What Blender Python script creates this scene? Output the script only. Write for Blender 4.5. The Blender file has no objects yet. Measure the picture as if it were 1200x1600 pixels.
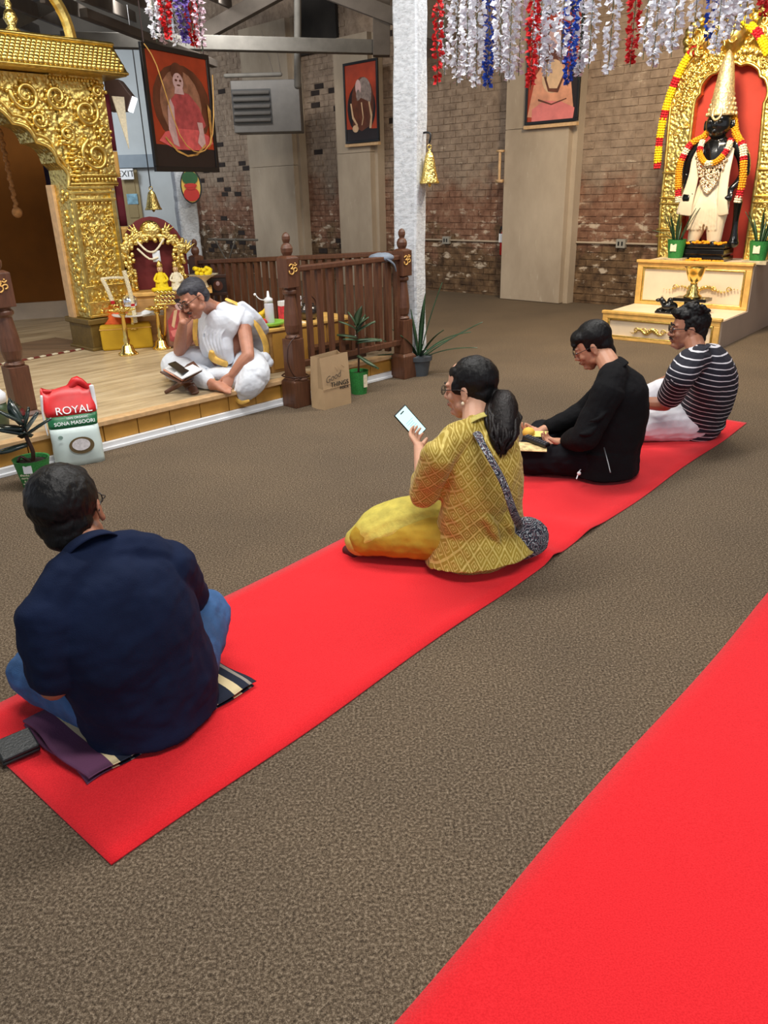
import bpy, bmesh, math, random
from mathutils import Vector, Matrix, Quaternion, noise
sc = bpy.context.scene
col = sc.collection
# ---------------- camera ----------------
FPX = 1200.0; CAMH = 1.5; PITCH = math.atan(500/1200); ROLL = math.atan(77/2880)
_f = Vector((0, math.cos(PITCH), -math.sin(PITCH))); _r0 = Vector((1, 0, 0)); _u0 = _r0.cross(_f)
_r = _r0*math.cos(ROLL) - _u0*math.sin(ROLL); _u = _r0*math.sin(ROLL) + _u0*math.cos(ROLL)
CAM = Vector((0, 0, CAMH))
cd = bpy.data.cameras.new('camera'); cam = bpy.data.objects.new('camera', cd); col.objects.link(cam)
cd.sensor_fit = 'VERTICAL'; cd.sensor_height = 36; cd.sensor_width = 27; cd.lens = 36*FPX/1600; cd.clip_start = .02; cd.clip_end = 200
cam.matrix_world = Matrix(((_r.x, _u.x, -_f.x, 0), (_r.y, _u.y, -_f.y, 0), (_r.z, _u.z, -_f.z, CAMH), (0, 0, 0, 1)))
sc.camera = cam
# ---------------- world, exposure, lamps ----------------
wd = bpy.data.worlds.new('world'); sc.world = wd; wd.use_nodes = True
wd.node_tree.nodes['Background'].inputs[0].default_value = (.80, .86, 1, 1)
wd.node_tree.nodes['Background'].inputs[1].default_value = .55
sc.view_settings.view_transform = 'Standard'; sc.view_settings.look = 'None'
sc.view_settings.gamma = 1; sc.view_settings.use_curve_mapping = False
sc.view_settings.exposure = .15
def area(name, loc, target, sx, sy, power, colr=(1, 1, 1)):
    l = bpy.data.lights.new(name, 'AREA'); l.shape = 'RECTANGLE'; l.size = sx; l.size_y = sy; l.energy = power; l.color = colr
    o = bpy.data.objects.new(name, l); col.objects.link(o); o.location = loc
    o.rotation_euler = (Vector(target)-Vector(loc)).to_track_quat('-Z', 'Y').to_euler(); return o
area('ceiling_lamp', (1.0, .8, 4.3), (1.0, 1.2, 0), 3.2, .5, 130, (1, .97, .93))
area('ceiling_lamp', (-.8, 4.0, 4.4), (-.9, 4.3, 0), 3.0, .5, 150, (1, .97, .93))
area('ceiling_lamp', (2.4, 6.2, 4.4), (2.4, 6.6, 0), 3.0, .5, 130, (1, .97, .92))
area('ceiling_lamp', (-2.4, 11.5, 4.0), (-2.0, 14.0, 1), 2.0, .5, 110, (1, .98, .95))
area('spot_lamp', (2.2, 6.9, 3.6), (3.6, 9.2, 1.4), .5, .5, 120, (1, .78, .50))
area('spot_lamp', (-3.4, 4.6, 3.7), (-2.9, 7.3, 1.6), .6, .6, 60, (1, .93, .80))
area('spot_lamp', (-6.0, 14.5, 3.3), (-5.5, 17.4, 2.4), .8, .8, 60, (.9, .96, 1))

# ---------------- helpers ----------------
def ray(x, y): return _f + _r*((x-600)/FPX) - _u*((y-800)/FPX)
def at(x, y, z=0.0):                       # point of height z seen at a pixel of the 1200x1600 picture
    d = ray(x, y); return CAM + d*((z-CAMH)/d.z)
def on(x, y, P, n):                        # point on a plane
    d = ray(x, y); return CAM + d*((Vector(P)-CAM).dot(n)/d.dot(n))
def atY(x, y, Y): d = ray(x, y); return CAM + d*(Y/d.y)
V = Vector
def lerp(a, b, t): return a+(b-a)*t
ORG = {}
def link(o, parent=None):
    col.objects.link(o)
    if parent is not None: o.parent = parent
    return o
def thing(name, label, cat, loc=(0, 0, 0), group=None):
    o = bpy.data.objects.new(name, None); col.objects.link(o); o.location = loc; o.empty_display_size = .05
    o['label'] = label; o['category'] = cat
    if group: o['group'] = group
    ORG[o.name] = V(loc); return o
def tag(o, label, cat, group=None):
    o['label'] = label; o['category'] = cat
    if group: o['group'] = group
    return o
def dup(root, loc=None, rotz=None, label=None):
    r = root.copy(); col.objects.link(r)
    if loc is not None: r.location = loc
    if rotz is not None: r.rotation_euler = (0, 0, rotz)
    if label: r['label'] = label
    for ch in list(root.children):
        c = ch.copy(); col.objects.link(c); c.parent = r
        for g in list(ch.children):
            d = g.copy(); col.objects.link(d); d.parent = c
    ORG[r.name] = V(r.location); return r
class MB:
    def __init__(s): s.v = []; s.f = []
    def add(s, vs, fs):
        b = len(s.v); s.v += [V(v) for v in vs]; s.f += [tuple(i+b for i in f) for f in fs]; return s
    def box(s, c, size, ax=None, ay=None, az=None):
        c = V(c); ax = V(ax or (1, 0, 0)); ay = V(ay or (0, 1, 0)); az = V(az or (0, 0, 1))
        hx, hy, hz = size[0]/2, size[1]/2, size[2]/2
        vs = [c+ax*(hx*i)+ay*(hy*j)+az*(hz*k) for k in (-1, 1) for j in (-1, 1) for i in (-1, 1)]
        return s.add(vs, [(0, 2, 3, 1), (4, 5, 7, 6), (0, 1, 5, 4), (2, 6, 7, 3), (0, 4, 6, 2), (1, 3, 7, 5)])
    def ell(s, c, r, rot=None, n=14, m=9):
        c = V(c); R = rot or Matrix.Identity(3); vs = [c+R@V((0, 0, -r[2]))]; fs = []
        for j in range(1, m):
            a = -math.pi/2+math.pi*j/m
            for i in range(n):
                b = 2*math.pi*i/n; vs.append(c+R@V((r[0]*math.cos(a)*math.cos(b), r[1]*math.cos(a)*math.sin(b), r[2]*math.sin(a))))
        vs.append(c+R@V((0, 0, r[2]))); L = len(vs)-1
        for i in range(n):
            k = (i+1) % n; fs.append((0, 1+k, 1+i)); fs.append((L, L-n+i, L-n+k))
            for j in range(m-2):
                o = 1+j*n; fs.append((o+i, o+k, o+n+k, o+n+i))
        return s.add(vs, fs)
    def sweep(s, pts, rs, rf=None, side=None, n=14, sub=4, caps=True, flat=False):
        pts = [V(p) for p in pts]; rf = rf or rs
        if not isinstance(rs, (list, tuple)): rs = [rs]*len(pts)
        if not isinstance(rf, (list, tuple)): rf = [rf]*len(pts)
        P = []; A = []; B = []; K = len(pts)
        def cr(a, b, c, d, t): return .5*((2*b)+(c-a)*t+(2*a-5*b+4*c-d)*t*t+(3*b-a-3*c+d)*t**3)
        for i in range(K-1):
            for j in range(sub):
                t = j/sub; g = lambda q: (q[max(i-1, 0)], q[i], q[i+1], q[min(i+2, K-1)])
                P.append(cr(*g(pts), t)); A.append(max(1e-4, cr(*g(rs), t))); B.append(max(1e-4, cr(*g(rf), t)))
        P.append(pts[-1]); A.append(rs[-1]); B.append(rf[-1])
        T = [(P[min(i+1, len(P)-1)]-P[max(i-1, 0)]).normalized() for i in range(len(P))]
        if side is None:
            sv = T[0].orthogonal().normalized()
        else: sv = V(side)
        rings = []; par = sv
        for i, t in enumerate(T):
            base = sv if side is not None else par
            a = base-t*base.dot(t)
            if a.length < 1e-4: a = t.orthogonal()
            a.normalize(); par = a; b = t.cross(a); rings.append((P[i], a, b, t, A[i], B[i]))
        full = []
        if caps and not flat:
            p, a, b, t, ra, rb = rings[0]; m = min(ra, rb)
            for q in (.97, .75, .4): full.append((p-t*m*q*.9, a, b, ra*math.sqrt(1-q*q), rb*math.sqrt(1-q*q)))
        for p, a, b, t, ra, rb in rings: full.append((p, a, b, ra, rb))
        if caps and not flat:
            p, a, b, t, ra, rb = rings[-1]; m = min(ra, rb)
            for q in (.4, .75, .97): full.append((p+t*m*q*.9, a, b, ra*math.sqrt(1-q*q), rb*math.sqrt(1-q*q)))
        vs = []
        for p, a, b, ra, rb in full:
            for i in range(n):
                q = 2*math.pi*i/n; vs.append(p+a*(ra*math.cos(q))+b*(rb*math.sin(q)))
        fs = []
        for j in range(len(full)-1):
            for i in range(n):
                k = (i+1) % n; fs.append((j*n+i, j*n+k, (j+1)*n+k, (j+1)*n+i))
        if caps:
            fs.append(tuple(reversed(range(n)))); fs.append(tuple((len(full)-1)*n+i for i in range(n)))
        return s.add(vs, fs)
    def tube(s, pts, r, n=8, sub=3): return s.sweep(pts, r, n=n, sub=sub)
    def lathe(s, c, prof, n=20, up=(0, 0, 1)):
        up = V(up).normalized(); a = up.orthogonal().normalized(); b = up.cross(a); c = V(c); vs = []; fs = []
        for r, z in prof:
            for i in range(n):
                q = 2*math.pi*i/n; vs.append(c+up*z+a*(max(r, 1e-4)*math.cos(q))+b*(max(r, 1e-4)*math.sin(q)))
        for j in range(len(prof)-1):
            for i in range(n):
                k = (i+1) % n; fs.append((j*n+i, j*n+k, (j+1)*n+k, (j+1)*n+i))
        fs.append(tuple(reversed(range(n)))); fs.append(tuple((len(prof)-1)*n+i for i in range(n)))
        return s.add(vs, fs)
    def prism(s, poly, o, ax, ay, d0, d1):       # polygon in the (ax, ay) plane through o, extruded along its normal from d0 to d1
        o = V(o); ax = V(ax); ay = V(ay); nn = ax.cross(ay).normalized(); n = len(poly)
        vs = [o+ax*p[0]+ay*p[1]+nn*d0 for p in poly]+[o+ax*p[0]+ay*p[1]+nn*d1 for p in poly]
        ar = sum(poly[i][0]*poly[(i+1) % n][1]-poly[(i+1) % n][0]*poly[i][1] for i in range(n))
        ids = list(range(n))
        if (ar < 0) ^ (d1 < d0): fs = [tuple(ids), tuple(n+i for i in reversed(ids))]+[((i+1) % n, i, n+i, n+(i+1) % n) for i in ids]
        else: fs = [tuple(reversed(ids)), tuple(n+i for i in ids)]+[(i, (i+1) % n, n+(i+1) % n, n+i) for i in ids]
        return s.add(vs, fs)
    def build(s, name, m, parent=None, smooth=False, remesh=None, sm=0, bevel=0, subd=0, tris=False, disp=None, root=None):
        org = ORG.get((root or parent).name, V((0, 0, 0))) if parent is not None else V((0, 0, 0))
        me = bpy.data.meshes.new(name); me.from_pydata([v-org for v in s.v], [], s.f); me.validate()
        if smooth: me.polygons.foreach_set('use_smooth', [True]*len(me.polygons))
        o = bpy.data.objects.new(name, me); link(o, parent)
        for q in (m if isinstance(m, (list, tuple)) else [m]): me.materials.append(q)
        if parent is not None: ORG[o.name] = org
        if bevel:
            b = o.modifiers.new('b', 'BEVEL'); b.width = bevel; b.segments = 2; b.limit_method = 'ANGLE'
        if remesh:
            r = o.modifiers.new('r', 'REMESH'); r.mode = 'VOXEL'; r.voxel_size = remesh; r.use_smooth_shade = True
        if disp:
            for (sz, st) in disp:
                tx = bpy.data.textures.new('cl', 'CLOUDS'); tx.noise_scale = sz; tx.noise_depth = 2
                d = o.modifiers.new('d', 'DISPLACE'); d.texture = tx; d.strength = st; d.mid_level = .5
        if sm:
            q = o.modifiers.new('s', 'SMOOTH'); q.factor = .5; q.iterations = sm
        if subd:
            q = o.modifiers.new('sd', 'SUBSURF'); q.levels = subd; q.render_levels = subd
        return o
def struct(o): o['kind'] = 'structure'; return o

# ---------------- materials ----------------
def srgb(r, g, b):
    f = lambda c: (c/255/12.92 if c <= 10 else ((c/255+.055)/1.055)**2.4)
    return (f(r), f(g), f(b), 1)
class NT:
    def __init__(s, name):
        s.m = bpy.data.materials.new(name); s.m.use_nodes = True; s.t = s.m.node_tree; s.n = s.t.nodes; s.b = s.n['Principled BSDF']
    def node(s, typ, **kw):
        x = s.n.new(typ)
        for k, v in kw.items():
            if k.startswith('i_'): x.inputs[k[2:].replace('_', ' ')].default_value = v
            else: setattr(x, k, v)
        return x
    def l(s, a, b): s.t.links.new(a, b)
    def pos(s): return s.node('ShaderNodeTexCoord').outputs['Object']
    def noise(s, scale, detail=4, vec=None, rough=.55, scl=None):
        x = s.node('ShaderNodeTexNoise'); x.inputs['Scale'].default_value = scale; x.inputs['Detail'].default_value = detail; x.inputs['Roughness'].default_value = rough
        v = vec or s.pos()
        if scl:
            mp = s.node('ShaderNodeMapping'); mp.inputs['Scale'].default_value = scl; s.l(v, mp.inputs[0]); v = mp.outputs[0]
        s.l(v, x.inputs['Vector']); return x.outputs['Fac']
    def math(s, op, a, b=None, c=None, clamp=False):
        x = s.node('ShaderNodeMath', operation=op); x.use_clamp = clamp
        for i, q in enumerate((a, b, c)):
            if q is None: continue
            if isinstance(q, (int, float)): x.inputs[i].default_value = q
            else: s.l(q, x.inputs[i])
        return x.outputs[0]
    def ramp(s, fac, stops):
        x = s.node('ShaderNodeValToRGB'); e = x.color_ramp.elements
        while len(e) < len(stops): e.new(.5)
        for i, (p, c) in enumerate(stops): e[i].position = p; e[i].color = c
        s.l(fac, x.inputs[0]); return x.outputs[0]
    def mix(s, fac, a, b):
        x = s.node('ShaderNodeMix', data_type='RGBA')
        for i, q in ((0, fac), (6, a), (7, b)):
            if isinstance(q, (int, float, tuple)): x.inputs[i].default_value = q
            else: s.l(q, x.inputs[i])
        return x.outputs[2]
    def bump(s, h, strength=.3, dist=.01):
        x = s.node('ShaderNodeBump'); x.inputs['Strength'].default_value = strength; x.inputs['Distance'].default_value = dist
        s.l(h, x.inputs['Height']); s.l(x.outputs[0], s.b.inputs['Normal'])
    def dot(s, v):
        x = s.node('ShaderNodeVectorMath', operation='DOT_PRODUCT'); s.l(s.pos(), x.inputs[0]); x.inputs[1].default_value = v; return x.outputs['Value']
def mat(name, c, rough=.6, metal=0, var=.12, ns=8, bump=0, bs=None, emit=0, spec=.5, sheen=0, scl=None, coat=0):
    t = NT(name); b = t.b
    c = srgb(*c); d = tuple(max(0, x*(1-var)) for x in c[:3])+(1,); h = tuple(min(1, x*(1+var)) for x in c[:3])+(1,)
    if var: t.l(t.ramp(t.noise(ns, 4, scl=scl), [(.35, d), (.65, h)]), b.inputs['Base Color'])
    else: b.inputs['Base Color'].default_value = c
    b.inputs['Roughness'].default_value = rough; b.inputs['Metallic'].default_value = metal; b.inputs['Specular IOR Level'].default_value = spec
    if bump: t.bump(t.noise(bs or ns*4, 5, scl=scl), bump, .01)
    if sheen: b.inputs['Sheen Weight'].default_value = sheen
    if coat: b.inputs['Coat Weight'].default_value = coat
    if emit: b.inputs['Emission Color'].default_value = c; b.inputs['Emission Strength'].default_value = emit
    return t.m
M = {}
M['black'] = mat('black_plastic', (18, 18, 20), .4, var=.05)
M['white'] = mat('white_paint', (232, 234, 236), .5, var=.04)
M['brownwood'] = mat('brown_stained_wood', (92, 58, 40), .42, var=.22, ns=6, scl=(8, 8, 1), bump=.1)
M['darkwood'] = mat('dark_brown_paint', (62, 36, 26), .38, var=.18, ns=5)
M['ply'] = mat('honey_plywood', (186, 142, 84), .5, var=.14, ns=3, scl=(1, 1, 8))
M['golden_panel'] = mat('golden_plywood', (190, 140, 62), .45, var=.12, ns=5)
M['lightwood'] = mat('pale_pine_trim', (205, 168, 122), .5, var=.12, ns=4, scl=(5, 5, 5))
def goldmat(name, c, rough, vs, bump, dist=.02, ns=30):
    t = NT(name); b = t.b; b.inputs['Metallic'].default_value = 1; b.inputs['Roughness'].default_value = rough
    n = t.noise(ns, 6, rough=.6); vor = t.node('ShaderNodeTexVoronoi', feature='SMOOTH_F1'); vor.inputs['Scale'].default_value = vs; t.l(t.pos(), vor.inputs['Vector'])
    c = srgb(*c); t.l(t.ramp(n, [(.35, tuple(x*.72 for x in c[:3])+(1,)), (.65, c)]), b.inputs['Base Color'])
    t.bump(t.math('ADD', t.math('MULTIPLY', n, .5), vor.outputs['Distance']), bump, dist); return t.m
M['gold'] = goldmat('embossed_gold', (246, 220, 130), .34, 34, .65)
M['goldflat'] = goldmat('plain_gold', (244, 214, 122), .34, 14, .25)
M['goldsmall'] = goldmat('small_relief_gold', (240, 212, 128), .34, 60, .8, .01)
M['brass'] = mat('polished_brass', (240, 208, 120), .2, 1, var=.06)
M['goldpaint'] = mat('gold_paint', (230, 182, 100), .42, .15, var=.12, ns=14, bump=.15)
M['cloth_white'] = mat('white_cotton', (226, 232, 238), .8, var=.05, bump=.12, bs=60, sheen=.2)
M['green'] = mat('green_woven_pot', (44, 128, 58), .55, var=.3, ns=120, bump=.4, bs=160)
M['soil'] = mat('potting_soil', (48, 36, 28), .95, var=.3, ns=60, bump=.6)
M['leaf'] = mat('dark_green_leaf', (44, 74, 46), .38, var=.3, ns=14)
M['leaf2'] = mat('dusky_green_leaf', (62, 82, 56), .35, var=.25, ns=10)
M['greypot'] = mat('grey_plastic_pot', (74, 80, 86), .5, var=.06)
M['marigold'] = mat('marigold_orange', (240, 160, 20), .7, var=.2, ns=60, bump=.5, bs=80)
M['yellowf'] = mat('yellow_flowers', (245, 215, 20), .7, var=.1, ns=60, bump=.5, bs=80)
M['redf'] = mat('red_flowers', (200, 24, 38), .7, var=.2, ns=60, bump=.5, bs=80)
M['creamf'] = mat('cream_flowers', (236, 226, 196), .7, var=.12, ns=60, bump=.5, bs=80)
# ---------------- the setting ----------------
E1 = V((math.cos(math.radians(45)), math.sin(math.radians(45)), 0)); E2 = V((-E1.y, E1.x, 0)); UP = V((0, 0, 1))
NW = V((.7071, .7071, 0)); SW = V((.7071, -.7071, 0))
def carpet():
    t = NT('brown_carpet'); v = t.pos()
    n1 = t.noise(130, 3, v, .7); n2 = t.noise(1.3, 3, v); n3 = t.noise(420, 2, v)
    c = t.ramp(t.math('ADD', t.math('MULTIPLY', n1, .7), t.math('MULTIPLY', n3, .3)), [(.37, srgb(58, 49, 40)), (.5, srgb(102, 88, 72)), (.64, srgb(156, 140, 120))])
    d = t.ramp(n2, [(.3, (.86, .86, .86, 1)), (.7, (1.06, 1.04, 1.0, 1))])
    x = t.node('ShaderNodeMix', data_type='RGBA', blend_type='MULTIPLY'); x.inputs[0].default_value = 1; t.l(c, x.inputs[6]); t.l(d, x.inputs[7])
    t.l(x.outputs[2], t.b.inputs['Base Color']); t.b.inputs['Roughness'].default_value = .95; t.b.inputs['Specular IOR Level'].default_value = .15
    t.bump(n1, .8, .006); return t.m
fl = MB().add([(-12, -3, 0), (14, -3, 0), (14, 22, 0), (-12, 22, 0)], [(0, 1, 2, 3)]).build('floor', carpet()); struct(fl)
def wallmat(name):
    t = NT(name); tc = t.node('ShaderNodeNewGeometry'); v = tc.outputs['Position']
    sp = t.node('ShaderNodeSeparateXYZ'); t.l(v, sp.inputs[0]); z = sp.outputs['Z']
    n = t.noise(1.9, 5, v, .65); nb = t.noise(9, 4, v, .6); nc = t.noise(38, 3, v, .6)
    wd_ = t.math('MULTIPLY', t.math('SUBTRACT', n, .5), 1.9)
    zz = t.math('ADD', z, wd_)
    paint = t.ramp(nb, [(.3, srgb(126, 108, 92)), (.7, srgb(164, 144, 124))])
    raw = t.ramp(nb, [(.3, srgb(104, 74, 58)), (.55, srgb(136, 100, 80)), (.75, srgb(158, 130, 108))])
    low = t.ramp(nb, [(.3, srgb(66, 50, 38)), (.6, srgb(112, 88, 64)), (.8, srgb(146, 122, 96))])
    f1 = t.math('MULTIPLY_ADD', zz, 2.2, -2.9, clamp=True)       # 1 above about 1.5 m: the painted part
    f2 = t.math('MULTIPLY_ADD', zz, 4.0, -2.7, clamp=True)
    c = t.mix(f2, low, raw); c = t.mix(f1, c, paint)
    # flaking white paint between 0 and 1.4 m
    n2 = t.noise(4.2, 6, v, .62, scl=(1, 1, 2.2)); band = t.math('SUBTRACT', 1.0, t.math('ABSOLUTE', t.math('MULTIPLY_ADD', z, 1.0, -.75), clamp=False), clamp=True)
    fl_ = t.math('MULTIPLY_ADD', t.math('ADD', n2, t.math('MULTIPLY', band, .10)), 14, -8.95, clamp=True)
    c = t.mix(t.math('MULTIPLY', fl_, .8), c, srgb(206, 190, 168))
    t.l(c, t.b.inputs['Base Color']); t.b.inputs['Roughness'].default_value = .85; t.b.inputs['Specular IOR Level'].default_value = .25
    t.bump(nc, .5, .01); return t.m
M['brick'] = wallmat('old_painted_brick')
M['mortar'] = wallmat('painted_mortar')
W0 = 9.78                                    # distance of the brick face along NW
def wp(s, z, d=0.0): return SW*s+NW*(W0+d)+UP*z
# s decreases to the left: back wall from s=-16.2 (corner) to s=4
wb = MB().add([wp(-15.3, 0, .012), wp(5, 0, .012), wp(5, 6, .012), wp(-15.3, 6, .012), wp(-15.3, 0, .3), wp(5, 0, .3), wp(5, 6, .3), wp(-15.3, 6, .3)],
              [(0, 1, 2, 3), (7, 6, 5, 4), (0, 4, 5, 1), (3, 2, 6, 7), (0, 3, 7, 4), (1, 5, 6, 2)]).build('wall_back', M['mortar']); struct(wb)
BL, BH, JT = .215, .078, .013
bm_ = [MB().box((0, 0, 0), (BL-.004*i, .05, BH), SW, NW, UP) for i in range(3)]
bmesh_ = []
for q in bm_:
    o = q.build('brick', M['brick'], wb, bevel=0); bmesh_.append(o.data); bpy.data.objects.remove(o)
rnd = random.Random(5)
def brick_spots(s0, s1, z0, z1):
    r = []; k = 0; z = z0+BH/2
    while z < z1:
        s = s0+(BL/2 if k % 2 == 0 else 0.0)
        while s < s1-.02: r.append((s, z)); s += BL+JT
        z += BH+JT; k += 1
    return r
spots = []
for a, b, zt in ((-5.86, -3.2, 4.3), (-8.75, -6.98, 4.6)): spots += brick_spots(a, b, .04, zt)
far = []
for a, b, zt in ((-11.4, -10.45, 4.4), (-14.9, -13.0, 4.4), (-9.55, -8.98, 4.6)): far += brick_spots(a, b, .04, zt)
spots.sort(key=lambda q: (wp(*q)-CAM).length)
holes = {(random.Random(i).randrange(len(spots))) for i in range(14)}
stuff = MB(); stuff2 = MB()
for i, (s, z) in enumerate(spots):
    if i in holes: continue
    d = rnd.uniform(-.006, .004)
    if i < 296:
        o = bpy.data.objects.new('brick', bmesh_[i % 3]); link(o, wb); o.location = wp(s, z, .0+d)+NW*.028
    else: stuff.box(wp(s, z, d)+NW*.028, (BL, .05, BH), SW, NW, UP)
for (s, z) in far:
    (stuff2 if rnd.random() < .07 else stuff).box(wp(s, z, rnd.uniform(-.008, .005))+NW*.028, (BL, .05, BH), SW, NW, UP)
st = stuff.build('brick_courses', M['brick'], wb); st['kind'] = 'stuff'; stuff2.build('shaded_gap_bricks', mat('recess_shade_brick', (44, 34, 30), .9, var=.3), wb)['kind'] = 'stuff'  # dark bricks stand for missing ones, the gaps' shade put into their colour
# concrete-grey plywood pilasters standing proud of the brick
def panelmat():
    t = NT('weathered_plywood_panel'); v = t.node('ShaderNodeNewGeometry').outputs['Position']
    n = t.noise(1.2, 5, v, .6, scl=(1, 1, .5)); n2 = t.noise(14, 4, v, .7, scl=(1, 1, .25))
    c = t.ramp(n, [(.3, srgb(152, 136, 116)), (.7, srgb(188, 172, 150))]); c2 = t.mix(t.math('MULTIPLY_ADD', n2, 5, -3.1, clamp=True), c, srgb(196, 184, 164))
    t.l(c2, t.b.inputs['Base Color']); t.b.inputs['Roughness'].default_value = .8; t.bump(n2, .2, .004); return t.m
M['panel'] = panelmat()
def pilaster(n, s0, s1, ztop, seam, prt=.26, side=.14):
    mb = MB(); mb.box(wp((s0+s1)/2, seam/2, -prt/2), (s1-s0, prt, seam-.012), SW, NW, UP)
    o = mb.build('trim_%d' % n, M['panel'], bevel=.004); struct(o)
    MB().box(wp((s0+s1)/2, (seam+ztop)/2, -prt/2+.004), (s1-s0, prt, ztop-seam), SW, NW, UP).build('panel', M['panel'], o)
    MB().box(wp(s1+.035, ztop/2, -prt*.3), (.07, prt*.6, ztop), SW, NW, UP).build('edge_strip', M['panel'], o)
    return o
pilaster(1, -6.98+.0, -5.98, 5.0, 2.24)
pilaster(2, -10.4, -9.62, 3.75, 2.1)
pilaster(3, -12.85, -11.55, 4.2, 1.98)
# left end wall with the exit door, and dark gable above
M['greywall'] = mat('pale_grey_wall', (182, 188, 190), .7, var=.06, ns=2)
M['bluegrey'] = mat('blue_grey_paint', (128, 140, 150), .6, var=.05)
YL = 17.3; cx_ = wp(-15.3, 0).x
wl = MB().box(((cx_-9.5)/2-.0, YL+.1, 2.2), (cx_+9.5, .2, 4.4)).build('wall_left', M['greywall']); struct(wl)
M['darkgable'] = mat('dim_gable_board', (84, 78, 70), .85, var=.2, ns=1.5)
g = MB().box(((cx_-9.5)/2, YL+.05, 5.4), (cx_+9.5, .3, 1.9)).build('wall_gable', M['darkgable']); struct(g)
# exit door with header
dl = atY(188, 400, YL-.02); dr = atY(232, 400, YL-.02); dtz = 2.05
do = MB().box(((dl.x+dr.x)/2, YL-.03, dtz/2), (dr.x-dl.x, .05, dtz)).build('door_1', mat('tan_door', (150, 132, 92), .5, var=.05)); struct(do)
dwc = (dl.x+dr.x)/2; dw = dr.x-dl.x
for zz_, hh in ((1.5, .75), (.55, .8)):
    for sx in (-.23, .23): MB().box((dwc+sx*dw, YL-.062, zz_), (dw*.32, .02, hh)).build('door_panel', mat('tan_door_panel', (142, 124, 84), .5, var=.05), do, bevel=.008)
hd = MB().box((lerp(dl.x-.6, dr.x+.55, .5), YL-.08, 2.2), (dr.x-dl.x+1.15, .16, .24)).build('trim_4', M['bluegrey']); struct(hd)
def text(name, body, size, loc, rot, m, parent=None, depth=.001, align='CENTER', shear=0, root=None, sx=1):
    c = bpy.data.curves.new(name, 'FONT'); c.body = body; c.size = size; c.extrude = depth; c.align_x = align; c.align_y = 'CENTER'; c.shear = shear
    tmp = bpy.data.objects.new(name, c); c.materials.append(m); me = bpy.data.meshes.new_from_object(tmp); bpy.data.objects.remove(tmp); o = bpy.data.objects.new(name, me); link(o, parent); org = ORG.get((root or parent).name, V((0, 0, 0))) if parent is not None else V((0, 0, 0))
    o.matrix_local = Matrix.Translation(V(loc)-org) @ rot.to_4x4() @ Matrix.Diagonal((sx, 1, 1, 1)); return o
def basis(x, y):   # rotation whose local x and y go along the given directions
    x = V(x).normalized(); z = x.cross(V(y)).normalized(); y = z.cross(x); return Matrix((x, y, z)).transposed()
ex = atY(197, 272, YL-.2)
e = thing('exit_sign', 'small white exit sign with black letters above the tan door', 'sign', ex)
MB().box(ex, (.30, .03, .2)).build('sign_plate', M['white'], e)
text('lettering', 'EXIT', .17, ex+V((0, -.02, 0)), basis((1, 0, 0), (0, 0, 1)), M['black'], e)
nt = atY(207, 311, YL-.075)
n_ = tag(MB().box(nt, (.22, .012, .2)).build('paper_notice', mat('pale_blue_print', (128, 168, 186), .6, var=.3, ns=12)), 'small pale blue paper notice taped to the tan door', 'notice')
# ceiling: dark boards with pale truss members
M['ceil'] = mat('dark_ceiling_boards', (62, 56, 50), .9, var=.25, ns=1.5, scl=(1, 1, 1))
ce = MB().box((0, 9, 6.35), (26, 26, .1)).build('ceiling', M['ceil']); struct(ce)
M['beam'] = mat('faded_grey_timber', (104, 101, 95), .8, var=.15, ns=5)
M['dullbeam'] = mat('smoke_darkened_timber', (92, 84, 76), .85, var=.15, ns=4)
k = [0]
def beam(a, b, w, h, m, name=None):
    a = V(a); b = V(b); ax = (b-a).normalized(); ay = UP.cross(ax).normalized(); az = ax.cross(ay); k[0] += 1
    o = MB().box((a+b)/2, ((b-a).length, w, h), ax, ay, az).build('trim_%d' % (k[0]+10), m, bevel=.008); return struct(o)
beam(atY(96, 62, 11.4), atY(590, 74, 12.6), .16, .17, M['beam'])
beam(atY(596, 88, 12.55), atY(596, -40, 12.55), .22, .24, M['dullbeam'])
beam(atY(470, -30, 12.7), atY(700, 58, 12.2), .16, .2, M['dullbeam'])
beam(atY(485, -40, 12.8), atY(300, 62, 13.2), .14, .2, M['dullbeam'])
beam(atY(130, 20, 9.5), atY(335, 100, 12), .1, .09, M['dullbeam'])
beam(atY(-40, 60, 10), atY(130, -20, 12), .14, .16, M['beam'])
beam(atY(60, -30, 11), atY(420, -30, 9), .15, .2, M['dullbeam'])
for i in range(7): beam(atY(-60+i*62, -5-i*3, 8.6), atY(60+i*50, 48-i*7, 15.2), .05, .16, M['dullbeam'])
# vertical drop pipe and conduit
pp_ = MB().tube([atY(465, -20, 12.6), atY(465, 134, 12.6)], .05).build('drop_pipe', M['beam'], smooth=True)
tag(pp_, 'grey vertical pipe dropping in front of the sooty gable and the brick', 'pipe')
def conduit(x0, x1, s0, s1, z, lab):
    t = thing('wall_conduit', lab, 'conduit', wp(s0, z, -.03))
    MB().tube([wp(s0, z, -.02), wp(s1, z, -.02)], .014).build('pipe', M['panel'], t, smooth=True)
    MB().box(wp(lerp(s0, s1, x0), z, -.03), (.13, .06, .11), SW, NW, UP).build('outlet_box', mat('outlet_grey', (150, 146, 136), .5, var=.05), t, bevel=.006)
    for q in (-.025, .025): MB().box(wp(lerp(s0, s1, x0)+q, z, -.062), (.02, .006, .05), SW, NW, UP).build('socket', M['black'], t)
conduit(.33, .8, -8.8, -7.0, .78, 'grey conduit with an outlet box on the brick right of the white post')
conduit(.42, .8, -5.9, -4.3, .80, 'grey conduit with an outlet box on the brick left of the black statue')
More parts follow.
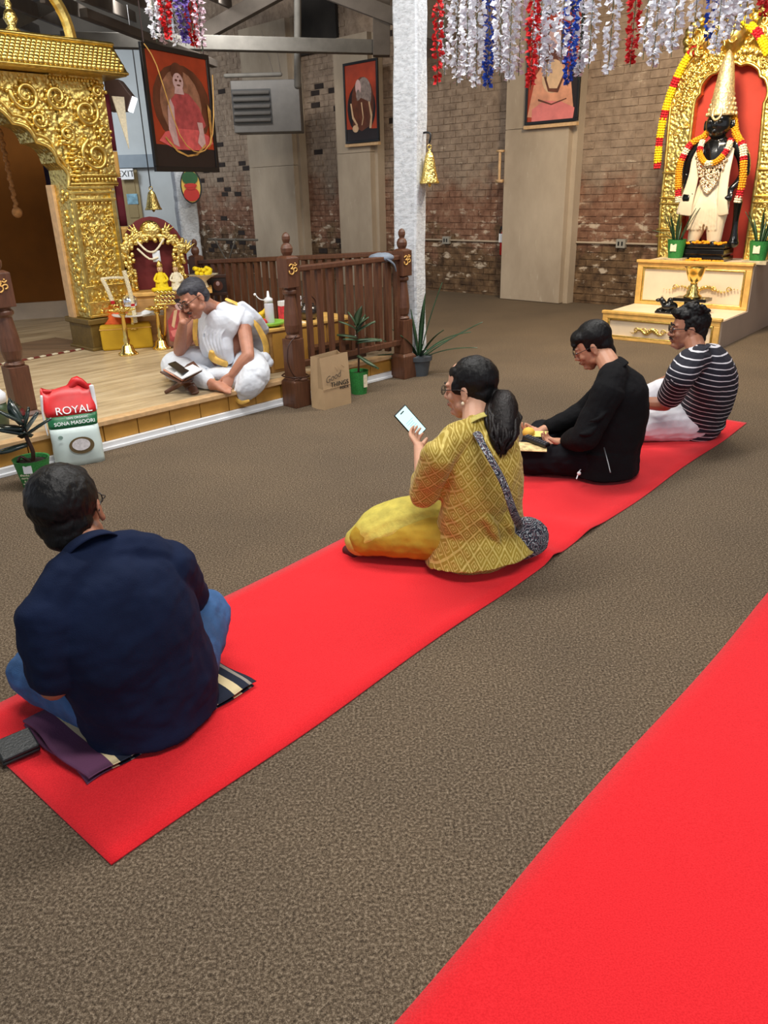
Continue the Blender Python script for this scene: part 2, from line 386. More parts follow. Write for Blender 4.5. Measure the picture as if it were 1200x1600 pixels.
# small pipe hook on the pilaster edge
hk = MB(); hk.tube([wp(-7.03, 1.98, -.3), wp(-7.03, 1.62, -.3)], .02).box(wp(-7.03, 1.98, -.29), (.1, .06, .03), SW, NW, UP).box(wp(-7.03, 1.6, -.29), (.1, .06, .04), SW, NW, UP)
tag(hk.build('pull_handle', M['lightwood'], smooth=True), 'pale metal pull handle on the left edge of the broad plywood pilaster', 'handle')
fe = thing('fire_extinguisher', 'small red fire extinguisher on brick beside the broad plywood pilaster', 'extinguisher', wp(-7.07, .62, -.1))
c_ = wp(-7.07, .6, -.10)
MB().lathe(c_, [(.04, 0), (.05, .01), (.05, .26), (.035, .31), (.02, .33), (.02, .36)]).build('cylinder', mat('extinguisher_red', (176, 24, 26), .35, var=.05), fe, smooth=True)
MB().box(c_+UP*.24-NW*.06, (.07, .01, .12), SW, NW, UP).build('label_patch', M['white'], fe)
MB().box(c_+UP*.38, (.05, .09, .035), SW, NW, UP).tube([c_+UP*.37, c_+UP*.35-SW*.06, c_+UP*.2-SW*.065], .009).build('valve', M['black'], fe)
# louvred duct box, turned towards the room
lc = atY(416, 166, 13.4); lx = V((1, .0, 0)); ly = V((0, 1, 0))
lv = thing('ventilation_unit', 'grey metal ventilation box with black louvres high on the middle pilaster', 'vent', lc)
M['duct'] = mat('dull_grey_sheet_metal', (92, 89, 86), .5, .2, var=.08)
MB().box(lc+V((0, .25, 0)), (1.05, .5, .72)).build('housing', M['duct'], lv, bevel=.01)
MB().box(lc+V((-.22, -.005, .0)), (.60, .02, .48)).build('recess', M['black'], lv)
for i in range(5): MB().box(lc+V((-.22, -.035, .19-.095*i)), (.56, .07, .018), (1, 0, 0), (0, .8, .6), (0, -.6, .8)).build('louvre', M['duct'], lv)
MB().tube([lc+V((-.58, -.05, .42)), lc+V((.26, -.05, .42))], .03).build('tube_lamp', M['beam'], lv, smooth=True)
MB().tube([lc+V((.15, 0, .42)), lc+V((.02, 0, 1.0))], .006).tube([lc+V((.26, 0, .42)), lc+V((.2, 0, 1.0))], .006).build('hanging_wire', M['dullbeam'], lv)
# soot patch board behind the pipe
sb = MB().box(wp(-11.0, 4.15, -.05), (1.0, .05, 1.0), SW, NW, UP).build('soot_board', mat('sooty_board', (38, 34, 30), .9, var=.3, ns=3), wb)
# white timber post
def postmat():
    t = NT('whitewashed_timber'); n = t.noise(40, 4, scl=(1, 1, 1)); w = t.noise(7, 6, scl=(3, 3, 6), rough=.7); n2 = t.noise(70, 3)
    c = t.ramp(w, [(.3, srgb(176, 182, 188)), (.6, srgb(224, 230, 236))]); c = t.mix(t.math('MULTIPLY_ADD', n2, 10, -6.6, clamp=True), c, srgb(120, 110, 100))
    t.l(c, t.b.inputs['Base Color']); t.b.inputs['Roughness'].default_value = .75; t.bump(w, .8, .012); return t.m
M['post'] = postmat()
def timber_post(P, w, h, rot, label, lean=0.0, name='timber_post'):
    mb = MB(); n = 26; ax = V((math.cos(rot), math.sin(rot), 0)); ay = V((-ax.y, ax.x, 0)); pr_ = random.Random(3)
    vs = []; fs = []
    for i in range(n):
        z = h*i/(n-1); o = V(P)+UP*z+ax*pr_.uniform(-.006, .006)+ay*(.012*math.sin(z*1.7)); ww = w/2+pr_.uniform(-.004, .004)
        for a, b in ((-1, -.86), (-.86, -1), (.86, -1), (1, -.86), (1, .86), (.86, 1), (-.86, 1), (-1, .86)): vs.append(o+ax*a*ww+ay*b*ww)
    for i in range(n-1):
        for j in range(8): q = (j+1) % 8; fs.append((i*8+j, i*8+q, i*8+8+q, i*8+8+j))
    fs.append(tuple(reversed(range(8)))); fs.append(tuple((n-1)*8+j for j in range(8)))
    mb.add(vs, fs); return tag(mb.build(name, M['post']), label, 'post')
PP = at(645, 582, 0)+V((0, .12, 0))
timber_post((PP.x, PP.y, 0), .21, 6.3, math.radians(62), 'tall whitewashed square timber post behind the railing')
P2_ = atY(304, 440, 13.4)
timber_post((P2_.x, P2_.y, 0), .30, 2.0, math.radians(25), 'short white post under the painted red pot, by the far corner')
# ---------------- red runners ----------------
def redmat():
    t = NT('red_felt'); n = t.noise(260, 3); n2 = t.noise(2.2, 3)
    t.l(t.ramp(n, [(.3, srgb(214, 22, 32)), (.7, srgb(240, 40, 48))]), t.b.inputs['Base Color']); t.b.inputs['Roughness'].default_value = .9
    t.b.inputs['Specular IOR Level'].default_value = .2; t.b.inputs['Sheen Weight'].default_value = .15
    t.bump(t.math('ADD', n, t.math('MULTIPLY', n2, 6)), .25, .01); return t.m
M['red'] = redmat()
def runner(A, B, w, label, nx=120, ny=14, ripples=(), wob=.006):
    A = V(A); B = V(B); d = (B-A).normalized(); p = V((-d.y, d.x, 0)); L = (B-A).length; vs = []; fs = []
    for lay in (0, 1):
        for i in range(nx+1):
            for j in range(ny+1):
                s = L*i/nx; q = w*j/ny; ed = wob*math.sin(s*5.3+1)*(1 if j == 0 else 0)+wob*math.sin(s*4.1)*(1 if j == ny else 0)
                z = .006
                for (rs, rh, rw, sk) in ripples: z += rh*math.exp(-((s-rs-sk*q)/rw)**2)*max(0, 1-q/(w*.9))
                z += .0025*noise.noise(V((s*2.2, q*3, 1)))+.001
                if lay: z -= .005
                P = A+d*s+p*(q+ed); vs.append((P.x, P.y, max(z, .0006 if lay else .003)))
    N = (nx+1)*(ny+1); I = lambda l, i, j: l*N+i*(ny+1)+j
    for i in range(nx):
        for j in range(ny):
            fs.append((I(0, i, j), I(0, i+1, j), I(0, i+1, j+1), I(0, i, j+1))); fs.append((I(1, i, j), I(1, i, j+1), I(1, i+1, j+1), I(1, i+1, j)))
    for i in range(nx):
        fs.append((I(0, i, 0), I(1, i, 0), I(1, i+1, 0), I(0, i+1, 0))); fs.append((I(0, i, ny), I(0, i+1, ny), I(1, i+1, ny), I(1, i, ny)))
    for j in range(ny):
        fs.append((I(0, 0, j), I(0, 0, j+1), I(1, 0, j+1), I(1, 0, j))); fs.append((I(0, nx, j), I(1, nx, j), I(1, nx, j+1), I(0, nx, j+1)))
    return tag(MB().add(vs, fs).build('carpet_runner', M['red'], smooth=True), label, 'carpet')
a = at(176, 1355); b = at(1168, 662)
runner(a, b, .87, 'long red felt runner with the four seated people on it', ripples=((2.15, .022, .05, .12), (2.5, .014, .09, -.1)))
a2 = at(612, 1600); b2 = at(1200, 930); d2 = (b2-a2).normalized()
runner(a2-d2*1.1, b2+d2*2.4, .87*1.0, 'empty red felt runner in the lower right corner').name = 'carpet_runner'
bpy.data.objects['carpet_runner.001'].location = V((d2.y, -d2.x, 0))*.87
# ---------------- stage ----------------
SZ = .19; SA = at(160, 706); SB = at(440, 634); sd = (SB-SA).normalized(); sn = V((-sd.y, sd.x, 0))
S0 = -1.9; S1 = (V((.22, 6.62, 0))-SA).dot(sd)
def sp(s, d, z=0.0): return SA+sd*s+sn*d+UP*z
stg = thing('stage_platform', 'low wooden stage with honey plywood front, pale floor and white skirting', 'stage', sp(0, 0))
def floorwood():
    t = NT('pale_streaked_floor'); u = t.dot(tuple(sd)); w = t.dot(tuple(sn))
    cb = t.node('ShaderNodeCombineXYZ'); t.l(t.math('MULTIPLY', u, .8), cb.inputs[0]); t.l(t.math('MULTIPLY', w, 7), cb.inputs[1])
    n = t.noise(1.6, 5, cb.outputs[0], .6); n2 = t.noise(9, 3, cb.outputs[0], .6)
    c = t.ramp(t.math('ADD', t.math('MULTIPLY', n, .8), t.math('MULTIPLY', n2, .2)), [(.34, srgb(150, 128, 98)), (.5, srgb(196, 174, 138)), (.66, srgb(216, 198, 164))])
    t.l(c, t.b.inputs['Base Color']); t.b.inputs['Roughness'].default_value = .38; return t.m
M['floorwood'] = floorwood()
def slab(mb, s0, s1, d0, d1, z0, z1): return mb.box(sp((s0+s1)/2, (d0+d1)/2, (z0+z1)/2), (s1-s0, d1-d0, z1-z0), sd, sn, UP)
def plan(pts, z0, z1): return MB().prism([(p.x, p.y) for p in pts], (0, 0, 0), (1, 0, 0), (0, 1, 0), z0, z1)
N2 = V((.205, 6.66, 0)); N3 = atY(308, 420, 8.3); N3.z = 0; NE = N3+V((-1.9, 1.83, 0)); ri = V((-.06, -.09, 0))
def deck_plan(i): return [sp(S0, .02+i), sp(S1-.05-i, .02+i), N3+ri*(1+i*8), NE+ri*(1+i*8), sp(S0-2.5, 4.6), sp(S0-2.5, .02+i)]
plan(deck_plan(0), SZ-.03, SZ).build('deck', M['floorwood'], stg)
plan(deck_plan(.05), 0, SZ-.03).build('core', M['darkwood'], stg)
slab(MB(), S0, S1, 0, .09, SZ-.026, SZ+.004).build('nosing', M['lightwood'], stg, bevel=.003)
s = S0; pw = .243
while s < S1-.03:
    e_ = min(s+pw, S1); slab(MB(), s+.003, e_-.003, .028, .06, .052, SZ-.028).build('front_panel', M['golden_panel'], stg, bevel=.003); s += pw
s = S0
while s < S1-.1:
    e_ = min(s+1.22, S1); mb = MB(); slab(mb, s+.001, e_-.001, .002, .03, 0, .052); slab(mb, s+.001, e_-.001, -.008, .03, 0, .02); mb.build('skirting_board', M['white'], stg, bevel=.003); s += 1.22
# woven border of the floor mat by the pavilion
rg = MB(); r0 = at(-60, 583, SZ); r1 = at(168, 540, SZ); rd = (r1-r0).normalized(); rn = V((-rd.y, rd.x, 0)); L_ = (r1-r0).length
rg.add([r0+UP*.004, r1+UP*.004, r1+rn*.9+UP*.004, r0+rn*.9+UP*.004, r0, r1, r1+rn*.9, r0+rn*.9], [(0, 1, 2, 3), (7, 6, 5, 4), (0, 4, 5, 1), (1, 5, 6, 2), (2, 6, 7, 3), (3, 7, 4, 0)])
rug = tag(rg.build('floor_mat', mat('brown_mat', (124, 98, 72), .8, var=.2, ns=2, scl=(1, 9, 1))), 'brown mat with red and cream braided edge, before the pavilion opening', 'mat')
bd = MB(); bd2 = MB(); i = 0; q = 0.0
while q < L_:
    (bd if i % 2 else bd2).box(r0+rd*(q+.03)+rn*.03+UP*.008, (.055, .035, .01), (rd+rn*.35).normalized(), (rn-rd*.35).normalized(), UP); q += .06; i += 1
bd.build('red_braid', mat('dark_red_braid', (120, 46, 36), .8), rug); bd2.build('cream_braid', M['creamf'], rug)['kind'] = 'stuff'; bpy.data.objects['red_braid']['kind'] = 'stuff'
# ---------------- railings ----------------
def om_sign(c, nrm, h, parent, root):
    n = V(nrm).normalized(); x = UP.cross(n).normalized(); k = h/1.0; P = lambda a, b: V(c)+x*(a*k)+UP*(b*k)+n*.004
    mb = MB(); R = .055*k
    mb.tube([P(-.42, .30), P(-.25, .42), P(-.06, .34), P(-.10, .14), P(-.26, .06)], R, 6); mb.tube([P(-.26, .06), P(-.02, .0), P(.02, -.24), P(-.18, -.40), P(-.42, -.30), P(-.46, -.12)], R, 6)
    mb.tube([P(-.02, -.02), P(.16, .10), P(.34, .06), P(.36, -.12), P(.20, -.2)], R, 6); mb.tube([P(.06, .34), P(.2, .26), P(.36, .36)], R, 6); mb.ell(P(.21, .46), (R*1.2,)*3, n=8, m=6)
    return mb.build('om_emblem', M['goldpaint'], parent, smooth=True, root=root)
TW = .6
def newel(P, H_, rot, root, signs=(), w=.115):
    P = V(P); ax = V((math.cos(rot), math.sin(rot), 0)); ay = V((-ax.y, ax.x, 0)); mb = MB(); k = H_/1.2
    def sq(z0, z1, w0, w1=None):
        w1 = w1 or w0; vs = [P+UP*z+ax*(a*q/2)+ay*(b*q/2) for z, q in ((z0, w0), (z1, w1)) for a, b in ((-1, -1), (1, -1), (1, 1), (-1, 1))]
        mb.add(vs, [(3, 2, 1, 0), (4, 5, 6, 7), (0, 1, 5, 4), (1, 2, 6, 5), (2, 3, 7, 6), (3, 0, 4, 7)])
    sq(0, .19*k, w*1.35); sq(.19*k, .215*k, w*1.35, w); sq(.215*k, .50*k, w)
    mb.lathe(P+UP*.5*k, [(w*.46, 0), (w*.5, .015), (w*.36, .03), (w*.44, .05), (w*.50, .1), (w*.46, .18), (w*.36, .28), (w*.33, .31), (w*.46, .325), (w*.46, .345), (w*.34, .36), (w*.42, .375)])
    sq(.86*k, 1.06*k, w); sq(1.06*k, 1.075*k, w, w*.6)
    mb.lathe(P+UP*1.07*k, [(w*.25, 0), (w*.28, .01), (w*.36, .03), (w*.38, .055), (w*.28, .08), (w*.17, .088), (w*.2, .095), (w*.255, .115), (w*.25, .135), (w*.15, .155), (.002, .162)])
    o = mb.build('newel_post', M['brownwood'], root, smooth=False, bevel=.004)
    for f in o.data.polygons:
        pass
    for nn in signs: om_sign(P+UP*.985*k+V(nn).normalized()*(w/2), nn, .085, o, root)
    return o
N1 = at(460, 632); N1.z = 0; N1 = sp((N1-SA).dot(sd), -.085); 
N0 = at(48, 690, 0)
rotS = math.atan2(sd.y, sd.x)
r1_ = thing('railing', 'front stained-wood railing with two carved newel posts, om emblems and square balusters', 'railing', N1)
newel(N1, 1.225, rotS, r1_, signs=(-sn,))
n2 = newel(N2, 1.19, rotS, r1_, signs=(-sn,))
def rail(root, A, B, zt, zb, n, bw=.042, dz=0.0):
    A = V(A); B = V(B); d = (B-A); d.z = 0; L = d.length; d.normalize(); p = V((-d.y, d.x, 0))
    A1 = A+UP*zt; B1 = B+UP*(zt+dz); dd = (B1-A1).normalized(); pu = dd.cross(p)*-1
    MB().box((A1+B1)/2, (L-.1, .065, .04), dd, p, UP).build('handrail', M['brownwood'], root, bevel=.008)
    A2 = A+UP*zb; B2 = B+UP*(zb+dz); MB().box((A2+B2)/2, (L-.1, .05, .045), d, p, UP).build('bottom_rail', M['brownwood'], root, bevel=.005)
    me = None
    for i in range(n):
        q = (i+.6)/(n+.2)*L; P = A+d*q; z0 = zb+.02+dz*q/L; z1 = zt-.02+dz*q/L
        if me is None:
            o = MB().box((0, 0, (z1-z0)/2), (bw, bw*.8, z1-z0), d, p, UP).build('baluster', M['brownwood'], None, bevel=.003); o.parent = root; me = o.data
        else: o = o.copy(); link(o, root)
        o.location = P+UP*z0-ORG[root.name]
rail(r1_, N1, N2, 1.0, .31, 11)
r2_ = thing('railing', 'rear brown railing running back to the far left with a ball-topped corner post', 'railing', N3)
newel(N3, 1.06, math.radians(-42), r2_, w=.11)
rail(r2_, V((N2.x, N2.y, 0)), N3, 1.03, .2, 25, .05, -.15)
rail(r2_, N3, N3+V((-1.4, 1.35, 0)), .88, .15, 12, .05)
r3_ = thing('newel_post', 'stained newel post with an om emblem at the left edge beside the rice bag', 'post', N0)
newel(N0, 1.24, rotS, r3_, signs=(-sn,), w=.13)
# cable looped on the post
lp = MB(); c0 = N1+UP*.42-sn*.07; lp.tube([c0+UP*.12-sd*.02, c0-sd*.1+UP*.06, c0-sd*.12-UP*.06, c0-sd*.07-UP*.17, c0-UP*.2], .005, 6)
z_ = .235; w2 = .072
lp.tube([N1+UP*z_+(-sd*w2-sn*w2), N1+UP*(z_-.012)+(sd*w2-sn*w2), N1+UP*(z_+.01)+(sd*w2+sn*w2), N1+UP*z_+(-sd*w2+sn*w2), N1+UP*z_+(-sd*w2-sn*w2)], .006, 6, sub=4)
tag(lp.build('power_cable', M['darkwood'], smooth=True), 'brown cable looped round the newel post beside the paper bag', 'cable')
# ---------------- gold pavilion ----------------
PC = at(149, 548, SZ); e1 = V((math.cos(math.radians(47)), math.sin(math.radians(47)), 0)); nb_ = V((-e1.y, e1.x, 0))
pv = thing('shrine_pavilion', 'tall gold embossed pavilion with scalloped arch on a dark gold pedestal', 'shrine', PC)
def pq(s, d, z): return V((PC.x, PC.y, 0))+e1*s+nb_*d+UP*z
M['pedestal'] = mat('dull_gold_pedestal', (118, 96, 48), .45, .35, var=.15, ns=12, bump=.2)
M['maroon'] = mat('maroon_cloth', (96, 18, 34), .8, var=.2, ns=6, bump=.3)
def colm(s0, s1):
    c = (s0+s1)/2; w = s1-s0; D = .37
    mb = MB(); mb.box(pq(c, D/2, SZ+.12), (w+.04, D+.04, .24), e1, nb_, UP); mb.box(pq(c, D/2, .455), (w+.09, D+.09, .05), e1, nb_, UP); mb.box(pq(c, D/2, SZ+.015), (w+.08, D+.08, .03), e1, nb_, UP)
    mb.build('pedestal', M['pedestal'], pv, bevel=.008)
    mb = MB(); mb.box(pq(c, D/2, (.48+1.62)/2), (w, D, 1.14), e1, nb_, UP); o = mb.build('column', M['gold'], pv, bevel=.01)
    fr = MB()
    for ds in (-1, 1): fr.box(pq(c+ds*(w/2-.025), -.012, 1.02), (.035, .03, 1.06), e1, nb_, UP)
    for z in (.5, .62, .76, 1.50, 1.56, 1.60): fr.box(pq(c, -.014, z), (w+.01, .034, .022), e1, nb_, UP)
    for z in (.66, .80, 1.47): 
        for i in range(9): fr.ell(pq(c-w/2+.05+i*(w-.1)/8, -.012, z), (.014, .014, .014), n=8, m=5)
    fr.build('moulding', M['goldflat'], o, bevel=.003, root=pv)
    rl = MB(); rr = random.Random(8)
    for i in range(70):
        s_ = rr.uniform(s0+.06, s1-.06); z = rr.uniform(.82, 1.44); a = rr.uniform(0, 6.28); r = rr.uniform(.018, .04)
        rl.tube([pq(s_+math.cos(a+t*1.3)*r*(1-t*.17), -.005-.006*math.sin(t), z+math.sin(a+t*1.3)*r*(1-t*.17)) for t in range(5)], .0075, 6, 2)
    for i in range(46):
        d_ = rr.uniform(.04, .33); z = rr.uniform(.52, 1.58); rl.ell(pq(s0-.004, d_*.45, z), (.02, .015, .028), n=8, m=5)
    for i in range(12): rl.ell(pq(c+rr.uniform(-.1, .1), -.005, .53+rr.uniform(0, .2)), (.02, .02, .02), n=8, m=5)
    rl.build('foliage_relief', M['goldflat'], o, smooth=True, root=pv)['kind'] = 'stuff'
    MB().box(pq(s0-.012, D*.82, 1.05), (.03, D*.3, 1.16), e1, nb_, UP).build('wood_strip', M['lightwood'], pv, bevel=.004)
colm(0, .42); colm(-2.72, -2.30)
# scalloped arch spandrel
AC = -1.15; AW = 1.15
def archpts(off=0.0):
    lobes = [(0.0, 1.60), (-.055, 1.80), (-.21, 1.955), (-.38, 2.09), (-.62, 2.19), (-.9, 2.25), (-1.15, 2.32)]
    pts = []
    for i in range(len(lobes)-1):
        a = V((lobes[i][0], lobes[i][1])); b = V((lobes[i+1][0], lobes[i+1][1])); d = b-a; nrm = V((d.y, -d.x)).normalized()
        if nrm.y < 0: nrm = -nrm
        for t in range(6):
            q = t/6; pts.append(a.lerp(b, q)+nrm*(math.sin(math.pi*q)*d.length*.22))
    pts.append(V((lobes[-1][0], lobes[-1][1])))
    full = pts+[V((2*AC-p.x, p.y)) for p in reversed(pts[:-1])]
    return full
ap_ = archpts()
def strip_poly(mb, ap, top, d0, d1):
    n = len(ap); vs = []
    for d in (d0, d1):
        for p in ap: vs.append(pq(p.x, d, p.y))
        for p in ap: vs.append(pq(p.x, d, top))
    fs = []
    for i in range(n-1):
        fs.append((i+1, i, n+i, n+i+1)); o = 2*n; fs.append((o+i, o+i+1, o+n+i+1, o+n+i)); fs.append((i, i+1, o+i+1, o+i)); fs.append((n+i+1, n+i, o+n+i, o+n+i+1))
    mb.add(vs, fs)
sm_ = MB(); strip_poly(sm_, ap_, 2.46, 0, .30); sm_.box(pq(.24, .15, 2.04), (.48, .30, .86), e1, nb_, UP); sm_.box(pq(2*AC-.24, .15, 2.04), (.48, .30, .86), e1, nb_, UP)
spn = sm_.build('arch_panel', M['gold'], pv)
rim = MB(); rim.tube([pq(p.x, -.01, p.y) for p in ap_], .020, 6, 1); rim.tube([pq(p.x*.97-.0, -.005, p.y+.06) for p in ap_[3:-3]], .013, 6, 1)
rim.build('arch_rim', M['goldflat'], spn, smooth=True, root=pv)
def scroll(mb, s_, z, R, sgn, turns=1.6, r=.022, start=0.0, d=-.015):
    pts = []; N = int(turns*9)
    for i in range(N+1):
        t = i/N; a = start+sgn*t*turns*2*math.pi; q = R*(1-t*.85); pts.append(pq(s_+math.cos(a)*q, d-.035*t, z+math.sin(a)*q))
    mb.sweep(pts, [r*(1-.4*i/N) for i in range(N+1)], n=7, sub=2)
    for i in range(0, N, 1):
        a = start+sgn*(i/N)*turns*2*math.pi; q = R*(1-(i/N)*.85)+r*1.3
        mb.ell(pq(s_+math.cos(a)*q, d-.01, z+math.sin(a)*q), (r*.75, r*.75, r*.75), n=7, m=5)
sc_ = MB()
for side in (1, -1):
    f = (lambda x: x) if side == 1 else (lambda x: 2*AC-x)
    for (s_, z, R, g, st_) in ((.30, 1.86, .135, 1, 2), (.27, 2.20, .12, -1, 1), (.06, 2.02, .075, 1, 4), (.02, 2.30, .10, -1, 0), (-.24, 2.30, .12, 1, 3), (-.16, 2.12, .07, -1, 1), (-.52, 2.35, .09, -1, 2), (-.78, 2.37, .08, 1, 0), (.40, 2.36, .05, 1, 0), (.12, 1.8, .05, -1, 2), (.40, 2.04, .05, 1, 5), (-1.02, 2.4, .07, 1, 2)):
        scroll(sc_, f(s_), z, R, g*side, start=st_ if side == 1 else math.pi-st_)
    for i in range(13): sc_.ell(pq(f(.085-.0*i+.02*math.sin(i)), -.02, 1.66+i*.035), (.038, .03, .016), n=10, m=6)
    for i in range(16): sc_.ell(pq(f(.0+.028*i), -.012, 2.44), (.014, .014, .016), n=8, m=5)
    for z in (1.63, 1.70): sc_.tube([pq(f(.02), -.015, z), pq(f(.47), -.015, z)], .014, 6, 1)
    for i in range(12): sc_.ell(pq(f(.05+.035*i), -.015, 1.665), (.013, .013, .018), n=8, m=5)
sc_.build('scroll_relief', M['goldflat'], spn, smooth=True, root=pv)['kind'] = 'stuff'
# cornice: sloping eave with rows of scales
cm = MB(); prof = [(-.20, 2.47), (-.22, 2.50), (-.05, 2.70), (-.02, 2.73), (.2, 2.75), (.5, 2.75), (.5, 2.47)]
sL, sR = 2*AC-.60, .60
vs = [pq(s_+(-1 if s_ == sL else 1)*(-d if d < 0 else 0)*.0, d, z) for s_ in (sL, sR) for d, z in prof]; n_p = len(prof)
cm.add(vs, [tuple(range(n_p)), tuple(reversed(range(n_p, 2*n_p)))]+[((i+1) % n_p, i, n_p+i, n_p+(i+1) % n_p) for i in range(n_p)])
cor = cm.build('cornice', M['goldflat'], pv)
sl = MB()
for row in range(7):
    for i in range(84):
        s_ = sL+.03+(i+.5*(row % 2))*(sR-sL-.04)/84; t = row/6.5; sl.ell(pq(s_, lerp(-.215, -.06, t), lerp(2.52, 2.69, t)), (.024, .012, .026), Matrix.Rotation(math.radians(47), 3, 'Z'), n=7, m=5)
sl.tube([pq(sL, -.03, 2.73), pq(sR, -.03, 2.73)], .018, 6, 1).tube([pq(sL, -.215, 2.49), pq(sR, -.215, 2.49)], .014, 6, 1)
sl.build('scale_rows', M['goldflat'], cor, smooth=True, root=pv)['kind'] = 'stuff'
hp = MB(); pts = []
for i in range(17):
    a = math.pi*i/16; pts.append(pq(-.28+.53*math.cos(a), .0, 2.73+.50*math.sin(a)))
hp.sweep(pts, .035, .05, side=nb_, n=8, sub=2, flat=True); hp.build('arched_hoop', M['goldflat'], pv, smooth=False)
fn = MB(); fn.lathe(pq(-.21, .06, 2.74), [(.05, 0), (.06, .02), (.03, .05), (.055, .10), (.04, .15), (.02, .17), (.03, .2), (.012, .24), (.002, .3)]); fn.build('finial', M['goldsmall'], pv, smooth=True)
# cloths: ochre backdrop, dark drape, maroon side banner
M['ochre'] = mat('ochre_backdrop_cloth', (128, 76, 14), .9, var=.10, ns=3, bump=.1, bs=40)
bk = thing('cloth_backdrop', 'ochre cloth backdrop with white skirting inside the gold pavilion', 'backdrop', (-4.4, 9.4, SZ))
bx, by = V((-5.6, 9.1, 0)), V((-3.33, 9.83, 0)); bdv = (by-bx).normalized(); bpn = V((-bdv.y, bdv.x, 0))
MB().box((bx+by)/2+UP*1.45, ((by-bx).length, .06, 2.5), bdv, bpn, UP).build('cloth_panel', M['ochre'], bk)
MB().box((bx+by)/2+UP*.28-bpn*.045, ((by-bx).length, .03, .20), bdv, bpn, UP).build('skirting_board', mat('dim_white_skirting', (196, 180, 160), .6, var=.05), bk)
dr = MB(); P0 = atY(96, 240, 8.9); pts = []
def cloth(mb, top, x, w, h, amp, nf, thick=.006, nrm=None, taper=1.0, N=40, K=14):
    x = V(x).normalized(); nn = V(nrm) if nrm else x.cross(UP).normalized(); vs = []
    for l in (0, 1):
        for j in range(K+1):
            for i in range(N+1):
                u = i/N-.5; v = j/K; ww = w*lerp(1, taper, v); vs.append(V(top)+x*(u*ww)-UP*(h*v)+nn*(amp*math.sin(u*nf*2*math.pi+v)*(.4+.6*v)+l*thick))
    S_ = (K+1)*(N+1); I = lambda l, j, i: l*S_+j*(N+1)+i; fs = []
    for j in range(K):
        for i in range(N): fs.append((I(0, j, i), I(0, j+1, i), I(0, j+1, i+1), I(0, j, i+1))); fs.append((I(1, j, i), I(1, j, i+1), I(1, j+1, i+1), I(1, j+1, i)))
    for j in range(K): fs.append((I(0, j, 0), I(1, j, 0), I(1, j+1, 0), I(0, j+1, 0))); fs.append((I(0, j, N), I(0, j+1, N), I(1, j+1, N), I(1, j, N)))
    for i in range(N): fs.append((I(0, 0, i), I(0, 0, i+1), I(1, 0, i+1), I(1, 0, i))); fs.append((I(0, K, i), I(1, K, i), I(1, K, i+1), I(0, K, i+1)))
    return mb.add(vs, fs)
t_ = atY(88, 225, 9.0)
cu = thing('hanging_drape', 'dark violet drape with a red hem hanging inside the pavilion', 'drape', t_)
x_ = (atY(102, 380, 9.0)-atY(88, 225, 9.0))
cloth(MB(), t_+V((0, 0, 0)), (1, .2, 0), .34, 1.05, .02, 3).build('cloth', mat('dark_violet_cloth', (34, 22, 52), .8, bump=.2), cu, smooth=True)
cloth(MB(), t_-UP*1.04, (1, .2, 0), .34, .17, .02, 3).build('hem', mat('red_hem', (150, 30, 44), .8), cu, smooth=True)
gr_ = MB(); a_, b_ = atY(0, 205, 7.9), atY(27, 332, 7.9); N_ = 26
for i in range(N_): gr_.ell(a_.lerp(b_, i/N_)+V((.008*math.sin(i*2), 0, 0)), (.022, .022, .024), n=7, m=5)
gr_.ell(b_, (.05, .05, .05), n=10, m=7)
tag(gr_.build('flower_string', mat('dried_jasmine', (170, 120, 70), .9, var=.2, ns=30), smooth=True), 'thin faded flower string hanging inside the pavilion arch', 'garland')
bn = thing('side_banner', 'narrow maroon and gold banner down the right edge of the pavilion', 'banner', pq(.54, .1, 1.5))
z = 2.36; i = 0
for h_, mm in ((.46, 'maroon'), (.22, 'goldpaint'), (.42, 'maroon'), (.12, 'goldpaint')):
    cloth(MB(), pq(.535, .10, z), (e1.x, e1.y, 0), .07, h_-.004, .004, 1, .02, N=8, K=4).build('banner_strip', M[mm], bn, smooth=True); z -= h_
pen = MB(); pb = pq(.56, .02, 2.34)
pen.add([pb, pb+e1*.12, pb+e1*.10-UP*.42, pb+e1*.16-UP*.01, pb+nb_*.01, pb+e1*.12+nb_*.01, pb+e1*.10-UP*.42+nb_*.01], [(0, 2, 1), (4, 5, 6), (0, 1, 5, 4), (1, 2, 6, 5), (2, 0, 4, 6)])
tag(pen.build('paper_pennant', M['creamf']), 'pale pennant hanging from the right end of the pavilion eave', 'pennant')
fb = atY(186, 152, 8.2)
f_ = thing('flood_light', 'brown box light at the right end of the pavilion eave', 'lamp', fb)
MB().prism([(-.10, -.12), (.08, -.12), (.14, .0), (.04, .14), (-.1, .14)], fb, (1, 0, 0), UP, -.08, .08).build('housing', mat('brown_metal', (92, 70, 62), .5), f_, bevel=.01)
MB().prism([(.085, -.12), (.145, -.0), (.155, -.01), (.095, -.13)], fb, (1, 0, 0), UP, -.07, .07).build('lens', mat('lamp_lens', (240, 244, 250), .4, emit=1.2, var=0), f_)
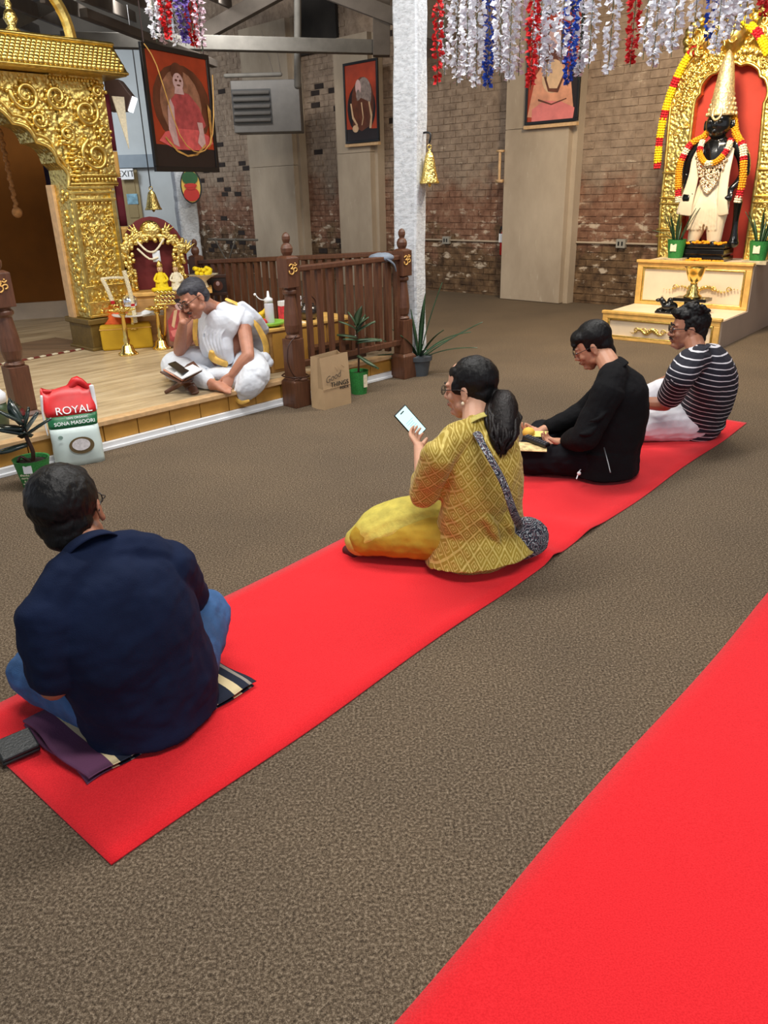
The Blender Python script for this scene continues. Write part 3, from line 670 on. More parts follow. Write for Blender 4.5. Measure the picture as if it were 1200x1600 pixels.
# ---------------- altar with the black statue ----------------
AL = at(940, 528); AR = at(1121, 546); au = (AR-AL).normalized(); av = V((-au.y, au.x, 0)); AWD = (AR-AL).length
def aq(a, b, z): return AL+au*a+av*b+UP*z
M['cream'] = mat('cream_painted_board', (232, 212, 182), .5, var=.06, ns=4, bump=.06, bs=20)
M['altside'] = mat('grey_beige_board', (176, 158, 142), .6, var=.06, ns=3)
al = thing('stepped_altar', 'two-step cream altar with gold framed panels under the black statue', 'altar', aq(.6, .8, 0))
AH1, AH2, T = .27, .72, .80; DEP = 1.35
def abox(a0, a1, b0, b1, z0, z1, mb=None): return (mb or MB()).box(aq((a0+a1)/2, (b0+b1)/2, (z0+z1)/2), (a1-a0, b1-b0, z1-z0), au, av, UP)
abox(0, AWD, 0, T+.02, 0, AH1).build('lower_step', M['cream'], al, bevel=.006); abox(0, AWD, T, T+DEP, 0, AH2).build('upper_step', M['cream'], al, bevel=.006)
def aframe(b, z0, z1):
    fw = .06; mb = MB(); d0, d1 = b-.022, b+.005
    abox(0, AWD, d0, d1, z1-fw*.9, z1+.004, mb); abox(0, AWD, d0, d1, z0, z0+fw*.55, mb); abox(0, fw, d0, d1, z0+fw*.5, z1-fw*.85, mb); abox(AWD-fw, AWD, d0, d1, z0+fw*.5, z1-fw*.85, mb)
    mb.build('frame', M['goldpaint'], al, bevel=.006)
    bd = MB(); g = fw+.012
    for (p, q) in (((g, z1-fw), (AWD-g, z1-fw)), ((g, z0+fw*.6), (AWD-g, z0+fw*.6)), ((g, z0+fw*.6), (g, z1-fw)), ((AWD-g, z0+fw*.6), (AWD-g, z1-fw))): bd.tube([aq(p[0], b-.012, p[1]), aq(q[0], b-.012, q[1])], .011, 6, 1)
    bd.build('gold_beading', M['goldflat'], al, smooth=True)
aframe(0, 0, AH1); aframe(T, AH1, AH2)
lp_ = MB(); lp_.box(aq(AWD/2, T-.01, AH2+.008), (AWD+.02, .07, .03), au, av, UP).box(aq(AWD/2, .0, AH1+.008), (AWD+.02, .06, .03), au, av, UP); lp_.build('gold_lip', M['goldpaint'], al, bevel=.006)
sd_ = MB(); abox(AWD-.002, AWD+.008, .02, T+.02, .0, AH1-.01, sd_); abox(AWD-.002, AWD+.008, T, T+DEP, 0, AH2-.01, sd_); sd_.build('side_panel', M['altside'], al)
ap1 = MB(); rr = random.Random(4)
def applique(b, z, c, w):
    for i in range(26):
        t = (i/25-.5)*2; ap1.ell(aq(c+t*w, b-.02, z+.02*math.sin(t*9)-.012*abs(t)), (.022*(1.15-abs(t)), .014, .018*(1.2-abs(t))), n=8, m=5)
    for sg in (-1, 1):
        for k_ in (0.3, .7): ap1.tube([aq(c+sg*w*k_+math.cos(a)*.03*(1-a/9), b-.02, z+math.sin(a)*.03*(1-a/9)) for a in (0, 1, 2, 3, 4, 5)], .006, 6, 2)
applique(0, .115, .52, .2); ap1.build('gold_applique', M['goldsmall'], al, smooth=True); ap1 = MB(); applique(T, .47, .72, .40); ap1.build('gold_applique', M['goldsmall'], al, smooth=True)
# arch (prabhavali) with red board
GB = T+.72; arc = thing('altar_arch', 'tall gold embossed arch with a red back board behind the black statue', 'arch', aq(.8, GB, AH2))
def gz(px, py): P = on(px, py, aq(0, GB, 0), av); q = P-AL; return q.dot(au), P.z
AX = gz(1151, 106)[0]
inner = []; outer = []
iw = AX-gz(1077, 255)[0]; ow = AX-gz(1042, 255)[0]; zsp = gz(1077, 172)[1]; zit = gz(1151, 98)[1]; zot = gz(1150, 58)[1]
AX_ = AX
for i in range(65):
    a = math.pi*i/64; sc2 = 1-.045*abs(math.sin(a*6.0))
    lf = 1-.085*(1-abs(math.sin(a*4.5+math.pi/4*0)))**2
    inner.append(V((AX_+iw*math.cos(a)*lf, zsp+(zit-zsp)*math.sin(a)**.9*lf)))
    outer.append(V((AX_+ow*math.cos(a), zsp+(zot-zsp)*math.sin(a)**.85)))
inner = [V((AX_+iw, AH2))]+[V((AX_+iw, lerp(AH2, zsp, t))) for t in (.33, .66)]+inner+[V((AX_-iw, lerp(AH2, zsp, t))) for t in (.66, .33)]+[V((AX_-iw, AH2))]
outer = [V((AX_+ow*.93, AH2))]+[V((AX_+ow*.98, lerp(AH2, zsp, t))) for t in (.33, .66)]+outer+[V((AX_-ow*.98, lerp(AH2, zsp, t))) for t in (.66, .33)]+[V((AX_-ow*.93, AH2))]
n = len(inner); vs = [aq(p.x, GB+d, p.y) for d in (-.06, .06) for q in (inner, outer) for p in q]; fs = []
for i in range(n-1): fs += [(i, i+1, n+i+1, n+i), (2*n+i+1, 2*n+i, 3*n+i, 3*n+i+1), (i+1, i, 2*n+i, 2*n+i+1), (n+i, n+i+1, 3*n+i+1, 3*n+i)]
fs += [(0, n, 3*n, 2*n), (2*n-1, n-1, 3*n-1, 4*n-1)]
ab_ = MB().add(vs, fs).build('arch_band', M['gold'], arc)
bo = MB(); poly = [(p.x, p.y) for p in outer]; cx = AX
poly2 = [((p.x-AX_)*.93+AX_, (p.y-AH2)*.965+AH2) for p in outer]
bo.prism(poly2, AL+av*(GB+.07), au, UP, 0, -.05)
bo.build('red_board', mat('vermilion_board', (188, 62, 46), .75, var=.05), arc)
rl = MB(); rr = random.Random(11)
rl.tube([aq(p.x, GB-.065, p.y) for p in inner], .02, 6, 1); rl.tube([aq(p.x, GB-.065, p.y) for p in outer], .018, 6, 1)
for i in range(n-1):
    for k_ in range(3 if i % 2 else 2):
        p = inner[i].lerp(inner[i+1], rr.random()).lerp(outer[i].lerp(outer[i+1], rr.random()), rr.uniform(.15, .85)); a = rr.uniform(0, 6.28); r = rr.uniform(.02, .045)
        rl.tube([aq(p.x+math.cos(a+t*1.4)*r*(1-t*.18), GB-.065-.01*math.sin(t*.8), p.y+math.sin(a+t*1.4)*r*(1-t*.18)) for t in range(5)], .009, 6, 2)
    p = inner[i].lerp(outer[i], .5); rl.ell(aq(p.x, GB-.06, p.y), (.028, .02, .028), n=8, m=5)
for zz in (.95, 1.02, 1.3, 1.36, 1.62):
    for sg in (-1, 1):
        a0, a1 = AX_+sg*iw, AX_+sg*ow; rl.tube([aq(a0, GB-.07, zz), aq(a1, GB-.07, zz)], .016, 6, 1)
rl.build('relief', M['goldflat'], ab_, smooth=True, root=arc)
# crest: lion face and side medallions on the crown of the arch
cr = MB()
for (px, py, R) in ((1150, 52, .22), (1100, 62, .17), (1196, 50, .18)):
    s_, z = gz(px, py); cr.ell(aq(s_, GB, z), (R*.8, R*.8, R), n=16, m=10)
    for i in range(14):
        a = i*2*math.pi/14; cr.ell(aq(s_+math.cos(a)*R*.95, GB-.04, z+math.sin(a)*R*1.05), (.05, .05, .055), n=8, m=6)
    for i in range(16):
        a = rr.uniform(0, 6.28); q = rr.uniform(0, R*.8); cr.tube([aq(s_+math.cos(a)*q+math.cos(a*3+t)*.04, GB-R*.62-.03, z+math.sin(a)*q+math.sin(a*3+t)*.04) for t in range(4)], .014, 6, 2)
cr.build('crest', M['goldflat'], arc, smooth=True)
# garland cylinder builder
def garland(name, pts, r, seq, label, group=None, squash=1.0):
    root = thing(name, label, 'garland', pts[0], group); L = [0.0]
    P = []
    mbs = {}
    K = 10; full = []
    for i in range(len(pts)-1):
        for t in range(K): 
            a, b, c, d = pts[max(i-1, 0)], pts[i], pts[i+1], pts[min(i+2, len(pts)-1)]; u = t/K
            full.append(.5*((2*b)+(c-a)*u+(2*a-5*b+4*c-d)*u*u+(3*b-a-3*c+d)*u**3))
    full.append(pts[-1]); cum = [0.0]
    for i in range(1, len(full)): cum.append(cum[-1]+(full[i]-full[i-1]).length)
    tot = cum[-1]; sw = sum(q[1] for q in seq); acc = 0.0; rr = random.Random(len(label))
    for (mk, wgt) in seq:
        l0, l1 = acc*tot/sw, (acc+wgt)*tot/sw; acc += wgt; mb = MB(); q = l0
        while q < l1:
            j = max(1, next((i for i in range(len(cum)) if cum[i] >= q), len(cum)-1)); u = (q-cum[j-1])/max(1e-6, cum[j]-cum[j-1]); c = full[j-1].lerp(full[j], u); tg = (full[j]-full[j-1]).normalized(); s_ = tg.orthogonal().normalized(); w_ = tg.cross(s_)
            k2 = rr.uniform(0, 6.28)
            for i in range(6):
                a = k2+i*math.pi/3; mb.ell(c+(s_*math.cos(a)+w_*math.sin(a))*r*.62, (r*.46, r*.46, r*.34), n=6, m=4)
            q += r*.62
        mb.build('flower_segment', M[mk], root, smooth=True)
    return root
# statue
st = aq((on(1098, 412, aq(0, T+.36, 0), av)-AL).dot(au), T+.36, AH2); sf = -av; srt = au     # faces the front; right of picture = +au
def S(a, b, z): return st+au*a*1.14+av*b+UP*z*.845     # z above the altar top
M['stone'] = mat('polished_black_stone', (16, 17, 18), .18, var=.2, ns=5, coat=.3)
idl = thing('deity_statue', 'black stone standing deity in tall gold crown and white silk robe', 'statue', st)
pd = MB(); pd.box(S(0, .02, .02), (.50, .34, .04), au, av, UP)
pr = [(-.25, .0), (-.25, .04), (-.22, .06), (-.25, .10), (-.25, .14), (-.21, .17), (-.25, .2), (-.25, .22)]
for a0, z0, z1 in ((.51, .0, .06), (.46, .05, .09), (.50, .08, .15), (.46, .14, .17), (.51, .16, .215)): pd.box(S(0, .02, (z0+z1)/2), (a0, .34*(a0/.5), (z1-z0)*.85), au, av, UP)
pd.build('lotus_plinth', M['stone'], idl, bevel=.012)
bod = MB(); zb = .20
bod.sweep([S(0, 0, zb+.62), S(0, 0, zb+.8), S(0, 0, zb+.98), S(0, -.0, zb+1.14), S(0, 0, zb+1.22), S(0, -.01, zb+1.26)], [.13, .125, .15, .16, .1, .05], [.09, .085, .095, .085, .06, .05], side=au)
bod.sweep([S(0, 0, zb+1.18), S(0, -.02, zb+1.34)], .05)
bod.ell(S(-.005, -.035, zb+1.38), (.128, .125, .142), n=22, m=14)
bod.ell(S(-.005, -.162, zb+1.37), (.018, .02, .034)); bod.ell(S(-.005, -.148, zb+1.30), (.036, .014, .013)); bod.ell(S(-.005, -.09, zb+1.30), (.03, .025, .02))
for sg in (-1, 1): bod.ell(S(-.005+sg*.125, -.02, zb+1.37), (.014, .024, .055)); bod.ell(S(-.005+sg*.045, -.15, zb+1.41), (.028, .012, .010))
for sg in (-1, 1):   # upper arms, bent; hands on the hips
    bod.sweep([S(sg*.17, 0, zb+1.14), S(sg*.235, .01, zb+1.0), S(sg*.26, .02, zb+.83)], [.066, .066, .054])
    bod.sweep([S(sg*.26, .02, zb+.83), S(sg*.235, -.06, zb+.72), S(sg*.20, -.1, zb+.66)], [.045, .038, .03])
    bod.sweep([S(sg*.20, -.1, zb+.66), S(sg*.19, -.12, zb+.58)], [.034, .03], [.022, .016], side=au)
    for f in range(4): bod.sweep([S(sg*(.165+f*.018), -.125, zb+.60), S(sg*(.165+f*.018), -.14, zb+.555), S(sg*(.165+f*.016), -.13, zb+.52)], .010, n=8)
    bod.sweep([S(sg*.16, -.11, zb+.64), S(sg*.135, -.13, zb+.6)], .011, n=8)
    bod.sweep([S(sg*.09, .02, zb+.6), S(sg*.09, .01, zb+.3), S(sg*.09, .02, zb+.05)], [.09, .06, .045]); bod.sweep([S(sg*.09, .03, zb+.025), S(sg*.10, -.12, zb+.02)], .035, .025, side=au)
bod.sweep([S(.24, .05, zb+.02), S(.24, .05, zb+.1), S(.235, .05, zb+.28), S(.24, .03, zb+.5)], [.06, .04, .03, .045])   # mace support at its side
bod.build('body', M['stone'], idl, remesh=.009, sm=2)
crw = MB(); crw.lathe(S(-.0, -.02, zb+1.47), [(.132, 0), (.13, .02), (.120, .06), (.110, .12), (.102, .2), (.086, .32), (.070, .42), (.058, .48), (.042, .52), (.028, .56), (.004, .59)], 26)
for i in range(9):
    for j in range(16-i): a = 2*math.pi*j/(16-i)+i*.3; r = .125-.0110*i; crw.ell(S(math.cos(a)*r, math.sin(a)*r-.01, zb+1.49+i*.052), (.016, .016, .02), n=6, m=5)
crw.tube([S(-.035, -.145, zb+1.54), S(-.035, -.158, zb+1.46), S(0, -.165, zb+1.42), S(.035, -.158, zb+1.46), S(.035, -.145, zb+1.54)], .013)
crw.build('crown', mat('jewelled_gold', (228, 200, 150), .34, .6, var=.4, ns=60, bump=1.0, bs=45), idl, smooth=True)
M['silk'] = mat('cream_silk', (226, 210, 180), .6, var=.07, ns=5, bump=.12, bs=40, sheen=.3)
rb = MB()
rb.sweep([S(0, 0, zb+.76), S(0, 0, zb+.66), S(-.0, -.01, zb+.5), S(-.02, -.01, zb+.38)], [.135, .16, .17, .13], [.10, .125, .12, .09], side=au)
for sg, zz_, wd2 in ((-1, .02, .085), (1, .06, .095)):
    rb.sweep([S(sg*.07, -.01, zb+.62), S(sg*.085, -.03, zb+.45), S(sg*.08, -.035, zb+.25), S(sg*.085-.03*(sg < 0), -.03, zb+zz_)], [.10, .11, .095, .055 if sg < 0 else .075], [.10, .10, .085, .045 if sg < 0 else .065], side=au)
for i in range(9):
    a = -.11+i*.027; rb.sweep([S(a*.5, -.115, zb+.64), S(a*.9, -.135, zb+.42), S(a*1.2-.02, -.11, zb+.18)], [.008, .014, .01], n=6)
rb.build('silk_robe', M['silk'], idl, remesh=.009, sm=2)
sh = MB()
sh.sweep([S(-.13, -.03, zb+1.15), S(-.145, -.105, zb+1.0), S(-.15, -.12, zb+.8), S(-.185, -.13, zb+.5), S(-.20, -.12, zb+.36)], [.035, .05, .055, .072, .085], .008, side=au, n=10)
sh.sweep([S(.13, -.03, zb+1.15), S(.14, -.105, zb+1.0), S(.13, -.12, zb+.8), S(.14, -.14, zb+.55), S(.16, -.12, zb+.36)], [.032, .042, .048, .05, .058], .008, side=au, n=10)
sh.build('shoulder_cloth', M['silk'], idl, smooth=True)
nk = MB(); rr = random.Random(2)
for i in range(300):
    u = rr.uniform(-1, 1); v = rr.uniform(0, 1); w = .15*(1-v)**.6; nk.ell(S(u*w+.0, -.135-.02*v, zb+.95-.34*v+.1*abs(u)*(1-v)), (.014, .014, .012), n=6, m=4)
nk.build('jewelled_breastplate', mat('silver_filigree', (226, 204, 172), .3, .8, var=.2, ns=60), idl, smooth=True)
ft = MB()
for i in range(60): a, b = rr.uniform(-.21, .21), rr.uniform(-.17, -.02); ft.ell(S(a, b, zb+.012+rr.uniform(0, .035)*(1-abs(a)*3)), (.018, .018, .012), n=6, m=5)
for i in range(46): a = rr.uniform(-.2, .24); ft.ell(S(a, -.19+rr.uniform(-.04, .02), .014+(.02 if rr.random() > .7 and abs(a) < .1 else 0)), (.018, .018, .013), n=6, m=5)
o = ft.build('marigold_heap', M['marigold']); tag(o, 'loose marigold heads heaped on and before the black plinth', 'flowers'); o['kind'] = 'stuff'
garland('flower_garland', [S(-.05, .05, zb+1.47), S(-.12, -.02, zb+1.27), S(-.235, -.06, zb+1.17), S(-.30, -.08, zb+.95), S(-.295, -.08, zb+.7), S(-.275, -.08, zb+.5)], .036, [('marigold', 6), ('redf', 1.1), ('creamf', 1), ('redf', .8), ('marigold', 5), ('redf', 1.4), ('creamf', 1)], 'long orange garland hanging over the statue shoulder on the left')
garland('flower_garland', [S(.09, .05, zb+1.47), S(.15, -.02, zb+1.27), S(.235, -.06, zb+1.12), S(.27, -.08, zb+.9), S(.28, -.08, zb+.7), S(.26, -.08, zb+.5)], .038, [('marigold', 6), ('redf', .9), ('creamf', 2), ('redf', .9), ('marigold', 5), ('redf', 1.4), ('creamf', 1)], 'long orange garland hanging over the statue shoulder on the right')
garland('flower_garland', [S(-.12, -.08, zb+1.2), S(-.115, -.14, zb+1.08), S(-.06, -.16, zb+.97), S(.0, -.165, zb+.945), S(.07, -.16, zb+.98), S(.13, -.14, zb+1.1), S(.13, -.08, zb+1.2)], .032, [('creamf', 1.4), ('redf', .8), ('marigold', 3), ('creamf', 1.2), ('marigold', 2.6), ('redf', 1), ('creamf', 1.6), ('redf', .5)], 'short flower garland round the neck of the black statue')
g_ = [gz(1032, 262), gz(1038, 205), gz(1052, 150), gz(1075, 98), gz(1097, 72)]
pts = [aq(s_, GB-.10, z) for s_, z in g_]
garland('arch_garland', pts, .042, [('redf', .7), ('yellowf', 2.2), ('redf', 1.1), ('yellowf', 2.4), ('redf', 1.2), ('yellowf', 3), ('redf', 1.2), ('yellowf', 3), ('redf', 1.4)], 'yellow and red segmented garland along the left flank of the gold arch')
g_ = [gz(1172, 34), gz(1186, 47), gz(1199, 62), gz(1212, 90)]
garland('arch_garland', [aq(s_, GB-.24, z) for s_, z in g_], .045, [('yellowf', 2), ('redf', 1), ('yellowf', 2)], 'yellow garland end on the crest at the right frame edge')
# brass lamp on the altar step, with dark tray and dark stone pieces
lb = aq(.78, .36, AH1)
bl = thing('brass_vessel', 'brass goblet-shaped lamp standing on a black tray on the altar step', 'lamp', lb)
MB().box(lb+UP*.14, (.34, .2, .035), au, av, UP).build('black_tray', M['stone'], bl, bevel=.008)
MB().box(lb+UP*.06, (.12, .12, .13), au, av, UP).build('support', M['stone'], bl, bevel=.01)
MB().lathe(lb+UP*.157, [(.085, 0), (.09, .015), (.06, .04), (.065, .06), (.045, .08), (.05, .1), (.035, .12), (.035, .15), (.06, .17), (.085, .24), (.1, .29), (.108, .30), (.09, .295), (.05, .2)], 26).build('goblet', M['brass'], bl, smooth=True)
cn = thing('stone_figure', 'small dark stone cow figure beside the brass lamp on the altar step', 'figurine', aq(.58, .25, AH1)); c_ = aq(.60, .25, AH1)
q = MB(); q.ell(c_+UP*.07, (.085, .05, .05)); q.ell(c_+UP*.12-au*.0+V((0, 0, .01)), (.03, .03, .03)); q.sweep([c_-au*.05+UP*.08, c_-au*.09+UP*.13], [.035, .028]); q.ell(c_-au*.12+UP*.125, (.035, .022, .02)); q.box(c_+UP*.012, (.26, .12, .024), au, av, UP)
for sg in (-1, 1): q.sweep([c_-au*.09+UP*.145+av*sg*.012, c_-au*.09+UP*.175+av*sg*.02], [.008, .004], n=6); q.sweep([c_-au*.06+UP*.05+av*sg*.03, c_-au*.11+UP*.03+av*sg*.03], .016, n=8)
q.build('body', M['stone'], cn, remesh=.006, sm=2)
# ---------------- hanging flower strands ----------------
M['pw'] = mat('white_silk_petal', (232, 234, 240), .8, var=.06, ns=30); M['pr'] = mat('red_silk_petal', (206, 28, 32), .8, var=.15, ns=30)
M['pb'] = mat('blue_silk_petal', (42, 84, 190), .8, var=.2, ns=30); M['pv'] = mat('violet_silk_petal', (96, 78, 150), .8, var=.2, ns=30)
M['pw2'] = mat('pinkish_silk_petal', (214, 190, 200), .8, var=.1, ns=30)
cname = {'pw': 'white', 'pr': 'red', 'pb': 'blue', 'pv': 'violet', 'pw2': 'pinkish white'}
def strand(px, pyb, pyt, Y, m, seed, wid, dens=62, label='', group='', ps=.022):
    a = atY(px, pyt, Y); b = atY(px+random.Random(seed).uniform(-1, 1), pyb, Y); a.y = b.y; a.x = b.x; L = a.z-b.z; r = random.Random(seed); mb = MB(); n = int(L*dens*(10 if m in ('pw', 'pw2') else 15)*(wid/.035)**1.2)
    for i in range(n):
        t = r.random(); w = wid*(.35+.65*min(1, t*3.5))*(1 if t > .12 else .6); th = r.uniform(0, 6.28); q = w*math.sqrt(r.random()); c = V((b.x+math.cos(th)*q, b.y+math.sin(th)*q, b.z+L*t))
        d = V((math.cos(th), math.sin(th), r.uniform(-.9, .3))).normalized(); s_ = d.cross(V((r.uniform(-1, 1), r.uniform(-1, 1), r.uniform(-1, 1)))).normalized(); u = ps*r.uniform(.7, 1.2); nn = d.cross(s_)
        mb.add([c, c+d*u*.55+s_*u*.5+nn*u*.12, c+d*u*1.15, c+d*u*.55-s_*u*.5+nn*u*.12], [(0, 1, 2), (0, 2, 3)])
    o = thing('flower_strand', label, 'garland', (b.x, b.y, b.z), group); mb.build('petals', M[m], o)['kind'] = 'stuff'; MB().tube([V((b.x, b.y, b.z-.02)), V((b.x, b.y, a.z+.2))], .0018, 5, 1).build('stem', M['leaf'], o)
    return o
SL = [(683, 128, 'pr', .016), (695, 112, 'pw', .014), (713, 128, 'pw', .030), (730, 118, 'pw', .026), (744, 132, 'pw', .032), (762, 134, 'pb', .028), (780, 112, 'pw', .03), (796, 122, 'pw', .032), (811, 112, 'pw2', .018),
      (829, 133, 'pr', .020), (842, 104, 'pw', .030), (854, 118, 'pw', .024), (877, 92, 'pw', .022), (888, 128, 'pb', .026), (905, 118, 'pw', .030), (919, 100, 'pw', .022), (951, 110, 'pw', .022), (985, 98, 'pr', .022), (1006, 86, 'pw', .014), (1020, 100, 'pw', .028),
      (1035, 70, 'pw', .022), (1050, 82, 'pw', .026), (1082, 55, 'pw', .016), (1105, 64, 'pb', .016), (1117, 82, 'pw', .026), (1132, 60, 'pw', .028), (1146, 46, 'pw', .028), (1163, 34, 'pw', .02), (1192, 24, 'pr', .02)]
ordn = ['first', 'second', 'third', 'fourth', 'fifth', 'sixth', 'seventh', 'eighth', 'ninth', 'tenth', 'eleventh', 'twelfth', 'thirteenth', 'fourteenth', 'fifteenth', 'sixteenth', 'seventeenth', 'eighteenth', 'nineteenth', 'twentieth', 'twenty-first', 'twenty-second', 'twenty-third']
tot = {}; cnt = {}
for q in SL: tot[q[2]] = tot.get(q[2], 0)+1
for i, (px, pb, m, w) in enumerate(SL):
    cnt[m] = cnt.get(m, 0)+1; Y = 4.9-(px-680)*.0012+(i % 3)*.12
    strand(px, pb, -75, Y, m, i, w, label='%s %s silk flower strand from the left, right of the white post' % (ordn[cnt[m]-1], cname[m]), group='silk flower strands right of the post', ps=.028 if m == 'pw' else .024)
SL2 = [(245, 60, 'pw', .03), (257, 66, 'pw2', .02), (264, 60, 'pr', .024), (276, 68, 'pw', .03), (290, 66, 'pv', .024), (303, 70, 'pr', .028), (316, 74, 'pw2', .024)]
tot2 = {}
for i, (px, pb, m, w) in enumerate(SL2):
    tot2[m] = tot2.get(m, 0)+1
    strand(px, pb, -75, 5.6+(i % 2)*.1, m, 90+i, w, label='%s %s silk flower strand of the bunch above the large portrait' % (ordn[tot2[m]-1], cname[m]), group='silk flower strands above the portrait', ps=.026)
# ---------------- framed portraits ----------------
flat = lambda n, c, **k: mat(n, c, k.pop('rough', .45), var=k.pop('var', .12), ns=k.pop('ns', 9), **k)
KM = {'orange': flat('print_orange', (166, 58, 26), ns=2.5, var=.3), 'umber': flat('print_umber', (98, 52, 32), ns=6, var=.3), 'dark': flat('print_dark', (34, 24, 24), ns=5), 'robe': flat('print_rose_robe', (172, 72, 74), ns=14, var=.25),
      'robe2': flat('print_coral_robe', (214, 92, 92), ns=14, var=.2), 'skin': flat('print_pale_skin', (206, 170, 166), ns=20), 'tan': flat('print_tan', (150, 104, 80), ns=12, var=.3), 'gold': flat('print_gold', (196, 150, 80), ns=20, var=.3), 'cream': flat('print_cream', (214, 178, 140), ns=10),
      'grey': flat('print_grey_hair', (140, 124, 116), ns=20, var=.3), 'peach': flat('print_peach', (212, 148, 116), ns=6, var=.2), 'pink': flat('print_pink', (214, 120, 116), ns=6), 'yellow': flat('paint_yellow', (232, 192, 84), var=.05), 'red': flat('paint_red', (196, 44, 34), var=.05), 'green': flat('paint_green', (36, 92, 50), var=.1)}
def ellipse(cx, cy, rx, ry, n=18, a0=0, a1=6.2832): return [(cx+rx*math.cos(a0+(a1-a0)*i/(n if a1-a0 > 6 else n-1)), cy+ry*math.sin(a0+(a1-a0)*i/(n if a1-a0 > 6 else n-1))) for i in range(n)]
def portrait(name, label, BLc, ax, w, h, shapes, fw=.03, frame='black', up=UP, base='orange', cat='picture'):
    t = thing(name, label, cat, BLc); ax = V(ax).normalized(); up = V(up).normalized(); BLc = V(BLc); nn = ax.cross(up)
    fr = MB(); c = BLc+ax*w/2+up*h/2
    for (a, b, x, y) in ((0, fw/2, w, fw), (0, h-fw/2, w, fw)): fr.box(BLc+ax*w/2+up*b, (x, .03, y), ax, nn, up)
    for a in (fw/2, w-fw/2): fr.box(BLc+ax*a+up*h/2, (fw, .03, h-2*fw), ax, nn, up)
    fr.build('frame', M[frame] if isinstance(frame, str) else frame, t, bevel=.003)
    MB().box(c-nn*.004, (w-fw*1.6, .012, h-fw*1.6), ax, nn, up).build('print', KM[base], t)
    for i, (m, poly) in enumerate(shapes):
        W_, H_ = w-2*fw, h-2*fw; P = [(fw+x*W_, fw+y*H_) for x, y in poly]
        MB().prism(P, BLc+nn*(.0026+.0008*i), ax, up, 0, .0006).build('printed_shape', KM[m], t)
    return t
_seat = [('umber', ellipse(.52, .52, .42, .30)), ('tan', ellipse(.5, .52, .30, .26)), ('dark', [(0, 0), (1, 0), (1, .17), (0, .2)]),
          ('umber', ellipse(.48, .76, .09, .07)), ('robe', [(.36, .28), (.33, .5), (.36, .56), (.46, .62), (.62, .61), (.76, .52), (.84, .38), (.7, .3)]),
          ('robe2', [(.12, .24), (.22, .31), (.4, .34), (.7, .34), (.86, .30), (.93, .24), (.7, .18), (.35, .18)]), ('skin', ellipse(.48, .69, .075, .065)), ('skin', [(.41, .60), (.55, .60), (.53, .66), (.43, .66)]),
          ('skin', [(.34, .56), (.29, .5), (.27, .33), (.32, .22), (.40, .20), (.37, .34), (.38, .5)]), ('skin', [(.70, .40), (.78, .40), (.80, .24), (.74, .2), (.68, .24), (.72, .32)]),
          ('umber', ellipse(.45, .70, .018, .009)), ('umber', ellipse(.51, .70, .018, .009)), ('umber', ellipse(.48, .665, .025, .006)), ('umber', ellipse(.48, .727, .01, .006)),
          ('gold', [(.2, .26), (.35, .16), (.5, .125), (.65, .14), (.8, .22), (.79, .235), (.64, .155), (.5, .14), (.36, .175), (.21, .275)]), ('gold', [(.84, .2), (.9, .25), (.93, .5), (.88, .55), (.88, .3)])]
seated = [(m, p if i == 2 else [(.5+(x-.5)*1.15, .30+(y-.30)*1.18) for x, y in p]) for i, (m, p) in enumerate(_seat)]
a = atY(243, 268, 8.1); b = atY(342, 270, 8.95); tl = atY(231, 64, 8.1)
b.z = a.z; pw_ = (b-a).length
por = portrait('framed_portrait', 'large black framed print of a robed seated figure hanging above the small shrine', a, b-a, pw_, tl.z-a.z, seated, fw=.045)
cn_ = MB(); top = tl.z
for q in (.06, .94): P = a.lerp(b, q); cn_.tube([V((P.x, P.y, top-.02)), V((P.x, P.y, 5.2))], .006, 5, 1)
cn_.build('hanging_cord', M['darkwood'], por)
gl = MB(); aa = (b-a).normalized(); nf = aa.cross(UP)
gl.tube([a+aa*.03+UP*(top-a.z-.02)+nf*.03, a+aa*.14+UP*.9+nf*.05, a+aa*.35+UP*.33+nf*.05, a+aa*.62+UP*.18+nf*.05, a+aa*.86+UP*.36+nf*.05, a+aa*.95+UP*.9+nf*.05], .006, 6); gl.build('bead_string', M['goldpaint'], por, smooth=True)
def on_panel(x, y, d): return on(x, y, NW*(W0+d), NW)
a = on_panel(541, 225, -.30); b = on_panel(593, 221, -.30); t = on_panel(536, 100, -.30); b.z = a.z
portrait('framed_portrait', 'dark red framed print of a figure in shadow hung beside the white post', a, b-a, (b-a).length, t.z-a.z, [('dark', ellipse(.5, .42, .46, .34)), ('umber', ellipse(.55, .5, .36, .33)), ('dark', [(0, 0), (1, 0), (1, .14), (0, .16)]),
    ('grey', ellipse(.6, .6, .24, .22)), ('umber', [(.2, .2), (.3, .5), (.5, .56), (.75, .5), (.85, .2), (.5, .12)]), ('skin', ellipse(.42, .70, .09, .1)), ('grey', ellipse(.42, .60, .07, .07)), ('cream', [(.15, .5), (.2, .3), (.36, .18), (.38, .21), (.25, .32), (.19, .5)]), ('cream', ellipse(.3, .16, .1, .05)), ('cream', [(.74, .5), (.8, .3), (.75, .15), (.82, .15), (.86, .32), (.78, .5)]), ('cream', [(.5, .5), (.55, .3), (.5, .2), (.53, .2), (.58, .3), (.54, .5)])], fw=.035)
MB().box(a.lerp(b, .5)+UP*-.03, ((b-a).length, .06, .04), (b-a).normalized(), NW, UP).build('picture_ledge', M['lightwood'], bpy.data.objects['framed_portrait.001'])
a = on_panel(820, 196, -.30); b = on_panel(903, 187, -.30); t = on_panel(821, 25, -.30); b.z = a.z
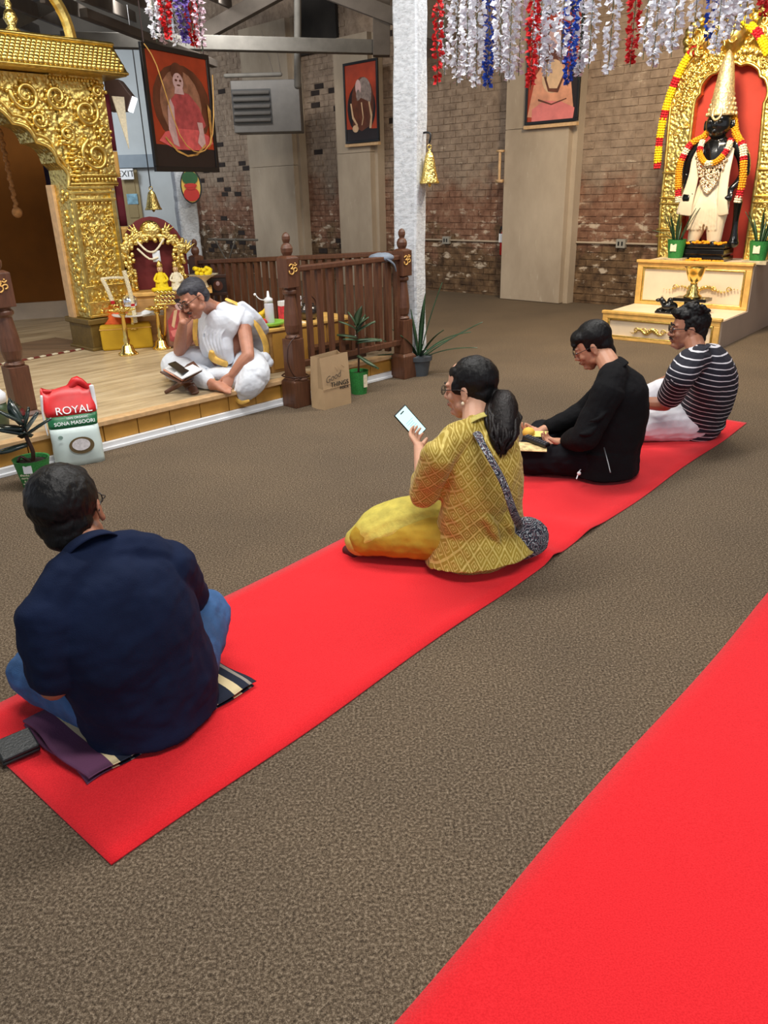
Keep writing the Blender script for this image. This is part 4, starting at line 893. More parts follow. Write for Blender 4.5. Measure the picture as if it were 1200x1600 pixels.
portrait('framed_portrait', 'framed orange print half hidden by flower strands on the broad pilaster', a, b-a, (b-a).length, t.z-a.z, [('dark', [(.7, 0), (1, 0), (1, .5), (.85, .55)]), ('umber', ellipse(.5, .7, .28, .2)), ('peach', [(0, .05), (.15, .45), (.3, .55), (.7, .55), (.85, .42), (.95, .08), (.5, .02)]), ('cream', ellipse(.5, .42, .22, .16)), ('skin', ellipse(.5, .78, .13, .1)), ('pink', [(.1, .12), (.35, .2), (.7, .17), (.97, .1), (.95, 0), (.1, 0)]), ('umber', [(.3, .45), (.42, .28), (.62, .26), (.76, .44), (.73, .45), (.6, .3), (.44, .31), (.33, .46)]), ('umber', [(.22, .22), (.5, .16), (.8, .2), (.8, .19), (.5, .145), (.22, .2)])], fw=.035)
MB().box(a.lerp(b, .5)+UP*-.03, ((b-a).length, .06, .04), (b-a).normalized(), NW, UP).build('picture_ledge', M['lightwood'], bpy.data.objects['framed_portrait.002'])
# painted pot board on the short post
c = atY(299, 291, 13.1); pb_ = thing('painted_board', 'oval black board painted with a red pot and green leaves', 'sign', c)
R_ = (1, .25, 0); k = 13.1/1230
def ov(rx, ry, d, m, cz=0, cx=0, name='painted_shape'): MB().prism(ellipse(cx*k, cz*k, rx*k, ry*k, 24), c-V((0, .02+d, 0)), R_, UP, 0, .01).build(name, m, pb_)
ov(15, 24, 0, M['black'], name='board'); ov(13, 22, .012, KM['yellow']); ov(11, 9.5, .024, KM['red'], -11); ov(7, 4, .03, KM['red'], -1); ov(9, 3, .034, KM['red'], 1); ov(11, 9, .028, KM['green'], 11)
# brass bell hanging near the far door, brass bell on the post
def bell(name, P, h, r, label, hang):
    t = thing(name, label, 'bell', P); P = V(P)
    MB().lathe(P, [(r, 0), (r*1.02, h*.03), (r*.86, h*.12), (r*.66, h*.4), (r*.5, h*.66), (r*.36, h*.8), (r*.12, h*.86), (r*.1, h*.9)], 22).build('bell_body', M['goldsmall'], t, smooth=True)
    MB().tube([P+UP*h*.86+V((r*.2*math.cos(i*.8), 0, h*.1+r*.2*math.sin(i*.8))) for i in range(9)], r*.06, 6).build('loop', M['brass'], t, smooth=True)
    MB().ell(P+UP*h*.02, (r*.2, r*.2, h*.12)).build('clapper', M['brass'], t, smooth=True)
    mb = MB(); hang(mb, P+UP*h*1.08); mb.build('bracket', M['black'], t, smooth=True); return t
bp = atY(671, 287, PP.y-.05)
bell('hanging_bell', bp, .285, .08, 'yellow brass temple bell hung from the side of the tall white post', lambda mb, Q: mb.tube([Q, Q+V((.01, 0, .06)), Q+V((-.03, .02, .075)), Q+V((-.12, .06, .06))], .008).box(Q+V((-.125, .07, .05)), (.03, .03, .12)))
bp = atY(240, 328, 12.0)
bell('hanging_bell', bp, .30, .12, 'small brass bell hanging far back to the left of the painted pot', lambda mb, Q: mb.tube([Q, Q+UP*2.2], .008))
# wall shelf bracket at far corner
sh_ = MB(); A_ = atY(326, 374, 13.6); B_ = atY(402, 375, 13.9); sh_.tube([A_, B_], .02, 6, 1).tube([A_+V((.1, 0, 0)), A_+V((.28, 0, -.38)), A_+V((.45, 0, 0))], .015, 6, 1)
tag(sh_.build('shelf_bracket', M['beam'], smooth=True), 'thin grey shelf rail with a v-shaped bracket on the far brick', 'shelf')
# ---------------- small shrine behind the reader ----------------
def cabinet(name, label, x0, x1, yb, z0, z1, Yd, rot, w, d, m='ply'):
    pass
sc0 = atY(262, 543, 7.55); sc0.z = SZ
cr_ = math.radians(12); ca = V((math.cos(cr_), math.sin(cr_), 0)); cb_ = V((-ca.y, ca.x, 0))
cw = (atY(330, 450, 7.55)-atY(207, 450, 7.55)).length
cz = atY(268, 456, 7.55).z; c0 = atY(268, 480, 7.55); c0.z = 0
cab = thing('wooden_cabinet', 'honey plywood cabinet carrying the small red and gold shrine', 'cabinet', c0+UP*SZ)
MB().box(c0+cb_*.2+UP*((SZ+cz)/2), (cw, .42, cz-SZ), ca, cb_, UP).build('body', M['golden_panel'], cab, bevel=.006)
MB().box(c0+cb_*.2+UP*(cz-.01), (cw+.05, .46, .035), ca, cb_, UP).build('top', M['goldpaint'], cab, bevel=.006)
for q in (-.25, .25): MB().box(c0+ca*(cw*q)-cb_*.014+UP*((SZ+cz)/2-.01), (cw*.44, .012, (cz-SZ)*.82), ca, cb_, UP).build('door', M['ply'], cab, bevel=.004)
srt_ = c0+cb_*.2+ca*(atY(252, 456, 7.55)-atY(268, 456, 7.55)).x+UP*(cz+.01)
shr = thing('small_shrine', 'small gold arch on a dark red back board behind the seated reader', 'shrine', srt_)
def q3(a, b, z): return srt_+ca*(a*.94-.012)+cb_*b+UP*z
M['darkred'] = mat('dark_red_board', (108, 24, 26), .6, var=.1)
hh = atY(252, 338, 7.7).z-srt_.z; hw_ = .30
MB().prism([(-hw_, 0)]+[(-hw_*math.cos(i*math.pi/14), hh-.36+.36*math.sin(i*math.pi/14)) for i in range(15)]+[(hw_, 0)], q3(0, .02, 0), ca, UP, -.0, -.04).build('back_board', M['darkred'], shr)
ar = MB(); pts = [q3(-.235, -.06, .0), q3(-.235, -.06, .2), q3(-.255, -.06, .38)]+[q3(-.25*math.cos(i*math.pi/10), -.06, .40+(hh-.56)*math.sin(i*math.pi/10)) for i in range(1, 10)]+[q3(.255, -.06, .38), q3(.235, -.06, .2), q3(.235, -.06, 0)]
ar.sweep(pts, [.055, .05, .075]+[.07]*9+[.075, .05, .055], .03, side=cb_, n=10, sub=3, flat=True)
# the sweep side runs into depth, so the visible width comes from the beads around it
rr = random.Random(6)
for i in range(len(pts)-1):
    for k_ in range(11):
        p = pts[i].lerp(pts[i+1], rr.random()); ar.ell(p+ca*rr.uniform(-.05, .05)-cb_*.05+UP*rr.uniform(-.05, .05)*(1 if 2 < i < 12 else .3), (.022, .018, .024), n=7, m=5)
for sg in (-1, 1):
    ar.ell(q3(sg*.27, -.09, .38), (.06, .04, .06)); ar.box(q3(sg*.235, -.085, .1), (.09, .03, .2), ca, cb_, UP)
    for (u, v, R) in ((.15, hh-.1, .055), (.33, hh-.26, .06)):
        for k_ in range(3): a_ = (.5+k_*.5); ar.sweep([q3(sg*(u-.02), -.06, v-.05), q3(sg*(u+R*math.cos(a_)*1.5), -.06, v-.03+R*math.sin(a_)*1.3)], [.03, .004], n=6)
ar.ell(q3(0, -.08, hh-.12), (.10, .05, .09))
ar.build('gold_arch', M['goldsmall'], shr, smooth=True)
gg = MB(); gg.tube([q3(-.13, -.12, .44), q3(-.05, -.14, .36), q3(.03, -.14, .36), q3(.12, -.12, .46)], .010, 6); gg.tube([q3(-.14, -.12, .38), q3(-.04, -.14, .29), q3(.04, -.14, .3)], .010, 6); gg.build('flower_string', M['creamf'], shr, smooth=True)
M['idolface'] = mat('painted_idol_face', (226, 186, 140), .5, var=.05)
def figurine(P, h, ax, body, label, crown='goldsmall'):
    t = thing('deity_figurine', label, 'figurine', P); P = V(P); ax = V(ax)
    mb = MB(); mb.sweep([P, P+UP*h*.3, P+UP*h*.55, P+UP*h*.66], [h*.24, h*.2, h*.12, h*.06], [h*.2, h*.14, h*.09, h*.05], side=ax, n=12)
    for sg in (-1, 1): mb.sweep([P+UP*h*.58+ax*sg*h*.12, P+UP*h*.4+ax*sg*h*.22-cb_*h*.08, P+UP*h*.32+ax*sg*h*.1-cb_*h*.16], h*.04, n=8); mb.sweep([P+UP*h*.06+ax*sg*h*.06, P+UP*h*.07+ax*sg*h*.3-cb_*h*.1, P+UP*h*.05-cb_*h*.2], h*.07, n=8)
    mb.build('robe', M[body], t, smooth=True)
    MB().ell(P+UP*h*.74, (h*.095, h*.1, h*.12)).ell(P+UP*h*.72-cb_*h*.1, (h*.02, h*.025, h*.03)).build('head', M['idolface'], t, smooth=True)
    e = MB(); [e.ell(P+UP*h*.755-cb_*h*.09+ax*sg*h*.038, (h*.018, h*.012, h*.012), n=6, m=4) for sg in (-1, 1)]; e.build('eyes', M['black'], t)
    MB().lathe(P+UP*h*.82, [(h*.1, 0), (h*.11, h*.03), (h*.08, h*.1), (h*.04, h*.18), (.001, h*.22)], 14).build('crown', M[crown], t, smooth=True); return t
figurine(q3(.05, -.20, 0), .27, ca, 'yellowf', 'little deity figurine wrapped in yellow cloth, left of a matching pair in the shrine')
figurine(q3(.20, -.18, 0), .26, ca, 'creamf', 'little deity figurine in cream cloth, right of the pair in the shrine')
wc = MB(); cloth(wc, q3(.03, -.13, .36), ca, .07, .10, .004, 1, N=6, K=5); tag(wc.build('cloth_square', M['cloth_white'], smooth=True), 'tiny folded white cloth hung on the shrine garland', 'cloth')
dsh = thing('offering_dish', 'cream dish of yellow flowers right of the small shrine', 'dish', q3(.47, -.05, 0)); dc = q3(.46, -.05, -.0)
MB().lathe(dc, [(.05, 0), (.04, .02), (.03, .06), (.07, .09), (.14, .12), (.15, .125), (.12, .115), (.0, .10)], 22).build('bowl', M['creamf'], dsh, smooth=True)
fy = MB()
for i in range(26): fy.ell(dc+V((rr.uniform(-.08, .08), rr.uniform(-.07, .07), .125+rr.uniform(0, .06))), (.024, .024, .02), n=6, m=5)
fy.build('flowers', M['yellowf'], dsh, smooth=True)['kind'] = 'stuff'
fp = atY(322, 470, 7.9); portrait('small_picture', 'small dark wood framed picture standing behind the reader', atY(325, 462, 8.0), (1, .1, 0), .22, .20, [('umber', ellipse(.5, .45, .3, .35)), ('skin', ellipse(.5, .6, .12, .15))], fw=.03, frame='darkwood', base='dark')
# yellow cloth box with offerings
yb = at(213, 553, SZ); ya = V((math.cos(.30), math.sin(.30), 0)); yc = V((-ya.y, ya.x, 0)); yw = .46; yh = .23
M['yellowcloth'] = mat('mustard_yellow_cloth', (196, 156, 26), .75, var=.1, ns=4, bump=.2, bs=20)
yb0 = at(161, 549, SZ); Yc = yb0+ya*yw/2+yc*.15
bx_ = thing('cloth_covered_box', 'low box draped in mustard yellow cloth beside the pavilion column', 'box', Yc)
MB().box(Yc+UP*yh/2, (yw, .32, yh), ya, yc, UP).build('cloth_cover', M['yellowcloth'], bx_, bevel=.02)
MB().box(Yc+UP*(yh-.035), (yw+.008, .328, .006), ya, yc, UP).build('hem', M['goldpaint'], bx_)
of = MB(); of.sweep([Yc-ya*.05+UP*yh, Yc-ya*.04+UP*(yh+.10)], [.15, .07], [.11, .05], side=ya)
tag(of.build('orange_cloth', mat('orange_cloth', (224, 96, 36), .7, var=.2, bump=.4), remesh=.01, sm=2, disp=[(.05, .02)]), 'crumpled orange cloth on the yellow box', 'cloth')
tray = atY(206, 492, Yc.y-.1); ty = thing('offering_tray', 'white oval tray held above the orange cloth on the yellow box', 'tray', tray)
MB().lathe(tray, [(.10, -.008), (.17, 0), (.18, .012), (.165, .008), (.09, .0)], 26).build('dish', M['white'], ty, smooth=True)
MB().lathe(tray-UP*.13, [(.05, 0), (.025, .02), (.02, .1), (.05, .125)]).build('stand', M['brass'], ty, smooth=True)
wr = MB(); wr.sweep([tray+ya*.10+UP*.0, tray+ya*.2+UP*.02, tray+ya*.32+UP*.01, tray+ya*.37-UP*.02], [.03, .04, .04, .015], [.02, .03, .03, .015])
tag(wr.build('rolled_cloth', M['cloth_white'], smooth=True, disp=[(.04, .012)]), 'rolled white cloth beside the silver-topped offering tray', 'cloth')
dm = atY(174, 474, Yc.y-.1); dmo = thing('silver_dome_lamp', 'shiny silver domed pot with brass base on the offering tray', 'pot', dm)
dm = tray+UP*.0-ya*.0+UP*.09
MB().lathe(dm-UP*.085, [(.05, 0), (.035, .02), (.04, .05), (.06, .07)]).build('base', M['brass'], dmo, smooth=True)
MB().ell(dm+UP*.03, (.072, .072, .066)).build('dome', mat('polished_silver', (226, 228, 236), .16, .9, var=.05), dmo, smooth=True)
fg = Yc+UP*yh
gp = [atY(194, 424, Yc.y-.12), atY(203, 455, Yc.y-.14), atY(208, 480, Yc.y-.15), atY(212, 505, Yc.y-.17)]
garland('jasmine_garland', gp, .02, [('creamf', 6), ('redf', .5), ('creamf', 3)], 'cream flower string hanging from the column beside the yellow box, right one')
gp = [atY(160, 437, Yc.y-.12), atY(168, 452, Yc.y-.14), atY(177, 475, Yc.y-.15)]
garland('jasmine_garland', gp, .019, [('creamf', 5), ('redf', .7)], 'cream flower string hanging from the column above the silver dome, left one')
gp = [atY(158, 436, Yc.y-.1), atY(176, 434, Yc.y-.1), atY(194, 434, Yc.y-.1)]
garland('jasmine_garland', gp, .013, [('creamf', 5)], 'short level cream flower string across the foot of the gold column')
def brass_lamp(P, h, label):
    t = thing('oil_lamp', label, 'lamp', P); P = V(P); k = h/.42
    MB().lathe(P, [(.075*k, 0), (.075*k, .012*k), (.055*k, .03*k), (.045*k, .07*k), (.02*k, .09*k), (.03*k, .12*k), (.018*k, .14*k), (.02*k, .2*k), (.014*k, .3*k), (.03*k, .32*k), (.02*k, .335*k)], 18).build('stem', M['brass'], t, smooth=True)
    MB().lathe(P+UP*.33*k, [(.02*k, 0), (.06*k, .02*k), (.075*k, .035*k), (.06*k, .03*k), (.015*k, .02*k), (.012*k, .07*k), (.02*k, .09*k), (.001, .12*k)], 18).build('oil_cup', M['brass'], t, smooth=True)
    mb = MB()
    for i in range(5): a = i*1.2566; mb.sweep([P+UP*.355*k+V((math.cos(a), math.sin(a), 0))*.05*k, P+UP*.36*k+V((math.cos(a), math.sin(a), 0))*.1*k], [.018*k, .008*k], n=6)
    mb.build('spouts', M['brass'], t, smooth=True)
    mb = MB()
    for i in range(6): a = i*1.047; mb.ell(P+V((math.cos(a), math.sin(a), 0))*.07*k+UP*.008, (.014*k, .014*k, .010*k), n=7, m=5)
    mb.build('feet', M['brass'], t, smooth=True); return t
brass_lamp(at(201, 554, SZ), .47, 'front brass pedestal oil lamp before the yellow cloth box')
brass_lamp(at(253, 545, SZ), .44, 'brass pedestal oil lamp beside the pink and red portrait cutout')
fg_ = MB()
for i in range(3):
    for j in range(5): fg_.tube([atY(243+j*6, 458+i*7, 6.9), atY(246+j*6, 455+i*7, 6.9), atY(249+j*6, 459+i*7, 6.9)], .008, 6, 2)
fgo = thing('filigree_screen', 'small gold filigree screen behind the second oil lamp', 'ornament', atY(255, 480, 6.9))
fg_.tube([atY(243, 476, 6.9), atY(274, 474, 6.9)], .01, 6, 1).build('filigree', M['brass'], fgo, smooth=True)
MB().tube([atY(258, 475, 6.92), at(258, 541, SZ)+V((0, .0, 0))], .012, 6, 1).build('post', M['brass'], fgo, smooth=True)
a = at(258, 548, SZ); a.y += 0; hgt = atY(262, 462, a.y+.1).z-SZ
portrait('standing_portrait', 'upright print of a figure in red and pink robes behind the reader elbow', a+V((0, .12, .01)), (1, .25, 0), .30, hgt, [('umber', ellipse(.5, .86, .34, .12)), ('robe', [(.05, .1), (.05, .5), (.3, .72), (.7, .72), (.98, .5), (.98, .1), (.5, .02)]), ('skin', ellipse(.5, .80, .15, .10)), ('dark', ellipse(.5, .885, .17, .045)), ('cream', [(.3, .7), (.42, .72), (.24, .35), (.16, .4)]), ('pink', [(.1, .3), (.4, .34), (.75, .2), (.6, .12), (.15, .18)]), ('dark', ellipse(.45, .81, .02, .008, 8)), ('dark', ellipse(.56, .81, .02, .008, 8))], fw=.012, frame='brownwood', base='tan')
# cabinet behind the reader with plates and bottle
k0 = at(413, 572, SZ); k1 = at(452, 583, SZ); kz = atY(430, 517, 6.15).z
kb = V((-.62, 6.32, 0)); kb = atY(462, 540, 6.35); kb.z = 0; kA = atY(412, 540, 6.2); kA.z = 0
kr = math.radians(43); ka = V((math.cos(kr), math.sin(kr), 0)); kn = V((-ka.y, ka.x, 0)); kc0 = at(427, 584, SZ); ktz = atY(429, 517, kc0.y).z; kc0.z = 0; kC = kc0+ka*.43+kn*.19
cab2 = thing('low_cabinet', 'low honey wood cabinet with fruit and vessels behind the front railing', 'cabinet', kC+UP*SZ)
kh = ktz-SZ
MB().box(kC+UP*(SZ+kh/2), (.86, .36, kh), ka, kn, UP).build('body', M['ply'], cab2, bevel=.006)
MB().box(kC+UP*(SZ+kh), (.90, .40, .022), ka, kn, UP).build('top', M['goldpaint'], cab2, bevel=.004)
for q in (-.28, 0, .28): MB().box(kC+ka*q-kn*.186+UP*(SZ+kh/2), (.26, .012, kh*.84), ka, kn, UP).build('door', M['golden_panel'], cab2, bevel=.004)
kt = SZ+kh+.012
def K(a, b, z=0): return kC+ka*(a-.03)+kn*b+UP*(kt+z)
gpn = MB().lathe(K(-.30, -.06), [(.06, 0), (.11, .015), (.125, .04), (.115, .038), (.05, .012)], 24); tag(gpn.build('green_dish', mat('lime_green_plastic', (140, 196, 74), .35, var=.05), smooth=True), 'lime green shallow plastic dish on the low cabinet', 'dish')
sqb = thing('squeeze_bottle', 'white plastic squeeze bottle with nozzle and tethered cap on the cabinet', 'bottle', K(-.28, .0, .035)); Q = K(-.285, -.04, .018)
MB().lathe(Q, [(.032, 0), (.036, .01), (.036, .15), (.03, .165)], 18).build('bottle_body', mat('frosted_plastic', (206, 206, 214), .4, var=.04), sqb, smooth=True)
MB().lathe(Q+UP*.16, [(.034, 0), (.034, .03), (.012, .045), (.007, .09)], 16).tube([Q+UP*.18-V((.03, 0, 0)), Q+UP*.19-V((.07, 0, 0)), Q+UP*.225-V((.1, 0, 0))], .004, 6).ell(Q+UP*.225-V((.103, 0, 0)), (.011,)*3).build('cap', M['white'], sqb, smooth=True)
frt = [('banana', (240, 196, 40), 'yellow banana on the fruit heap behind the reader shoulder', 3), ('apple', (196, 30, 34), 'red apple on the low cabinet beside the bananas', 2)]
yb_m = mat('banana_yellow', (240, 200, 50), .5, var=.12); ra_m = mat('apple_red', (190, 30, 34), .3, var=.2)
for i, off in enumerate((-.02, .025, .07)):
    P = K(-.42+off*.6, .02, .045+off*.5); mb = MB().sweep([P+ka*-.07+UP*.05, P-UP*.0, P+ka*.08+UP*.02, P+ka*.12+UP*.07], [.006, .02, .02, .006], n=8)
    tag(mb.build('banana', yb_m, smooth=True), ['lowest', 'middle', 'topmost'][i]+' yellow banana of the bunch behind the reader shoulder', 'fruit', 'bananas')
for i, (a_, b_) in enumerate(((-.40, -.10), (-.36, -.05))):
    tag(MB().ell(K(a_, b_, .034), (.036, .036, .033)).build('apple', ra_m, smooth=True), ['front', 'rear'][i]+' red apple beside the lime green dish', 'fruit', 'apples')
pf = MB()
for i in range(30): pf.ell(K(-.34+rr.uniform(-.07, .07), .05+rr.uniform(-.05, .05), .02+rr.uniform(0, .05)), (.016, .016, .013), n=6, m=5)
o = tag(pf.build('offering_flowers', M['yellowf']), 'mixed yellow flowers heaped behind the squeeze bottle', 'flowers'); o['kind'] = 'stuff'
bkk = thing('incense_box', 'small red and white carton on the cabinet behind the newel post', 'box', K(-.06, .08)); MB().box(K(-.06, .08, .06), (.07, .05, .12), ka, kn, UP).build('carton', mat('pinkish_red_card', (206, 60, 70), .5, var=.3, ns=40), bkk, bevel=.002); MB().box(K(-.06, .08, .14), (.07, .05, .04), ka, kn, UP).build('lid', M['white'], bkk, bevel=.002)
tag(MB().box(K(.10, .1, .09), (.07, .04, .18), ka, kn, UP).build('white_carton', M['white'], bevel=.003), 'white upright carton behind the second railing baluster', 'box')
stp = thing('steel_pot', 'dark steel pot with a round handle seen between the first balusters', 'pot', K(.12, -.02))
MB().lathe(K(.12, -.02), [(.05, 0), (.075, .02), (.085, .06), (.075, .1), (.05, .115), (.055, .125), (.045, .12)], 20).build('vessel', mat('dark_steel', (96, 92, 90), .25, .9, var=.1), stp, smooth=True)
MB().tube([K(.12+.09*math.cos(i*.45), -.02, .10+.09*math.sin(i*.45)) for i in range(8)], .006, 6).build('handle', M['darkwood'], stp, smooth=True)
fl2 = MB()
for i in range(14): fl2.ell(K(-.02+rr.uniform(-.03, .03), -.14, -.06+rr.uniform(-.06, .06)), (.016, .016, .018), n=6, m=5)
tag(fl2.build('flower_spray', M['creamf']), 'small spray of pale flowers hanging on the cabinet edge by the newel post', 'flowers')['kind'] = 'stuff'
for i, (x, y) in enumerate(((521, 537), (540, 532), (553, 533))):
    P = on(x, y, N1+sn*.34, sn); tag(MB().box(P, (.085 if i < 2 else .05, .05, .10), sd, sn, UP).build('white_packet', M['white'], bevel=.004), ['left', 'middle', 'right'][i]+' white packet seen between the railing balusters above the paper bag', 'packet', 'white packets behind the railing')
shl_ = MB(); pA = on(566, 590, N1+sn*.34, sn); shl_.box(N1.lerp(N2, .58)+sn*.32+UP*.345, (.6, .22, .03), sd, sn, UP); tag(shl_.build('low_bench', M['brownwood'], bevel=.004), 'low brown bench top behind the railing carrying the white packets', 'bench')
MB().box(N1.lerp(N2, .58)+sn*.32+UP*.26, (.56, .18, .14), sd, sn, UP).build('bench_body', M['darkwood'], bpy.data.objects['low_bench'])
# cap on the rail
cpP = atY(596, 405, N2.y-.12); cp = thing('flat_cap', 'grey cloth cap hung over the end of the railing', 'cap', cpP)
mb = MB(); mb.ell(cpP+V((0, 0, .012)), (.105, .085, .04), n=20, m=10); mb.build('crown', mat('grey_denim', (118, 128, 142), .85, var=.15, bump=.3, bs=80), cp, smooth=True, disp=[(.04, .015)])
mb = MB(); mb.sweep([cpP+V((.05, -.03, .0)), cpP+V((.10, -.05, -.04)), cpP+V((.115, -.05, -.09))], [.055, .05, .03], [.012, .008, .006], side=(0, 1, 0)); mb.build('brim', mat('grey_denim_dark', (92, 102, 116), .85, var=.15), cp, smooth=True)
# ---------------- potted plants ----------------
def pot(root, P, r0, r1, h, m, n=26):
    MB().lathe(P, [(r0, 0), (lerp(r0, r1, .5), h*.5), (r1, h), (r1*1.02, h), (r1*.93, h-.002), (r1*.88, h*.86)], n).build('pot', M[m], root, smooth=False)
    MB().lathe(P, [(r1*.9, h*.86), (r1*.5, h*.9), (.001, h*.89)], n).build('soil', M['soil'], root, smooth=True)
def blade(root, P, d, L, w, bend, m='leaf', twist=0.0, th=.003):
    d = V(d).normalized(); s_ = d.cross(UP)
    if s_.length < .1: s_ = V((1, 0, 0))
    s_ = (Quaternion(d, twist) @ s_.normalized()); N = 9; vs = []; cur = V(P); dirn = d.copy()
    hz = V((d.x, d.y, 0)); hz = hz.normalized() if hz.length > .01 else V((1, 0, 0))
    for l in range(N+1):
        t = l/N; ww = w*(.55+.45*math.sin(min(1, t*1.6)*math.pi/2))*(1-max(0, (t-.45)/.55)**1.8)+.0006
        nn = dirn.cross(s_).normalized()
        vs += [cur-s_*ww/2, cur+nn*(-w*.12-th), cur+s_*ww/2, cur-nn*(w*.12-th)]
        cur = cur+dirn*(L/N); dirn = (dirn+(hz*bend-UP*bend*.9)*(1/N)).normalized()
    fs = []
    for l in range(N):
        for i in range(4): k_ = (i+1) % 4; fs.append((l*4+i, l*4+k_, l*4+4+k_, l*4+4+i))
    fs += [(3, 2, 1, 0), (N*4, N*4+1, N*4+2, N*4+3)]
    return MB().add(vs, fs).build('leaf', M[m], root, smooth=True)
# snake plant by the white post
gpP = at(656, 588); gpP.y += .06; r = random.Random(9)
sp1 = thing('snake_plant', 'snake plant with long spreading leaves in a grey pot by the white post', 'plant', gpP)
pot(sp1, gpP, .075, .105, .17, 'greypot'); MB().lathe(gpP+UP*.13, [(.103, 0), (.112, .004), (.114, .04), (.106, .042)], 26).build('rim', M['greypot'], sp1)
for (dx, dy, dz, L, w, b) in ((.05, 0, 1, .56, .045, .1), (.22, 0, 1, .66, .04, .15), (-.12, .1, 1, .42, .045, .1), (.45, -.1, .55, .5, .04, .7), (.8, .1, .55, .60, .04, .2), (-.7, 0, .6, .42, .035, .5), (-.5, .1, .8, .36, .04, .3), (-.9, -.2, .35, .34, .035, .5), (.3, -.3, .8, .38, .04, .5), (.95, -.2, .45, .48, .03, .5), (-1, -.3, .12, .60, .032, .15), (-.3, -.3, .7, .32, .05, .4), (.6, .3, .6, .34, .04, .6), (.1, -.4, .5, .26, .04, .8)):
    blade(sp1, gpP+V((dx*.04, dy*.04, .15)), (dx, dy, dz), L, w, b)
# green woven pot beside the paper bag
g2 = at(561, 616); g2.y += .04; pl = thing('rubber_plant', 'slim leafy houseplant in a green woven pot beside the paper bag', 'plant', g2)
pot(pl, g2, .062, .08, .185, 'green'); MB().box(g2+V((.055, -.055, .11)), (.035, .006, .10), (.8, .6, 0), (-.6, .8, 0), UP).build('white_tag', M['creamf'], pl)
MB().tube([g2+UP*.16, g2+UP*.34+V((.01, 0, 0)), g2+V((0, 0, .47)), g2+UP*.56], .008, 7).build('stem', M['darkwood'], pl, smooth=True)
for (dx, dy, dz, z, L, w) in ((-.9, 0, .3, .44, .16, .06), (-.7, -.2, .6, .50, .16, .05), (.7, 0, .6, .48, .17, .06), (.9, .1, .1, .42, .2, .06), (.1, 0, 1, .54, .16, .04), (-.3, 0, 1, .52, .14, .05), (.5, -.2, .8, .5, .15, .055), (.8, -.1, .2, .40, .2, .06), (.75, -.3, -.4, .30, .2, .06), (-.5, -.3, .2, .42, .13, .05), (.3, .3, .7, .5, .15, .05)):
    blade(pl, g2+UP*z, (dx, dy, dz), L, w*1.5, .4, 'leaf2')
# front left plant
g3 = at(48, 766); g3.y += .08; p3 = thing('broad_leaf_plant', 'broad-leaved plant in a green woven pot at the left edge below the stage', 'plant', g3)
pot(p3, g3, .068, .098, .165, 'green', 30)
wtag = MB().box(g3+V((.012, -.090, .125)), (.045, .006, .045), (1, .1, 0), (-.1, 1, .15), UP); wtag.build('price_label', M['white'], p3)
for i, tx in enumerate(('thanks for', 'nurturing', 'a plant', 'with care')): text('lettering', tx, .019, g3+V((.004, -.090+.0035*i, .092-.018*i)), basis((1, .05, 0), (0, .16, 1)), M['creamf'], p3, depth=.0006)
MB().tube([g3+UP*.12, g3+UP*.2+V((.02, 0, 0)), g3+UP*.29+V((0, 0, 0)), g3+UP*.38], .012, 7).tube([g3+UP*.13, g3+UP*.18+V((-.04, -.02, 0)), g3+UP*.16+V((-.06, -.03, 0))], .008, 6).build('stem', M['darkwood'], p3, smooth=True)
M['leaf3'] = mat('dark_glossy_leaf', (38, 50, 46), .22, var=.25, ns=9, coat=.3)
for (dx, dy, dz, z, L, w, b) in ((.85, -.1, .55, .29, .20, .075, .1), (.55, 0, .8, .31, .15, .07, .2), (-.9, -.1, .4, .30, .2, .08, .3), (-.8, -.3, -.1, .24, .18, .09, .2), (.3, .2, .9, .34, .12, .06, .1), (-.4, .2, .9, .36, .16, .07, .1), (-.9, .1, .15, .33, .2, .08, .2), (.2, -.5, .4, .28, .1, .06, .2), (-.6, -.3, .6, .36, .18, .07, .1)):
    blade(p3, g3+UP*z, (dx, dy, dz), L, w*1.45, b, 'leaf3')
bs2 = thing('wicker_stand', 'green striped basket and white lid behind the plant at the left edge', 'basket', at(-8, 700, SZ)); q = at(-4, 668, SZ)
MB().lathe(q, [(.07, 0), (.085, .1), (.08, .16)], 18).build('basket', M['leaf2'], bs2, smooth=True); MB().lathe(q+UP*.16, [(.085, 0), (.088, .05), (.06, .08), (.0, .085)], 18).build('lid', M['cloth_white'], bs2, smooth=True)
# altar pots on small slabs
for (a_, lab, sw_) in ((.335, 'snake plant in a green pot on a marble slab, left of the black statue', 1), (1.185, 'snake plant in a green pot on a marble slab, right of the black statue', 0)):
    P = aq(a_, T+.17, AH2); slb = tag(MB().box(P+UP*.018, (.24, .22, .036), au, av, UP).build('marble_slab', mat('veined_marble_%d' % sw_, (186, 172, 140), .3, var=.3, ns=12), bevel=.004), 'small marble slab under the %s potted plant on the altar' % ('left' if sw_ else 'right'), 'slab')
    P = P+UP*.036; t_ = thing('snake_plant', lab, 'plant', P); pot(t_, P, .075, .098, .19, 'green')
    MB().box(P-av*.088+UP*.11-au*.0, (.065, .006, .075), au, av, UP).build('paper_tag', M['creamf'], t_)
    for j in range(10):
        a2_ = j*2.4+sw_; L = .22+.2*((j*7) % 5)/5; blade(t_, P+V((math.cos(a2_)*.04, math.sin(a2_)*.04, .16)), (math.cos(a2_)*.3, math.sin(a2_)*.3, 1), L, .03, .25, 'leaf')
    if sw_: blade(t_, P+UP*.16, (-.9, .3, .8), .3, .025, .5, 'leaf')
